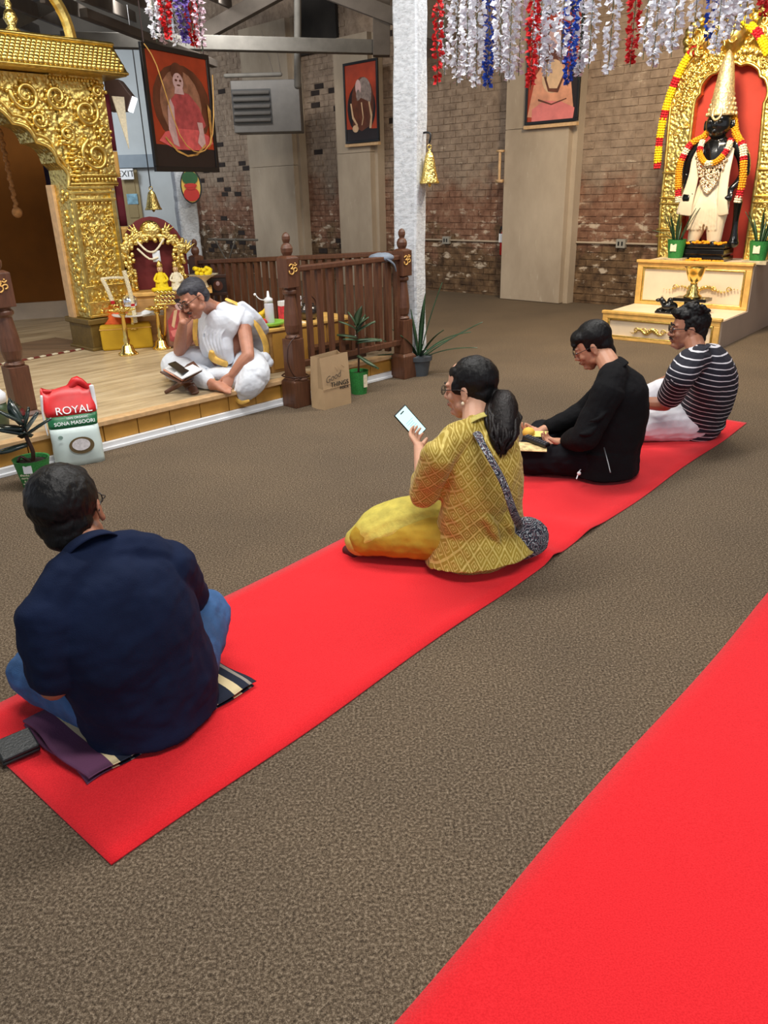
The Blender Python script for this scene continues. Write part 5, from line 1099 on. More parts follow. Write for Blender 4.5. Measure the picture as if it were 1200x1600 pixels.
# ---------------- bags on the floor ----------------
bA = at(507, 641); bB = at(549, 630); bd_ = (bB-bA).normalized(); bn_ = V((-bd_.y, bd_.x, 0)); bw = (bB-bA).length; bdp = .15; bh = .385
M['kraft'] = mat('kraft_paper', (176, 148, 112), .8, var=.06, ns=5, bump=.25, bs=12)
pb2 = thing('paper_bag', 'brown kraft paper bag with black lettering standing by the newel post', 'bag', bA)
def pbp(a, b, z): return bA+bd_*a+bn_*b+UP*z
mb = MB(); wv = lambda i: .004*math.sin(i*2.1)
W2 = bw
mb.add([pbp(0, 0, 0), pbp(W2, 0, 0), pbp(W2, bdp, 0), pbp(0, bdp, 0), pbp(.004, .004, bh*.4), pbp(W2-.002, 0, bh*.4), pbp(W2, bdp, bh*.4), pbp(0, bdp, bh*.4), pbp(-.004, .02, bh), pbp(W2*.98, .015, bh+.01), pbp(W2, bdp-.01, bh+.01), pbp(0, bdp-.02, bh),
        pbp(-.012, bdp/2, .0), pbp(.012, bdp/2, bh*.4), pbp(.02, bdp/2, bh), pbp(W2-.03, bdp/2, bh)],
       [(3, 2, 1, 0, 12), (0, 1, 5, 4), (4, 5, 9, 8), (1, 2, 6, 5), (5, 6, 10, 15, 9), (2, 3, 7, 6), (6, 7, 11, 10), (3, 12, 13, 7), (12, 0, 4, 13), (7, 13, 14, 11), (13, 4, 8, 14)])
bo_ = mb.build('bag_body', M['kraft'], pb2); so = bo_.modifiers.new('s', 'SOLIDIFY'); so.thickness = .002
MB().box(pbp(W2/2, -.0015, bh*.4), (W2*.99, .003, .003), bd_, bn_, UP).tube([pbp(W2*.45, -.004, bh*.80), pbp(W2*.5, -.008, bh*.74), pbp(W2*.52, -.004, bh*.70)], .003, 5).tube([pbp(W2*.68, -.003, bh*.82), pbp(W2*.74, -.006, bh*.78), pbp(W2*.78, -.003, bh*.76)], .003, 5).build('crease', M['kraft'], bo_, root=pb2)
ink = mat('black_ink', (42, 38, 36), .8, var=0)
fr_ = basis(bd_, UP)
text('lettering', 'Good', .066, pbp(W2*.36, -.0022, bh*.60), basis(bd_+UP*.22, UP), mat('grey_ink', (96, 82, 68), .8, var=0), pb2, .0005, shear=.35)
text('lettering', 'THINGS', .050, pbp(W2*.60, -.0012, bh*.455), fr_, ink, pb2, .0012); text('lettering', 'INSIDE', .030, pbp(W2*.76, -.0012, bh*.365), fr_, ink, pb2, .0012)
# rice sack
rA = at(88, 734); rB = at(166, 722); rd_ = (rB-rA).normalized(); rnn = V((-rd_.y, rd_.x, 0)); rw = (rB-rA).length; rh = .44
rs = thing('rice_sack', 'plump rice sack with red top and green band leaning on the stage front', 'sack', rA)
def sack(z0, z1, m, name, th=.14, lean=.10, extra=0.0, xw=1.0, jag=0.0):
    N, K = 16, max(3, int((z1-z0)/.03)); vs = []; F = []
    for j in range(K+1):
        z = lerp(z0, z1, j/K); t = z/rh
        for i in range(2*N):
            a = 2*math.pi*i/(2*N); ca_, sa_ = math.cos(a), math.sin(a); ex = .42; x = math.copysign(abs(ca_)**ex, ca_); y = math.copysign(abs(sa_)**.65, sa_)
            w_ = rw/2*(1-.02*math.sin(t*5)); d_ = th/2*(1-.9*max(0, t-.45)/.55)*(.8+.2*math.sin(min(1, t*3)*math.pi/2))+extra
            tz = z+(jag*(.35+.65*math.sin(i*1.1)) if j == K else 0)
            P = rA+rd_*(rw/2+x*w_*xw+extra*x)+rnn*(th/2+y*d_+lean*t*t*1.0)+UP*tz; vs.append(P)
    n2 = 2*N
    for j in range(K):
        for i in range(n2): k_ = (i+1) % n2; F.append((j*n2+i, j*n2+k_, (j+1)*n2+k_, (j+1)*n2+i))
    F.append(tuple(reversed(range(n2)))); F.append(tuple(K*n2+i for i in range(n2)))
    return MB().add(vs, F).build(name, m, rs, smooth=True, disp=[(.08, .016)] if extra == 0 else [(.08, .016)])
M['sackw'] = mat('pale_woven_plastic', (206, 222, 218), .4, var=.05); M['sackr'] = mat('red_woven_plastic', (206, 34, 38), .38, var=.1, ns=12); M['sackg'] = mat('green_woven_plastic', (30, 108, 66), .4, var=.05)
sack(0, .235, M['sackw'], 'sack_body'); sack(.235, .30, M['sackg'], 'green_band', extra=.0008); sack(.30, .435, M['sackr'], 'red_top', extra=.0006, jag=.03)
mb = MB(); mb.sweep([rA+rd_*.02+rnn*.17+UP*.44, rA+rd_*rw*.3+rnn*.17+UP*.435, rA+rd_*rw*.55+rnn*.18+UP*.44, rA+rd_*rw*.75+rnn*.18+UP*.48, rA+rd_*rw*.95+rnn*.17+UP*.43], [.014, .012, .02, .028, .012], [.02, .015, .03, .03, .015]); mb.build('folded_mouth', M['sackr'], rs, smooth=True, disp=[(.03, .015)])
mb = MB(); mb.sweep([rA+rd_*.0+rnn*.10+UP*.43, rA-rd_*.012+rnn*.09+UP*.32, rA-rd_*.008+rnn*.07+UP*.2], [.02, .018, .01], [.008, .006, .004], side=rnn); mb.build('white_seam', M['white'], rs, smooth=True)
mb = MB(); mb.sweep([rA+rd_*rw*1.0+rnn*.14+UP*.45, rA+rd_*rw*1.01+rnn*.13+UP*.38, rA+rd_*rw*1.01+rnn*.11+UP*.31], [.014, .012, .008], [.008, .006, .004], side=rd_); mb.build('white_seam', M['white'], rs, smooth=True)
def rsp(x, z, o=.0):   # point on the sack front
    t = z/rh; d_ = .07*(1-.9*max(0, t-.45)/.55)*(.8+.2*math.sin(min(1, t*3)*math.pi/2)); return rA+rd_*(rw*x)+rnn*(.07-d_+.10*t*t-.006-o)+UP*z
nf_ = basis(rd_, (rsp(.5, .38)-rsp(.5, .30))); nf2 = basis(rd_, (rsp(.5, .29)-rsp(.5, .24))); nf3 = basis(rd_, UP)
text('lettering', 'ROYAL', .066, rsp(.56, .330, .004), nf_, M['white'], rs, .002); text('lettering', '100% ORGANIC', .018, rsp(.6, .288, .006), nf2, M['white'], rs, .0015); text('lettering', 'SONA MASOORI', .0315, rsp(.53, .262, .006), nf2, M['white'], rs, .0015)
mb = MB().prism(ellipse(0, 0, .072, .052, 26), rsp(.58, .13, .006), rd_, UP, 0, .003); mb.build('bowl_print', mat('print_brown_bowl', (110, 92, 60), .5), rs)
mb = MB().prism(ellipse(0, 0, .052, .036, 22), rsp(.57, .135, .0095), rd_, UP, 0, .002); mb.build('rice_print', mat('print_rice', (228, 224, 226), .5, var=.15, ns=60), rs)
mb = MB().prism(ellipse(0, 0, .014, .012, 14), rsp(.2, .19, .006), rd_, UP, 0, .002); mb.build('round_mark', mat('print_grey_green', (140, 168, 158), .5), rs)
# black wallet, folded striped blanket
wlP = at(26, 1176, .02); wl_ = thing('wallet', 'black leather wallet standing folded at the corner of the striped blanket', 'wallet', V((wlP.x, wlP.y, 0)))
A_ = at(2, 1162, .01); B_ = at(50, 1168, .01); wd_ = (at(52, 1160, .03)-at(6, 1180, .03)).normalized(); wd_.z = 0; wd_.normalize(); wn = V((-wd_.y, wd_.x, 0)); wc_ = at(26, 1166, .03)
M['leather'] = mat('black_leather', (34, 38, 38), .42, var=.15, ns=20, bump=.2, bs=120)
for i, z in enumerate((.020, .036)): MB().box(V((wc_.x, wc_.y, z)), (.105, .09, .012), wd_, (wn+UP*(.05+.1*i)).normalized(), None or UP).build('flap', M['leather'], wl_, bevel=.005)
MB().box(V((wc_.x, wc_.y, .026))+wn*.04, (.10, .012, .026), wd_, wn, UP).build('spine', M['leather'], wl_, bevel=.005)
mA = at(136, 1226, .01); mB_ = at(398, 1072, .01); mC = at(36, 1130, .02); md = (mB_-mA); md.z = 0; mL = md.length; md.normalize(); mn = V((-md.y, md.x, 0)); mW = abs((mC-mA).dot(mn))
def blanket():
    t = NT('striped_blanket'); u = t.dot(tuple(md)); u0 = 0.0; x = t.math('SUBTRACT', u, u0); w = t.noise(3, 2); x = t.math('ADD', x, t.math('MULTIPLY', t.math('SUBTRACT', w, .5), .012))
    rp = t.node('ShaderNodeValToRGB'); rp.color_ramp.interpolation = 'CONSTANT'; e = rp.color_ramp.elements
    P_ = srgb(104, 60, 92); C_ = srgb(226, 206, 160); N_ = srgb(22, 30, 50); G_ = srgb(150, 140, 130)
    st_ = [(0, P_), (.13, C_), (.165, N_), (.225, G_), (.245, N_), (.275, G_), (.295, N_), (.35, P_), (.55, N_), (.72, G_), (.75, N_), (.85, C_), (.91, N_), (.96, G_), (.98, N_)]
    while len(e) < len(st_): e.new(.5)
    for i, (p, c) in enumerate(st_): e[i].position = p; e[i].color = c
    t.l(t.math('DIVIDE', x, mL), rp.inputs[0]); t.l(rp.outputs[0], t.b.inputs['Base Color']); t.b.inputs['Roughness'].default_value = .9; t.bump(t.noise(200, 2), .4, .003); return t.m
M['blanket'] = blanket(); bl_ = thing('striped_blanket', 'folded purple, navy and cream striped blanket under the man in the navy polo', 'blanket', (mA.x, mA.y, 0))
for i in range(2):
    mb = MB(); NX, NY = 40, 16; vs = []; z0 = .0095+.017*i
    for l in (0, 1):
        for a in range(NX+1):
            for b in range(NY+1):
                q = b/NY; edge = math.sin(math.pi*min(1, q*8)/2)
                vs.append(V((mA.x, mA.y, 0))+md*(mL*a/NX+.008*math.sin(q*7+i*2))+mn*(mW*q-.006*i+.004*math.sin(a*.5+i))+UP*(z0+(.008-.0075*l*1)*edge*(1 if l == 0 else -1)+.0025*math.sin(a*.4+b*.3)+(.0 if l == 0 else .001)))
    Nn = (NX+1)*(NY+1); I = lambda l, a, b: l*Nn+a*(NY+1)+b; fs = []
    for a in range(NX):
        for b in range(NY): fs.append((I(0, a, b), I(0, a+1, b), I(0, a+1, b+1), I(0, a, b+1))); fs.append((I(1, a, b), I(1, a, b+1), I(1, a+1, b+1), I(1, a+1, b)))
        fs.append((I(0, a, 0), I(1, a, 0), I(1, a+1, 0), I(0, a+1, 0))); fs.append((I(0, a, NY), I(0, a+1, NY), I(1, a+1, NY), I(1, a, NY)))
    for b in range(NY): fs.append((I(0, 0, b), I(0, 0, b+1), I(1, 0, b+1), I(1, 0, b))); fs.append((I(0, NX, b), I(1, NX, b), I(1, NX, b+1), I(0, NX, b+1)))
    mb.add(vs, fs).build('fold', M['blanket'], bl_, smooth=True)
# ---------------- people ----------------
def skinmat(name, c):
    t = NT(name); n = t.noise(26, 5); c = srgb(*c); t.l(t.ramp(n, [(.3, tuple(x*.86 for x in c[:3])+(1,)), (.7, c)]), t.b.inputs['Base Color'])
    t.b.inputs['Roughness'].default_value = .48; t.b.inputs['Subsurface Weight'].default_value = .08; t.b.inputs['Subsurface Radius'].default_value = (.02, .008, .005); t.bump(t.noise(160, 2), .06, .002); return t.m
def hairmat(name, c, rough=.5):
    t = NT(name); n = t.noise(18, 4, scl=(1, 1, 7)); n2 = t.noise(90, 3, scl=(1, 1, .25)); c = srgb(*c)
    t.l(t.ramp(n, [(.3, tuple(x*.5 for x in c[:3])+(1,)), (.7, tuple(x*1.5 for x in c[:3])+(1,))]), t.b.inputs['Base Color']); t.b.inputs['Roughness'].default_value = rough; t.b.inputs['Specular IOR Level'].default_value = .3; t.bump(n2, .5, .008); return t.m
def head_m(c, f, up=(0, 0, 1), s=1.0):
    f = V(f).normalized(); x = f.cross(V(up)).normalized(); u = x.cross(f); M_ = Matrix((x, f, u)).transposed().to_4x4(); return Matrix.Translation(V(c)) @ M_ @ Matrix.Scale(s, 4)
def eh(mb, Mx, c, r, n=14, m=9, rot=None): R = Mx.to_3x3(); return mb.ell(Mx @ V(c), r, R @ (rot or Matrix.Identity(3)), n, m)
def sh_(mb, Mx, pts, rs, rf=None, side=(1, 0, 0), n=12): return mb.sweep([Mx @ V(p) for p in pts], rs, rf, side=(Mx.to_3x3() @ V(side)), n=n)
def head(mb, Mx, full=1.0):
    e = lambda c, r, rot=None: eh(mb, Mx, c, r, rot=rot)
    e((0, -.015, .035), (.074, .094, .082)); sh_(mb, Mx, [(0, .018, .06), (0, .026, .02), (0, .03, -.03), (0, .038, -.075), (0, .05, -.098)], [.066, .068, .062*full, .048*full, .028], [.062, .060, .055, .044, .028])
    for sg in (-1, 1):
        e((sg*.045, .012, -.062), (.020*full, .036, .026)); e((sg*.036, .062, -.026), (.024*full, .022, .022)); e((sg*.030, .078, .028), (.024, .012, .008)); e((sg*.013, .092, -.034), (.009, .009, .008))
        e((sg*.031, .076, .006), (.017, .012, .012)); e((sg*.078, -.008, -.004), (.007, .019, .032), Matrix.Rotation(.25*sg, 3, 'Z')); e((sg*.080, -.006, -.026), (.008, .010, .012))
    sh_(mb, Mx, [(0, .080, .022), (0, .094, -.006), (0, .106, -.030)], [.008, .009, .013], [.008, .009, .010]); e((0, .092, -.040), (.010, .012, .006))
    e((0, .086, -.058), (.023, .012, .0065)); e((0, .085, -.069), (.019, .012, .0075)); e((0, .074, -.095), (.020, .018, .015))
    return mb
def face_bits(root, Mx, nm='', lip=(140, 84, 76), brow=(26, 22, 20), glasses=None, closed=False, stache=False, gray=False):
    R = Mx.to_3x3()
    e = MB(); [eh(e, Mx, (sg*.031, .0825, .006), (.0105, .0075, .0055 if not closed else .0028), 12, 8) for sg in (-1, 1)]; e.build('eyes', M['white'], root, smooth=True)
    e = MB(); [eh(e, Mx, (sg*.031, .0895, .005), (.0042, .0018, .0042), 10, 6) for sg in (-1, 1)]; e.build('irises', M['black'], root, smooth=True)
    bm_ = mat('eyebrow_'+nm, brow, .9, var=.1)
    e = MB(); [sh_(e, Mx, [(sg*.012, .094, .026), (sg*.030, .0925, .033), (sg*.048, .080, .028)], [.0045, .0048, .002], side=(0, 0, 1), n=7) for sg in (-1, 1)]; e.build('eyebrows', bm_, root, smooth=True)
    e = MB(); sh_(e, Mx, [(-.020, .091, -.0625), (0, .0985, -.061), (.020, .091, -.0625)], [.003, .0058, .003], [.0035, .0045, .0035], side=(0, 0, 1), n=8); e.build('lips', mat('lips_'+nm, lip, .45, var=.1), root, smooth=True)
    if stache: e = MB(); sh_(e, Mx, [(-.026, .088, -.055), (0, .100, -.0485), (.026, .088, -.055)], [.003, .0055, .003], side=(0, 0, 1), n=8); e.build('moustache', bm_, root, smooth=True, disp=[(.01, .004)])
    if glasses:
        g = MB(); w, h, thk = glasses
        for sg in (-1, 1):
            pts = [(sg*.033+w*math.copysign(abs(math.cos(a))**.6, math.cos(a)), .104-.25*abs(w*math.cos(a)+.0)*(1 if sg*math.cos(a) > 0 else 0), .004+h*math.copysign(abs(math.sin(a))**.6, math.sin(a))) for a in [i*2*math.pi/16 for i in range(17)]]
            g.tube([Mx @ V(p) for p in pts], thk, 6, 1); g.tube([Mx @ V((sg*(.033+w), .098, .010)), Mx @ V((sg*.079, .06, .013)), Mx @ V((sg*.084, -.004, .012)), Mx @ V((sg*.083, -.024, -.004))], thk, 6, 3)
        g.tube([Mx @ V((-.013, .105, .008)), Mx @ V((0, .108, .011)), Mx @ V((.013, .105, .008))], thk, 6, 2); g.build('glasses', M['black'], root, smooth=True)
        gl_ = bpy.data.materials.get('lens_glass')
        if not gl_:
            gl_ = bpy.data.materials.new('lens_glass'); gl_.use_nodes = True; nt_ = gl_.node_tree; b = nt_.nodes['Principled BSDF']; b.inputs['Transmission Weight'].default_value = 1; b.inputs['Roughness'].default_value = .02; b.inputs['IOR'].default_value = 1.05
        g = MB(); [eh(g, Mx, (sg*.033, .1035, .004), (w*.96, .0012, h*.96), 14, 8) for sg in (-1, 1)]; g.build('lenses', gl_, root, smooth=True)
def hand(mb, w, d, n, ts, s=1.0, curl=(.5, .6, .4), spread=.10, thumb=(.6, .4), ind=None):
    w = V(w); d = V(d).normalized(); n = V(n); n = (n-d*n.dot(d)).normalized(); t = d.cross(n)*ts     # t points to the thumb side
    mb.sweep([w-d*.015*s, w+d*.02*s, w+d*.06*s, w+d*.085*s], [.026*s, .032*s, .040*s, .038*s], [.019*s, .016*s, .0145*s, .012*s], side=t, n=14)
    mb.ell(w+d*.035*s+t*.022*s+n*.006*s, (.016*s,)*3)
    for i, (off, L) in enumerate(((.029, .070), (.0100, .080), (-.0095, .074), (-.0280, .058))):
        a = spread*(1.2-i*.8); p = w+d*(.083-.004*abs(i-1))*s+t*off*s; fd = (d*math.cos(a)+t*math.sin(a)).normalized(); pts = [p-fd*.02*s, p]; ang = 0; q = p; c_ = curl if not ind or i else ind
        for k_, sg_ in enumerate((.45, .32, .25)):
            ang += c_[k_]; dd = fd*math.cos(ang)+n*math.sin(ang); q = q+dd*(L*sg_*s); pts.append(q)
        mb.sweep(pts, [.0095*s, .0095*s, .0085*s, .0078*s, .0065*s], n=10, sub=3)
    p = w+d*.022*s+t*.026*s; dd = (d*math.cos(thumb[0])+t*math.sin(thumb[0])+n*thumb[1]).normalized(); d2 = (d*.8+t*.25+n*(thumb[1]+.15)).normalized()
    mb.sweep([p-dd*.01*s, p+dd*.030*s, p+dd*.030*s+d2*.028*s, p+dd*.030*s+d2*.05*s], [.0145*s, .0125*s, .0105*s, .008*s], n=10)
def arm(mb, s_, e, w, k=1.0): mb.sweep([s_, V(s_).lerp(V(e), .5), e], [.05*k, .046*k, .040*k]); mb.sweep([e, V(e).lerp(V(w), .35), w], [.040*k, .041*k, .026*k], n=12)
def leg(mb, h, k_, a, k=1.0): mb.sweep([h, V(h).lerp(V(k_), .5), k_], [.085*k, .075*k, .055*k]); mb.sweep([k_, V(k_).lerp(V(a), .35), a], [.052*k, .053*k, .034*k])
def foot(mb, a, d, up=(0, 0, 1), s=1.0, toes=True, sgn=1):
    a = V(a); d = V(d).normalized(); up = V(up); sd_ = d.cross(up).normalized(); mb.sweep([a-d*.045*s-up*.02, a+up*.0, a+d*.07*s-up*.012, a+d*.125*s-up*.02], [.030, .034, .040, .038], [.028, .034, .024, .015], side=sd_)
    for i in range(5): mb.sweep([a+d*.11*s+sd_*sgn*(.030-.015*i)-up*.022, a+d*(.165-.011*i)*s+sd_*sgn*(.031-.0155*i)-up*.024], .0115 if i == 0 else .0085, n=8)
def torso(mb, J, rs, rf, side, n=20):
    h, c = V(J['hip']), V(J['neck']); bow = V(J.get('bow', (0, 0, 0)))
    mb.sweep([h-UP*.02, h.lerp(c, .3)+bow*.7, h.lerp(c, .6)+bow, h.lerp(c, .85)+bow*.5, c], rs, rf, side=side, n=n)
def person(label, J, skin, vox=.005, hairf=None, group=None):
    root = thing('person', label, 'person', (J['hip'][0], J['hip'][1], J.get('floor', 0)), group)
    side = (V(J['shR'])-V(J['shL'])); side.z = 0; side.normalize(); J['side'] = side; J['fwd'] = UP.cross(side)
    J['hipL'] = V(J['hip'])-side*.085; J['hipR'] = V(J['hip'])+side*.085
    mb = MB(); k = .86
    torso(mb, J, [.14, .125, .14, .13, .05], [.10, .09, .10, .08, .05], side)
    mb.sweep([V(J['shL']), V(J['neck'])-UP*.02, V(J['shR'])], [.05, .06, .05])
    H = J['H'] = head_m(J['head'], J['hf'], J.get('hu', (0, 0, 1)), J.get('hs', 1.0))
    mb.sweep([V(J['neck'])-UP*.03, V(J['neck']).lerp(H @ V((0, -.025, -.05)), .5), H @ V((0, -.022, -.035))], [.062, .056, .054]); head(mb, H, J.get('full', 1.0))
    for s_ in 'LR': arm(mb, J['sh'+s_], J['el'+s_], J['wr'+s_], J.get('ak', 1.0)); leg(mb, J['hip'+s_], J['kn'+s_], J['an'+s_], .9)
    return root, mb
def hair_cap(root, H, m, extra=None, r=(.083, .100, .088), c=(0, -.028, .045), disp=.01, low=True, vox=.005):
    mb = MB(); eh(mb, H, c, r, 20, 14)
    if low: eh(mb, H, (0, -.055, -.01), (.072, .058, .060), 18, 12)
    if extra: extra(mb)
    return mb.build('hair', m, root, remesh=vox, sm=2, disp=[(.02, disp)])
def cloth_fig(name, root, m, fn, vox=.0065, sm=3, disp=((.14, .022), (.045, .006))):
    mb = MB(); fn(mb); return mb.build(name, m, root, remesh=vox, sm=sm, disp=list(disp))
def sleeve(mb, J, s_, t, r0, r1, r2=None):
    s0, e, w = V(J['sh'+s_]), V(J['el'+s_]), V(J['wr'+s_])
    if t <= 1: mb.sweep([s0, s0.lerp(e, t*.5), s0.lerp(e, t)], [r0, (r0+r1)/2, r1], flat=False, n=16)
    else: mb.sweep([s0, s0.lerp(e, .5), e], [r0, (r0+r1)/2, r1], n=16); mb.sweep([e, e.lerp(w, (t-1)*.5), e.lerp(w, t-1)], [r1, r1*.9, r2 or r1*.8], n=16)
def trousers(mb, J, r=(.12, .10, .085), r2=(.085, .075, .05), end=1.0):
    mb.sweep([J['hipL']-UP*.0, J['hipR']], .115, .105, side=UP)
    for s_ in 'LR':
        k_, a = V(J['kn'+s_]), V(J['an'+s_]); h = V(J['hip'+s_]); mb.sweep([h, h.lerp(k_, .5)+UP*.01, k_], list(r), n=16); mb.sweep([k_, k_.lerp(a, .4*end), k_.lerp(a, end)], list(r2), n=16)
def fold(mb, pts, r): mb.sweep([V(p) for p in pts], [r*.15]+[r]*(len(pts)-2)+[r*.15], n=8)
A = lambda x, y, z: at(x, y, z)
hb = hairmat('black_hair', (11, 10, 10)); hb2 = hairmat('dark_brown_hair', (20, 13, 12)); hg = hairmat('greying_hair', (60, 60, 66), .5)

# --- man in the navy polo, seen from behind ---
J = dict(hip=(-.722, 1.952, .125), neck=A(146, 868, .612), head=A(109, 800, .70), hf=(-.05, 1, -.12), hu=(-.14, .10, 1), shL=A(76, 962, .505), shR=A(262, 885, .515), elL=A(84, 1072, .29), elR=A(296, 940, .27), wrL=(-.96, 2.08, .22), wrR=(-.76, 2.32, .22),
         knL=A(58, 1048, .13), knR=A(318, 958, .20), anL=(-.82, 2.30, .08), anR=(-1.0, 2.20, .07), hs=1.08, bow=(.02, -.03, 0), floor=.02)
root, mb = person('man in a navy polo shirt and blue jeans sitting cross-legged, back to the camera', J, None)
sk = skinmat('skin_a', (166, 112, 86)); F = J['fwd']
hand(mb, J['wrL'], F+J['side']*.6-UP*.2, -UP*.6+J['side'], 1); hand(mb, J['wrR'], F-J['side']*.4-UP*.3, -UP, 1)
foot(mb, J['anL'], J['side']+F*.3, s=.95, sgn=1); foot(mb, J['anR'], -J['side']+F*.2, s=.95, sgn=-1)
mb.build('body', sk, root, remesh=.0045, sm=2)
face_bits(root, J['H'], 'a', glasses=(.023, .015, .0018))
def ex(mb): eh(mb, J['H'], (0, -.075, -.035), (.055, .035, .05)); eh(mb, J['H'], (0, .03, .085), (.06, .05, .03)); [eh(mb, J['H'], (sg*.068, .012, .014), (.007, .016, .026)) for sg in (-1, 1)]
hair_cap(root, J['H'], hb, ex, r=(.087, .102, .090), disp=.008)
navy = mat('navy_pique', (17, 29, 56), .9, var=.14, ns=4, bump=.25, bs=320, spec=.2)
def polo(mb):
    torso(mb, J, [.218, .218, .212, .180, .070], [.165, .155, .150, .125, .064], J['side'], 26); mb.sweep([V(J['shL']), V(J['shL']).lerp(V(J['neck']), .5)+UP*.012, V(J['neck'])-UP*.035, V(J['shR']).lerp(V(J['neck']), .5)+UP*.012, V(J['shR'])], [.072, .082, .085, .082, .072], [.065, .075, .08, .075, .065], side=UP)
    sleeve(mb, J, 'L', .80, .082, .070); sleeve(mb, J, 'R', .84, .082, .070)
    mb.sweep([V(J['hip'])-UP*.10, V(J['hip'])+UP*.02], [.205, .212], [.162, .162], side=J['side'], n=26, flat=True)
    B = -F*.142
    fold(mb, [V(J['hip'])+B+J['side']*.02+UP*.10, V(J['hip'])+B*1.04+J['side']*.05+UP*.16, V(J['hip'])+B*.95+J['side']*.07+UP*.25], .026)
    fold(mb, [V(J['hip'])+B-J['side']*.14+UP*.08, V(J['hip'])+B*1.06-J['side']*.06+UP*.10, V(J['hip'])+B*1.05+J['side']*.03+UP*.16], .026)
    fold(mb, [V(J['hip'])+B-J['side']*.17+UP*.17, V(J['hip'])+B*1.05-J['side']*.08+UP*.15, V(J['hip'])+B*1.07+J['side']*.0+UP*.21], .022)
cloth_fig('polo_shirt', root, navy, polo, disp=((.12, .026), (.05, .004)))
def collar(root, J, m, r, h, th, tilt, name='collar', drop=.0, n=24, c0=None):
    c = c0 or (V(J['neck'])+UP*drop); ax = (V(J['H'] @ V((0, -.02, -.06)))-V(J['neck'])).normalized(); s_ = J['side']; f = ax.cross(s_).normalized()*-1; vs = []; fs = []
    for l, rr_, z in ((0, r*1.02, -.0), (1, r*.93, h), (2, r*.93-th, h), (3, r*.95-th, 0)):
        for i in range(n): a = 2*math.pi*i/n; q = rr_*(1.0 if l in (1, 2) else 1.12); vs.append(c+s_*(math.cos(a)*q)+f*(math.sin(a)*q)+ax*(z-.03*max(0, math.sin(a))*tilt))
    for l in range(4):
        for i in range(n): k_ = (i+1) % n; l2 = (l+1) % 4; fs.append((l*n+i, l*n+k_, l2*n+k_, l2*n+i))
    return MB().add(vs, fs).build(name, m, root, smooth=True, subd=1)
collar(root, J, navy, .080, .050, .006, 1, drop=-.002)
jeans = mat('blue_denim', (52, 92, 140), .85, var=.3, ns=9, bump=.3, bs=260)
cloth_fig('jeans', root, jeans, lambda mb: trousers(mb, J, (.13, .112, .092), (.09, .085, .06), .92), disp=((.09, .02), (.03, .004)))

# --- woman in the yellow kurta ---
J2 = dict(hip=(.405, 3.02, .12), neck=A(744, 668, .612), head=A(733, 608, .735), hf=(-.86, .45, -.10), hu=(-.08, .06, 1), shL=A(684, 712, .545), shR=A(784, 682, .55), elL=A(664, 768, .36), wrL=A(654, 697, .46), elR=A(790, 745, .33), wrR=(.30, 3.42, .26), knL=A(572, 842, .11), knR=(.42, 3.50, .13), anL=(.20, 3.38, .06), anR=(.02, 3.30, .06), bow=(.02, -.03, 0), hs=1.0, ak=.86, full=.95)
root, mb = person('woman with a dark ponytail in a mustard patterned kurta looking at her phone', J2, None)
sk2 = skinmat('skin_b', (214, 164, 136)); F = J2['fwd']
PhC = A(641, 660, .50); PhL = (atY(662, 683, PhC.y)-atY(621, 637, PhC.y)).normalized(); PhN = (V((-.05, -.80, .62))).normalized(); PhN = (PhN-PhL*PhN.dot(PhL)).normalized(); PhW = PhL.cross(PhN)
hd_ = (V(A(636, 668, .488))-V(J2['wrL'])).normalized()
hand(mb, J2['wrL'], hd_, PhN*.9-PhW*.0+PhL*.2, 1, .95, curl=(.35, .5, .4), thumb=(.35, .5))
hand(mb, J2['wrR'], -J2['side']+F*.3-UP*.1, -UP, -1, .9)
foot(mb, J2['anL'], J2['side']+F*.2, s=.85); foot(mb, J2['anR'], -J2['side']*.9-F*.35, s=.85)
mb.build('body', sk2, root, remesh=.0045, sm=2)
face_bits(root, J2['H'], 'b', glasses=(.024, .017, .0016))
def ex2(mb):
    H = J2['H']; eh(mb, H, (0, -.07, -.01), (.066, .05, .07)); eh(mb, H, (0, .02, .075), (.068, .06, .035)); eh(mb, H, (0, -.115, -.035), (.035, .035, .035)); [eh(mb, H, (sg*.068, .018, .020), (.009, .036, .034)) for sg in (-1, 1)]
hair_cap(root, J2['H'], hb, ex2, r=(.086, .103, .094), disp=.006)
H = J2['H']; tl_ = MB(); b0 = H @ V((0, -.12, -.03)); e0 = A(780, 694, .56)+V((.0, -.05, 0))
mid = b0.lerp(e0, .45)+V((.012, -.03, .01))
tl_.sweep([b0, b0.lerp(mid, .5)+V((.014, -.01, .02)), mid, mid.lerp(e0, .6), e0], [.030, .052, .060, .050, .018], [.026, .045, .05, .04, .014]); rr = random.Random(3)
for i in range(60):
    a_ = rr.uniform(0, 6.28); o_ = V((math.cos(a_)*.056, math.sin(a_)*.046, 0)); w1, w2_ = [V((rr.uniform(-.012, .012), rr.uniform(-.012, .012), 0)) for _ in (0, 1)]; tl_.sweep([b0+o_*.45, b0.lerp(mid, .5)+o_*.95+w1, mid+o_*1.04+w2_, mid.lerp(e0, .5)+o_*.95+w1, e0.lerp(mid, .15)+o_*.6+w2_, e0+o_*.35-UP*rr.uniform(0, .035)], [.007, .009, .010, .009, .007, .002], n=6, sub=3)
tl_.build('ponytail', hb2, root, smooth=True, disp=[(.02, .008)])
MB().ell(b0+V((.006, 0, 0)), (.032, .032, .026)).build('hair_tie', M['black'], root, smooth=True)
MB().ell(H @ V((-.085, -.002, -.042)), (.007, .007, .008)).build('earring', mat('pearl', (240, 226, 196), .2, var=0), root, smooth=True)
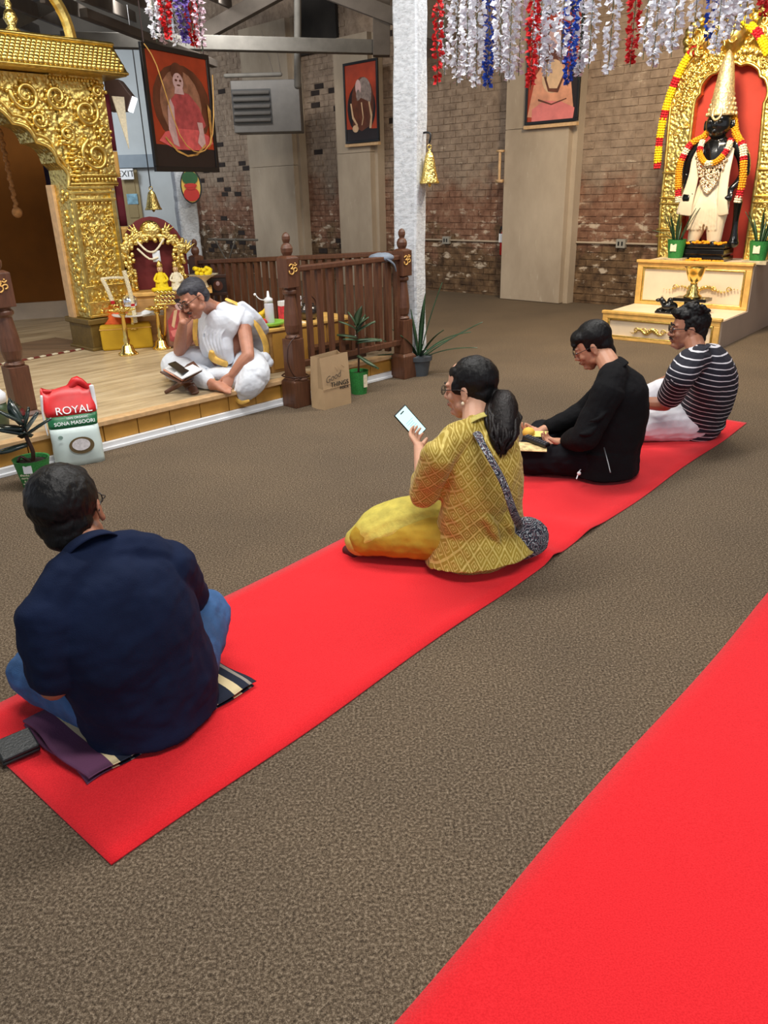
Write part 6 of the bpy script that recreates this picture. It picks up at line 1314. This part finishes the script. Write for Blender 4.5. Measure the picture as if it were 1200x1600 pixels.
def kurta_mat():
    t = NT('mustard_block_print'); s_ = J2['side']; f = t.dot(tuple(J2['fwd'])); u = t.math('ADD', t.dot(tuple(s_)), t.math('MULTIPLY', f, -.7)); z = t.dot((0, 0, 1)); K_ = 15.5
    v = t.math('ADD', z, t.math('MULTIPLY', f, -.45)); a = t.math('MULTIPLY', t.math('ADD', u, v), K_); b = t.math('MULTIPLY', t.math('SUBTRACT', u, v), K_)
    fa = t.math('ABSOLUTE', t.math('SUBTRACT', t.math('FRACT', a), .5)); fb = t.math('ABSOLUTE', t.math('SUBTRACT', t.math('FRACT', b), .5)); mx = t.math('MAXIMUM', fa, fb)
    line = t.math('GREATER_THAN', mx, .43); l2 = t.math('MULTIPLY', t.math('GREATER_THAN', mx, .20), t.math('LESS_THAN', mx, .27)); dt = t.math('LESS_THAN', mx, .09)
    n = t.noise(5, 4); base = t.ramp(n, [(.3, srgb(146, 120, 26)), (.7, srgb(172, 146, 44))]); pr_ = t.math('MAXIMUM', line, t.math('MAXIMUM', l2, dt)); wear = t.math('MULTIPLY', pr_, t.math('MULTIPLY_ADD', t.noise(60, 2), 1.2, .1, clamp=True))
    t.l(t.mix(wear, base, srgb(222, 200, 112)), t.b.inputs['Base Color']); t.b.inputs['Roughness'].default_value = .75; t.b.inputs['Sheen Weight'].default_value = .15; t.bump(t.noise(240, 2), .15, .002); return t.m
km = kurta_mat(); mustard = mat('plain_mustard_cotton', (176, 142, 30), .8, var=.15, ns=7, bump=.2)
def kurta(mb):
    J = J2; s_ = J['side']; torso(mb, J, [.215, .200, .185, .165, .066], [.165, .145, .140, .118, .062], s_, 26); n_ = V(J['neck']); mb.sweep([V(J['shL'])+s_*.01, V(J['shL']).lerp(n_, .5)+UP*.01, n_-UP*.035, V(J['shR']).lerp(n_, .5)+UP*.01, V(J['shR'])-s_*.01], [.064, .070, .076, .070, .064])
    sleeve(mb, J, 'L', 1.22, .070, .068, .058); sleeve(mb, J, 'R', 1.2, .070, .064, .058); h = V(J['hip'])
    mb.sweep([h+UP*.10, h+UP*.0-F*.01, h-UP*.075-F*.02], [.20, .235, .268], [.15, .185, .215], side=s_, n=26, flat=True)
    for k_, (a_, b_) in enumerate(((-.13, -.04), (-.04, .04))): fold(mb, [h-F*.135+s_*a_+UP*.20, h-F*.165+s_*((a_+b_)/2)+UP*.12, h-F*.175+s_*b_+UP*.02], .026)
    fold(mb, [h-F*.11-s_*.13+UP*.27, h-F*.14-s_*.03+UP*.225, h-F*.12+s_*.10+UP*.24], .024)
cloth_fig('kurta', root, km, kurta, vox=.006, disp=((.12, .022), (.04, .006)))
collar(root, J2, mat('kurta_collar', (186, 172, 92), .8, var=.15, ns=30), .070, .045, .005, .6, drop=.0)
cloth_fig('trousers', root, mustard, lambda mb: trousers(mb, J2, (.11, .088, .070), (.078, .07, .055), .95), disp=((.14, .03), (.04, .005)))
def flap(name, corners, m, N=18, amp=.012, th=.004, nf=3):
    a, b, c, d = [V(q) for q in corners]; vs = []; nn = (b-a).cross(d-a).normalized()
    for l in (0, 1):
        for j in range(N+1):
            for i in range(N+1):
                u, v = i/N, j/N; p = a.lerp(b, u).lerp(d.lerp(c, u), v); vs.append(p+nn*(amp*math.sin(u*nf*6.28+v*2)*(.4+.6*v)-l*th+amp*1.2*math.sin(math.pi*v)))
    S_ = (N+1)**2; I = lambda l, j, i: l*S_+j*(N+1)+i; fs = []
    for j in range(N):
        for i in range(N): fs.append((I(0, j, i), I(0, j, i+1), I(0, j+1, i+1), I(0, j+1, i))); fs.append((I(1, j, i), I(1, j+1, i), I(1, j+1, i+1), I(1, j, i+1)))
        fs.append((I(0, j, 0), I(0, j+1, 0), I(1, j+1, 0), I(1, j, 0))); fs.append((I(0, j, N), I(1, j, N), I(1, j+1, N), I(0, j+1, N))); fs.append((I(0, 0, j), I(1, 0, j), I(1, 0, j+1), I(0, 0, j+1))); fs.append((I(0, N, j), I(0, N, j+1), I(1, N, j+1), I(1, N, j)))
    return MB().add(vs, fs)
ph = A(640, 800, .22)
fm = mat('pale_yellow_cotton', (206, 190, 84), .8, var=.15, ns=20, bump=.25, bs=90)
fpz = MB(); kk = V(J2['knL'])
fpz.sweep([A(690, 800, .20), A(640, 810, .18), A(594, 828, .135), A(562, 846, .08)], [.085, .120, .128, .078], [.07, .09, .10, .066], side=(0, 1, .2))
fpz.build('kurta_front_flap', fm, root, remesh=.006, sm=4, disp=[(.16, .03), (.05, .005)])
fq = None and flap('x', (A(535, 858, .03)+V((0, -.01, 0)), A(640, 802, .25)+V((0, -.03, 0)), A(618, 855, .10)+V((0, -.06, 0)), A(556, 872, .03)+V((0, -.03, 0))), fm, amp=.006)
foot_ = MB(); foot_.sweep([A(540, 858, .02), A(556, 862, .025)], [.02, .03], [.015, .02]); foot_.build('toe_tip', mat('maroon_sock', (92, 30, 30), .8), root, smooth=True)
# phone in her hand
phn = thing('phone', 'black phone with a bright pale screen held up in the woman hand', 'phone', PhC)
MB().box(PhC, (.158, .010, .078), PhL, PhN, PhW).build('case', M['black'], phn, bevel=.004)
MB().box(PhC+PhN*.0055, (.148, .001, .068), PhL, PhN, PhW).build('screen', mat('lit_screen', (196, 232, 232), .3, var=0, emit=.75), phn)
MB().box(PhC-PhL*.062+PhN*.0065, (.005, .001, .022), PhL, PhN, PhW).build('camera_cutout', M['black'], phn)
tx_ = mat('screen_grey', (150, 176, 180), .5, var=0, emit=.4)
for i in range(6): MB().box(PhC+PhL*(-.01+.011*i)+PhN*.0065+PhW*(.004*(i % 2)), (.002, .0008, .045-.008*(i % 3)), PhL, PhN, PhW).build('text_line', tx_, phn)
# crossbody bag with strap
pm = NT('navy_paisley'); vor = pm.node('ShaderNodeTexVoronoi', feature='DISTANCE_TO_EDGE'); vor.inputs['Scale'].default_value = 62; pm.l(pm.pos(), vor.inputs['Vector']); wv_ = pm.node('ShaderNodeTexWave', wave_type='RINGS'); wv_.inputs['Scale'].default_value = 26; wv_.inputs['Distortion'].default_value = 22; pm.l(pm.pos(), wv_.inputs['Vector'])
pm.l(pm.mix(pm.math('MULTIPLY_ADD', wv_.outputs['Fac'], 5, -4.1, clamp=True), pm.mix(pm.math('GREATER_THAN', vor.outputs['Distance'], .13), srgb(28, 36, 50), srgb(96, 76, 84)), srgb(196, 206, 210)), pm.b.inputs['Base Color']); pm.b.inputs['Roughness'].default_value = .8; pm = pm.m
bgc = A(820, 818, .12)+V((-.035, -.17, -.0)); bgt = thing('crossbody_bag', 'navy paisley crossbody bag hanging at the woman hip', 'bag', bgc)
MB().sweep([bgc+V((-.06, -.04, .075)), bgc+V((-.02, -.01, .04)), bgc+V((.03, .01, -.01)), bgc+V((.045, .01, -.06))], [.045, .075, .095, .080], [.02, .034, .042, .028], side=(.8, .5, .45)).build('pouch', pm, bgt, smooth=True, disp=[(.05, .012)])
s_ = J2['side']; nk_ = V(J2['neck'])
MB().sweep([nk_-s_*.075-UP*.01+F*.06, nk_-s_*.055+UP*.005-F*.045, A(752, 690, .60)+V((0, -.035, 0)), A(776, 740, .47)+V((.01, -.08, 0)), A(792, 785, .32)+V((.01, -.105, 0)), A(806, 806, .20)+V((0, -.125, 0))], [.014, .018, .018, .018, .018, .016], .004, side=s_, n=8, sub=6).build('strap', pm, bgt, smooth=True)

# --- man in the black jacket ---
J3 = dict(hip=(1.245, 4.08, .12), neck=A(961, 580, .592), head=A(925, 540, .70), hf=(-.88, .24, -.50), hu=(-.3, 0, 1), shL=(1.165, 3.88, .515), shR=(1.33, 4.22, .51), elL=(1.06, 3.84, .29), wrL=A(884, 690, .21), elR=(1.18, 4.34, .28), wrR=(.92, 4.25, .21), knL=(.82, 4.08, .095), knR=(.98, 4.50, .12), anL=(1.02, 4.38, .06), anR=(.78, 4.18, .05), bow=(.05, -.01, 0), full=1.05)
root, mb = person('man in a black jacket sitting cross-legged and reading from his lap', J3, None)
sk3 = skinmat('skin_c', (206, 150, 120)); F = J3['fwd']; w_ = V(J3['wrL']); hdir = (A(852, 690, .20)-w_).normalized()
hand(mb, w_, hdir, UP+V((0, -.2, 0)), -1, .98, curl=(.5, .6, .4), thumb=(.5, .5)); hand(mb, J3['wrR'], V((-1, -.3, 0)), UP, 1, .95)
foot(mb, J3['anL'], V((-1, -.1, 0)), s=.9); foot(mb, J3['anR'], V((-.6, -.7, 0)), s=.9)
mb.build('body', sk3, root, remesh=.005, sm=2)
face_bits(root, J3['H'], 'c', glasses=(.023, .014, .0016))
def ex3(mb): H = J3['H']; eh(mb, H, (0, -.068, -.062), (.058, .036, .058)); eh(mb, H, (0, .035, .072), (.070, .058, .042)); eh(mb, H, (0, .078, .052), (.058, .020, .022)); eh(mb, H, (0, -.06, -.02), (.068, .045, .055)); [eh(mb, H, (sg*.069, .014, .016), (.007, .018, .030)) for sg in (-1, 1)]
hair_cap(root, J3['H'], hb, ex3, disp=.004)
blk = mat('black_jacket_cloth', (13, 13, 16), .9, spec=.2, var=.15, ns=6, bump=.2, bs=90); blk2 = mat('black_trouser_cloth', (17, 18, 23), .85, spec=.2, var=.15, ns=6, bump=.2)
def jacket(mb):
    J = J3; s_ = J['side']; torso(mb, J, [.215, .205, .20, .17, .066], [.175, .165, .15, .125, .062], s_, 26); n_ = V(J['neck']); mb.sweep([V(J['shL']), V(J['shL']).lerp(n_, .5)+UP*.012, n_-UP*.035, V(J['shR']).lerp(n_, .5), V(J['shR'])], [.078, .08, .085, .08, .076])
    sleeve(mb, J, 'L', 1.82, .084, .075, .048); sleeve(mb, J, 'R', 1.8, .08, .07, .046); h = V(J['hip']); mb.sweep([h+UP*.06, h-UP*.09], [.225, .235], [.19, .195], side=s_, n=24, flat=True)
    e = V(J['elL']); fold(mb, [e+V((.06, -.05, .10)), e+V((.0, -.075, .05)), e+V((-.06, -.06, .04))], .012); fold(mb, [e+V((.1, -.04, .16)), e+V((.03, -.085, .12)), e+V((-.03, -.06, .11))], .011)
cloth_fig('jacket', root, blk, jacket, vox=.0065)
collar(root, J3, blk, .078, .088, .007, 1.6, drop=.0)
cloth_fig('trousers', root, blk2, lambda mb: trousers(mb, J3, (.125, .105, .085), (.085, .075, .05), .95), vox=.0065, disp=((.08, .024),))
MB().tube([A(909, 700, .13)+V((0, -.13, 0)), A(905, 715, .1)+V((0, -.12, 0)), A(899, 726, .08)+V((0, -.10, 0)), A(894, 738, .06)+V((0, -.1, 0))], .0035, 6).ell(A(897, 729, .08)+V((0, -.11, 0)), (.011,)*3, n=8, m=6).build('drawcord', M['white'], root, smooth=True)
MB().tube([A(928, 682, .25)+V((0, -.2, 0)), A(934, 705, .2)+V((0, -.2, 0)), A(937, 718, .17)+V((0, -.2, 0))], .0035, 6).build('zip', mat('zip_grey', (120, 122, 126), .35, .6), root, smooth=True)
MB().sweep([V(w_)+hdir*-.012, V(w_)+hdir*.008], .033, .027, side=UP, n=14, flat=True).build('thread_bracelet', mat('dark_red_thread', (70, 34, 32), .8), root, smooth=True)
# remote, laddoo, leaflet in his hand
rc = A(838, 689, .215); rdir = (A(860, 698, .20)-A(815, 680, .22)).normalized(); rw_ = rdir.cross(UP).normalized(); ru = rw_.cross(rdir)
rmt = thing('mala_case', 'black ridged hand-held device in the hand of the man in black', 'device', rc); MB().box(rc, (.165, .044, .020), rdir, rw_, ru).build('case', M['black'], rmt, bevel=.006)
for i in range(9): MB().box(rc+rdir*(-.068+.017*i)+ru*.0115, (.006, .034, .004), rdir, rw_, ru).build('ridge', mat('ridge_grey', (86, 90, 100), .3) if i == 0 else bpy.data.materials['ridge_grey'], rmt)
tag(MB().ell(A(828, 679, .225)+V((0, .04, 0)), (.036, .036, .03)).build('orange_sweet', mat('saffron_sweet', (232, 182, 70), .7, bump=.4), smooth=True), 'round orange sweet just beyond the black ridged device', 'sweet')
lf = A(822, 696, .20)
tag(MB().box(lf+V((.02, .0, -.008)), (.19, .12, .003), (.95, -.2, .0), (.2, .95, .1), UP).build('leaflet', mat('peach_printed_paper', (224, 196, 140), .6, var=.35, ns=40)), 'peach printed leaflet under the black ridged device on his knee', 'paper')
tag(MB().box(A(846, 683, .215)+V((0, .06, 0)), (.10, .08, .003), (.95, -.2, .0), (.2, .95, .1), UP).build('yellow_paper', mat('yellow_paper', (234, 220, 120), .6)), 'yellow paper slip behind the round orange sweet', 'paper')

# --- man in the striped polo ---
J4 = dict(hip=(2.02, 4.74, .12), neck=A(1092, 553, .582), head=A(1075, 514, .70), hf=(-.97, .16, -.02), hu=(-.06, 0, 1), shL=A(1064, 588, .495), shR=V(A(1064, 588, .495))+V((.20, .33, 0)), elL=A(1040, 632, .285), wrL=A(988, 628, .27), elR=(2.0, 5.1, .3), wrR=(1.78, 5.0, .26), knL=A(985, 668, .10), knR=A(1034, 612, .27), anL=(1.72, 4.95, .06), anR=(1.5, 4.95, .05), bow=(.07, -.02, 0), full=1.08)
root, mb = person('man in a navy and white striped polo and white trousers, last on the runner', J4, None)
sk4 = skinmat('skin_d', (172, 118, 92)); F = J4['fwd']
hand(mb, J4['wrL'], V((-1, .3, -.1)), -UP, 1); hand(mb, J4['wrR'], V((-1, -.2, 0)), -UP, -1); foot(mb, J4['anL'], V((-1, 0, 0)), s=.9); foot(mb, J4['anR'], V((-.6, -.7, 0)), s=.9)
mb.build('body', sk4, root, remesh=.005, sm=2); face_bits(root, J4['H'], 'd', glasses=(.024, .018, .002), stache=True)
def ex4(mb):
    H = J4['H']; rr = random.Random(4); eh(mb, H, (0, .02, .085), (.076, .07, .042)); eh(mb, H, (0, .07, .10), (.055, .035, .026)); eh(mb, H, (0, -.06, .0), (.072, .055, .07)); [eh(mb, H, (sg*.066, .024, .020), (.006, .012, .028)) for sg in (-1, 1)]
    eh(mb, H, (0, -.072, -.05), (.056, .034, .05))
    for i in range(46):
        a, b = rr.uniform(-1.4, 1.4), rr.uniform(0.5, 1.5); p = V((.085*math.sin(a)*math.cos(b*.5), -.02+.10*math.cos(a*2)*math.cos(b), .05+.095*math.sin(b))); eh(mb, H, p, (.018, .018, .014), 8, 6)
hair_cap(root, J4['H'], hb, ex4, disp=.014)
def stripes(name, dirv, K_, off=0.0, bend=None):
    t = NT(name); q = t.math('MULTIPLY', t.dot(dirv), K_); q = t.math('ADD', q, t.math('MULTIPLY', t.noise(3, 2), .5)); f = t.math('FRACT', q); m_ = t.math('LESS_THAN', f, .17)
    t.l(t.mix(m_, srgb(24, 24, 38), srgb(214, 212, 218)), t.b.inputs['Base Color']); t.b.inputs['Roughness'].default_value = .85; t.bump(t.noise(260, 2), .2, .002); return t.m
sm1 = stripes('navy_white_stripe', (.14, -.12, 1.0), 31); ud = (V(J4['elL'])-V(J4['shL'])).normalized(); sm2 = stripes('navy_white_sleeve_stripe', tuple(ud), 31)
def polo4(mb):
    J = J4; s_ = J['side']; torso(mb, J, [.185, .185, .185, .165, .066], [.16, .155, .15, .125, .062], s_, 26); n_ = V(J['neck']); mb.sweep([V(J['shL'])+s_*.0, V(J['shL']).lerp(n_, .5)+UP*.012, n_-UP*.035, V(J['shR'])-s_*.02], [.087, .084, .083, .07]); h = V(J['hip']); mb.sweep([h+UP*.06, h-UP*.045], [.205, .21], [.17, .175], side=s_, n=24, flat=True)
cloth_fig('striped_polo', root, sm1, polo4)
cloth_fig('sleeve', root, sm2, lambda mb: sleeve(mb, J4, 'L', .68, .080, .076), disp=((.09, .004),)); cloth_fig('sleeve', root, sm2, lambda mb: sleeve(mb, J4, 'R', .68, .083, .076), disp=((.09, .01),))
collar(root, J4, sm1, .078, .045, .006, 1, drop=.0)
cloth_fig('trousers', root, mat('white_cotton_trousers', (222, 222, 228), .8, var=.04, bump=.25, bs=30), lambda mb: trousers(mb, J4, (.125, .112, .09), (.09, .08, .055), .95), disp=((.12, .022), (.05, .006)))

# --- the seated reader on the stage ---
J5 = dict(hip=(-1.12, 6.00, .31), neck=A(332, 479, .742), head=A(303, 466, .835), hf=(-.60, -.66, -.46), hu=(-.35, -.1, 1), shL=(-1.00, 5.78, .645), shR=(-1.37, 5.90, .62), elL=A(388, 556, .43), wrL=A(362, 586, .30), elR=A(280, 548, .43), wrR=A(286, 503, .685), knL=A(398, 584, .295), knR=A(273, 573, .30), anL=A(352, 598, .225), anR=A(338, 602, .24), bow=(.05, .05, 0), floor=SZ, hs=1.08, full=1.1, ak=1.12)
root, mb = person('seated reader in glasses wearing a white and gold shawl and dhoti on the stage edge', J5, None)
sk5 = skinmat('skin_e', (190, 132, 106)); F = J5['fwd']
mb.sweep([V(J5['hip'])+F*.05, V(J5['hip']).lerp(V(J5['neck']), .45)+F*.06, V(J5['neck'])-UP*.03], [.17, .17, .08], [.14, .13, .07], side=J5['side'])
hand(mb, J5['wrR'], (A(291, 476, .775)-V(J5['wrR'])).normalized()+V((0, 0, .1)), (V(J5['head'])-V(J5['wrR'])), 1, 1, curl=(.45, .7, .5), thumb=(.5, .4), ind=(.2, .3, .2))
hand(mb, J5['wrL'], (A(350, 608, .21)-V(J5['wrL'])), V((-.3, .8, -.2)), -1, 1, curl=(.3, .5, .4), thumb=(.5, .3))
foot(mb, J5['anR'], V((.75, -.45, -.05)), up=(.2, -.3, .9), s=.95); foot(mb, J5['anL'], V((-.9, -.1, 0)), s=.9)
mb.build('body', sk5, root, remesh=.005, sm=2)
face_bits(root, J5['H'], 'e', glasses=(.024, .016, .0019), closed=True, stache=True, brow=(60, 54, 50))
hair_cap(root, J5['H'], hg, lambda mb: eh(mb, J5['H'], (0, .02, .078), (.066, .06, .035)), disp=.003, r=(.079, .097, .084), c=(0, -.026, .044))
wht = mat('white_dhoti_cotton', (226, 232, 240), .8, var=.04, ns=8, bump=.2, bs=40, sheen=.2); gb = mat('gold_zari_border', (234, 188, 92), .6, .15, var=.2, ns=16, bump=.2)
def dhoti(mb):
    J = J5; trousers(mb, J, (.125, .13, .115), (.105, .095, .06), .80); kn = V(J['knL']); mb.sweep([kn+UP*.02, A(392, 600, .23), A(382, 616, .155)+V((0, -.0, 0)), A(377, 624, .12)], [.10, .105, .085, .03], [.09, .085, .05, .015], side=(.8, .6, 0))
    h = V(J['hip']); mb.sweep([h+F*.08-UP*.05, h+F*.3-UP*.04], [.16, .12], [.06, .05], side=J['side']); b_ = A(412, 560, .36); mb.ell(b_, (.06, .05, .05)); mb.ell(b_+V((.04, 0, -.03)), (.035, .035, .04))
    for i in range(6):
        a_ = (i-3.4)*.026; fold(mb, [kn+UP*.09+V((a_, -.03, 0)), kn+V((a_*1.2, -.082+abs(a_)*.3, -.01)), A(384, 612, .17)+V((a_*.9, -.07, 0))], .013)
    kr_ = V(J['knR'])
    for i in range(6): fold(mb, [kr_+V((.04*i, -.06-.01*i, .10-.01*i)), kr_+V((.09+.04*i, -.12, .0)), kr_+V((.14+.03*i, -.14, -.05))], .011)
cloth_fig('dhoti', root, wht, dhoti, vox=.006, disp=((.10, .016), (.04, .005)))
hem = MB(); hem.sweep([A(356, 612, .165), A(366, 622, .13), A(377, 629, .105), A(389, 626, .12)], [.012, .017, .016, .010], .006, side=(.3, 0, 1)); hem.sweep([A(334, 592, .27), A(326, 598, .24), A(318, 602, .21)], [.014, .02, .012], .007, side=(1, 0, .3)); hem.build('gold_hem', gb, root, smooth=True)
def shawl(mb):
    J = J5; s_ = J['side']; sh = V(J['shL']); nk_ = V(J['neck'])
    # over the shoulder down the front to the lap, and down the back
    mb.sweep([sh.lerp(nk_, .35)+UP*.05-F*.02, sh.lerp(nk_, .3)+F*.09+UP*.0, V(J['hip']).lerp(nk_, .62)+F*.16-s_*.05, V(J['hip']).lerp(nk_, .34)+F*.20-s_*.03, V(J['hip'])+F*.22+UP*.05-s_*.02], [.10, .115, .125, .12, .09], [.035, .04, .05, .05, .045], side=s_, n=18)
    mb.sweep([nk_+s_*.02+UP*.01-F*.02, nk_+F*.07+s_*.03-UP*.05, V(J['hip']).lerp(nk_, .5)+F*.18+s_*.07, V(J['hip']).lerp(nk_, .22)+F*.19+s_*.10], [.045, .055, .06, .045], [.03, .03, .035, .03], side=s_)
    mb.sweep([sh.lerp(nk_, .6)+UP*.02, sh+UP*.015, sh-s_*.03-UP*.02], [.085, .085, .07], [.06, .06, .05], side=F, n=16)
    mb.sweep([sh.lerp(nk_, .3)+UP*.05-F*.04, sh-F*.12-UP*.05, V(J['hip']).lerp(nk_, .45)-F*.17-s_*.07, V(J['hip'])-F*.17-s_*.12+UP*.05], [.11, .14, .15, .12], [.03, .035, .04, .03], side=s_, n=18)
    for i in range(6):
        q = -.09+.035*i; fold(mb, [sh.lerp(nk_, .3)+F*.10+s_*q+UP*.02, V(J['hip']).lerp(nk_, .6)+F*.215+s_*(q*.9-.03), V(J['hip']).lerp(nk_, .3)+F*.255+s_*(q*.7-.02), V(J['hip'])+F*.26+UP*.07+s_*(q*.6)], .010)
cloth_fig('shawl', root, wht, shawl, vox=.006, disp=((.12, .010), (.05, .004)))
nk_ = V(J5['neck']); s_ = J5['side']; sh = V(J5['shL']); h = V(J5['hip'])
bd = MB(); bd.sweep([nk_-F*.03+s_*.055+UP*.03, nk_+F*.085+s_*.085-UP*.045, h.lerp(nk_, .55)+F*.21+s_*.125, h.lerp(nk_, .38)+F*.215+s_*.14], [.014, .02, .02, .012], .006, side=s_)
bd.sweep([sh.lerp(nk_, .5)+UP*.105, sh-s_*.0+UP*.085-F*.04, sh-s_*.085-F*.06-UP*.05, sh-s_*.12-F*.10-UP*.2, sh-s_*.10-F*.08-UP*.32], [.022, .024, .028, .032, .03], .007, side=-s_*.3-F)
bd.sweep([h.lerp(nk_, .3)+F*.275-s_*.0, h+F*.29+UP*.075+s_*.03, h+F*.26+UP*.03-s_*.05], [.02, .035, .03], [.012, .02, .018], side=s_); bd.build('gold_border', gb, root, smooth=True, disp=[(.03, .008)])
MB().tube([nk_+s_*.1+F*.06, h.lerp(nk_, .6)+F*.14+s_*.14, h.lerp(nk_, .35)+F*.17+s_*.05], .003, 6).build('bead_necklace', M['brass'], root, smooth=True)
# folding book stand with an open book and dark phone
bc = A(300, 590, .30); bkst = thing('book_stand', 'folding carved wood book stand before the seated reader', 'stand', bc)
la = V((.62, .50, -.10)).normalized(); ua = V((-.42, .62, .30)).normalized()
q0, q1, q2_, q4 = A(252, 577, .33), A(282, 594, .33), A(314, 582, .37), A(290, 568, .36)
def quadbox(mb, a, b, c, d, th):
    nn = (V(b)-V(a)).cross(V(d)-V(a)).normalized()*th; vs = [V(p) for p in (a, b, c, d)]+[V(p)-nn for p in (a, b, c, d)]; return mb.add(vs, [(0, 1, 2, 3), (7, 6, 5, 4), (0, 4, 5, 1), (1, 5, 6, 2), (2, 6, 7, 3), (3, 7, 4, 0)])
LL = A(258, 614, SZ); LR = A(303, 617, SZ)
v0 = A(250, 580, .31); v1 = A(283, 598, .31); hinge0 = A(272, 600, .255); hinge1 = A(300, 612, .255)
mb = MB(); quadbox(mb, v0, v1, A(300, 596, .265)+V((0, .03, 0)), A(268, 580, .265)+V((0, .05, 0)), .012); quadbox(mb, A(283, 597, .30), A(315, 578, .385), A(300, 566, .385)+V((0, .05, 0)), A(268, 582, .29)+V((0, .05, 0)), .012)
mb.build('rest_board', M['brownwood'], bkst, bevel=.003)
mb = MB(); mb.sweep([A(284, 598, .29), A(275, 604, .24), A(259, 613, SZ+.012)], [.014, .013, .010], [.02, .018, .014]); mb.sweep([A(284, 596, .28), A(297, 604, .23), A(305, 614, SZ+.012)], [.03, .04, .03], [.012, .012, .012], side=(1, 0, 0)); mb.sweep([A(270, 590, .25)+V((0, .12, 0)), A(272, 596, SZ+.01)+V((0, .08, 0))], .012)
mb.build('leg', M['brownwood'], bkst, smooth=True)
bk_ = thing('open_book', 'open book with white pages and salmon cover on the wooden stand', 'book', bc)
b0, b1, b2_, b3 = A(254, 575, .335), A(284, 592, .33), A(299, 583, .335), A(268, 569, .345)
quadbox(MB(), b0-UP*.012, b1-UP*.012, b2_-UP*.008, b3-UP*.01, .006).build('cover', mat('salmon_cover', (224, 150, 116), .5), bk_)
quadbox(MB(), b0.lerp(b2_, .06), b1.lerp(b3, .06), b2_, b3, .012).build('pages', M['white'], bk_); quadbox(MB(), A(284, 592, .332), A(316, 577, .39), A(301, 569, .40), A(270, 583, .34), .006).build('pages', M['white'], bk_)
p_ = MB(); quadbox(p_, A(262, 568, .375), A(284, 584, .362), A(296, 579, .372), A(274, 564, .385), .008); phk = tag(p_.build('dark_phone', M['black'], bevel=.002), 'dark phone lying across the open book', 'phone')
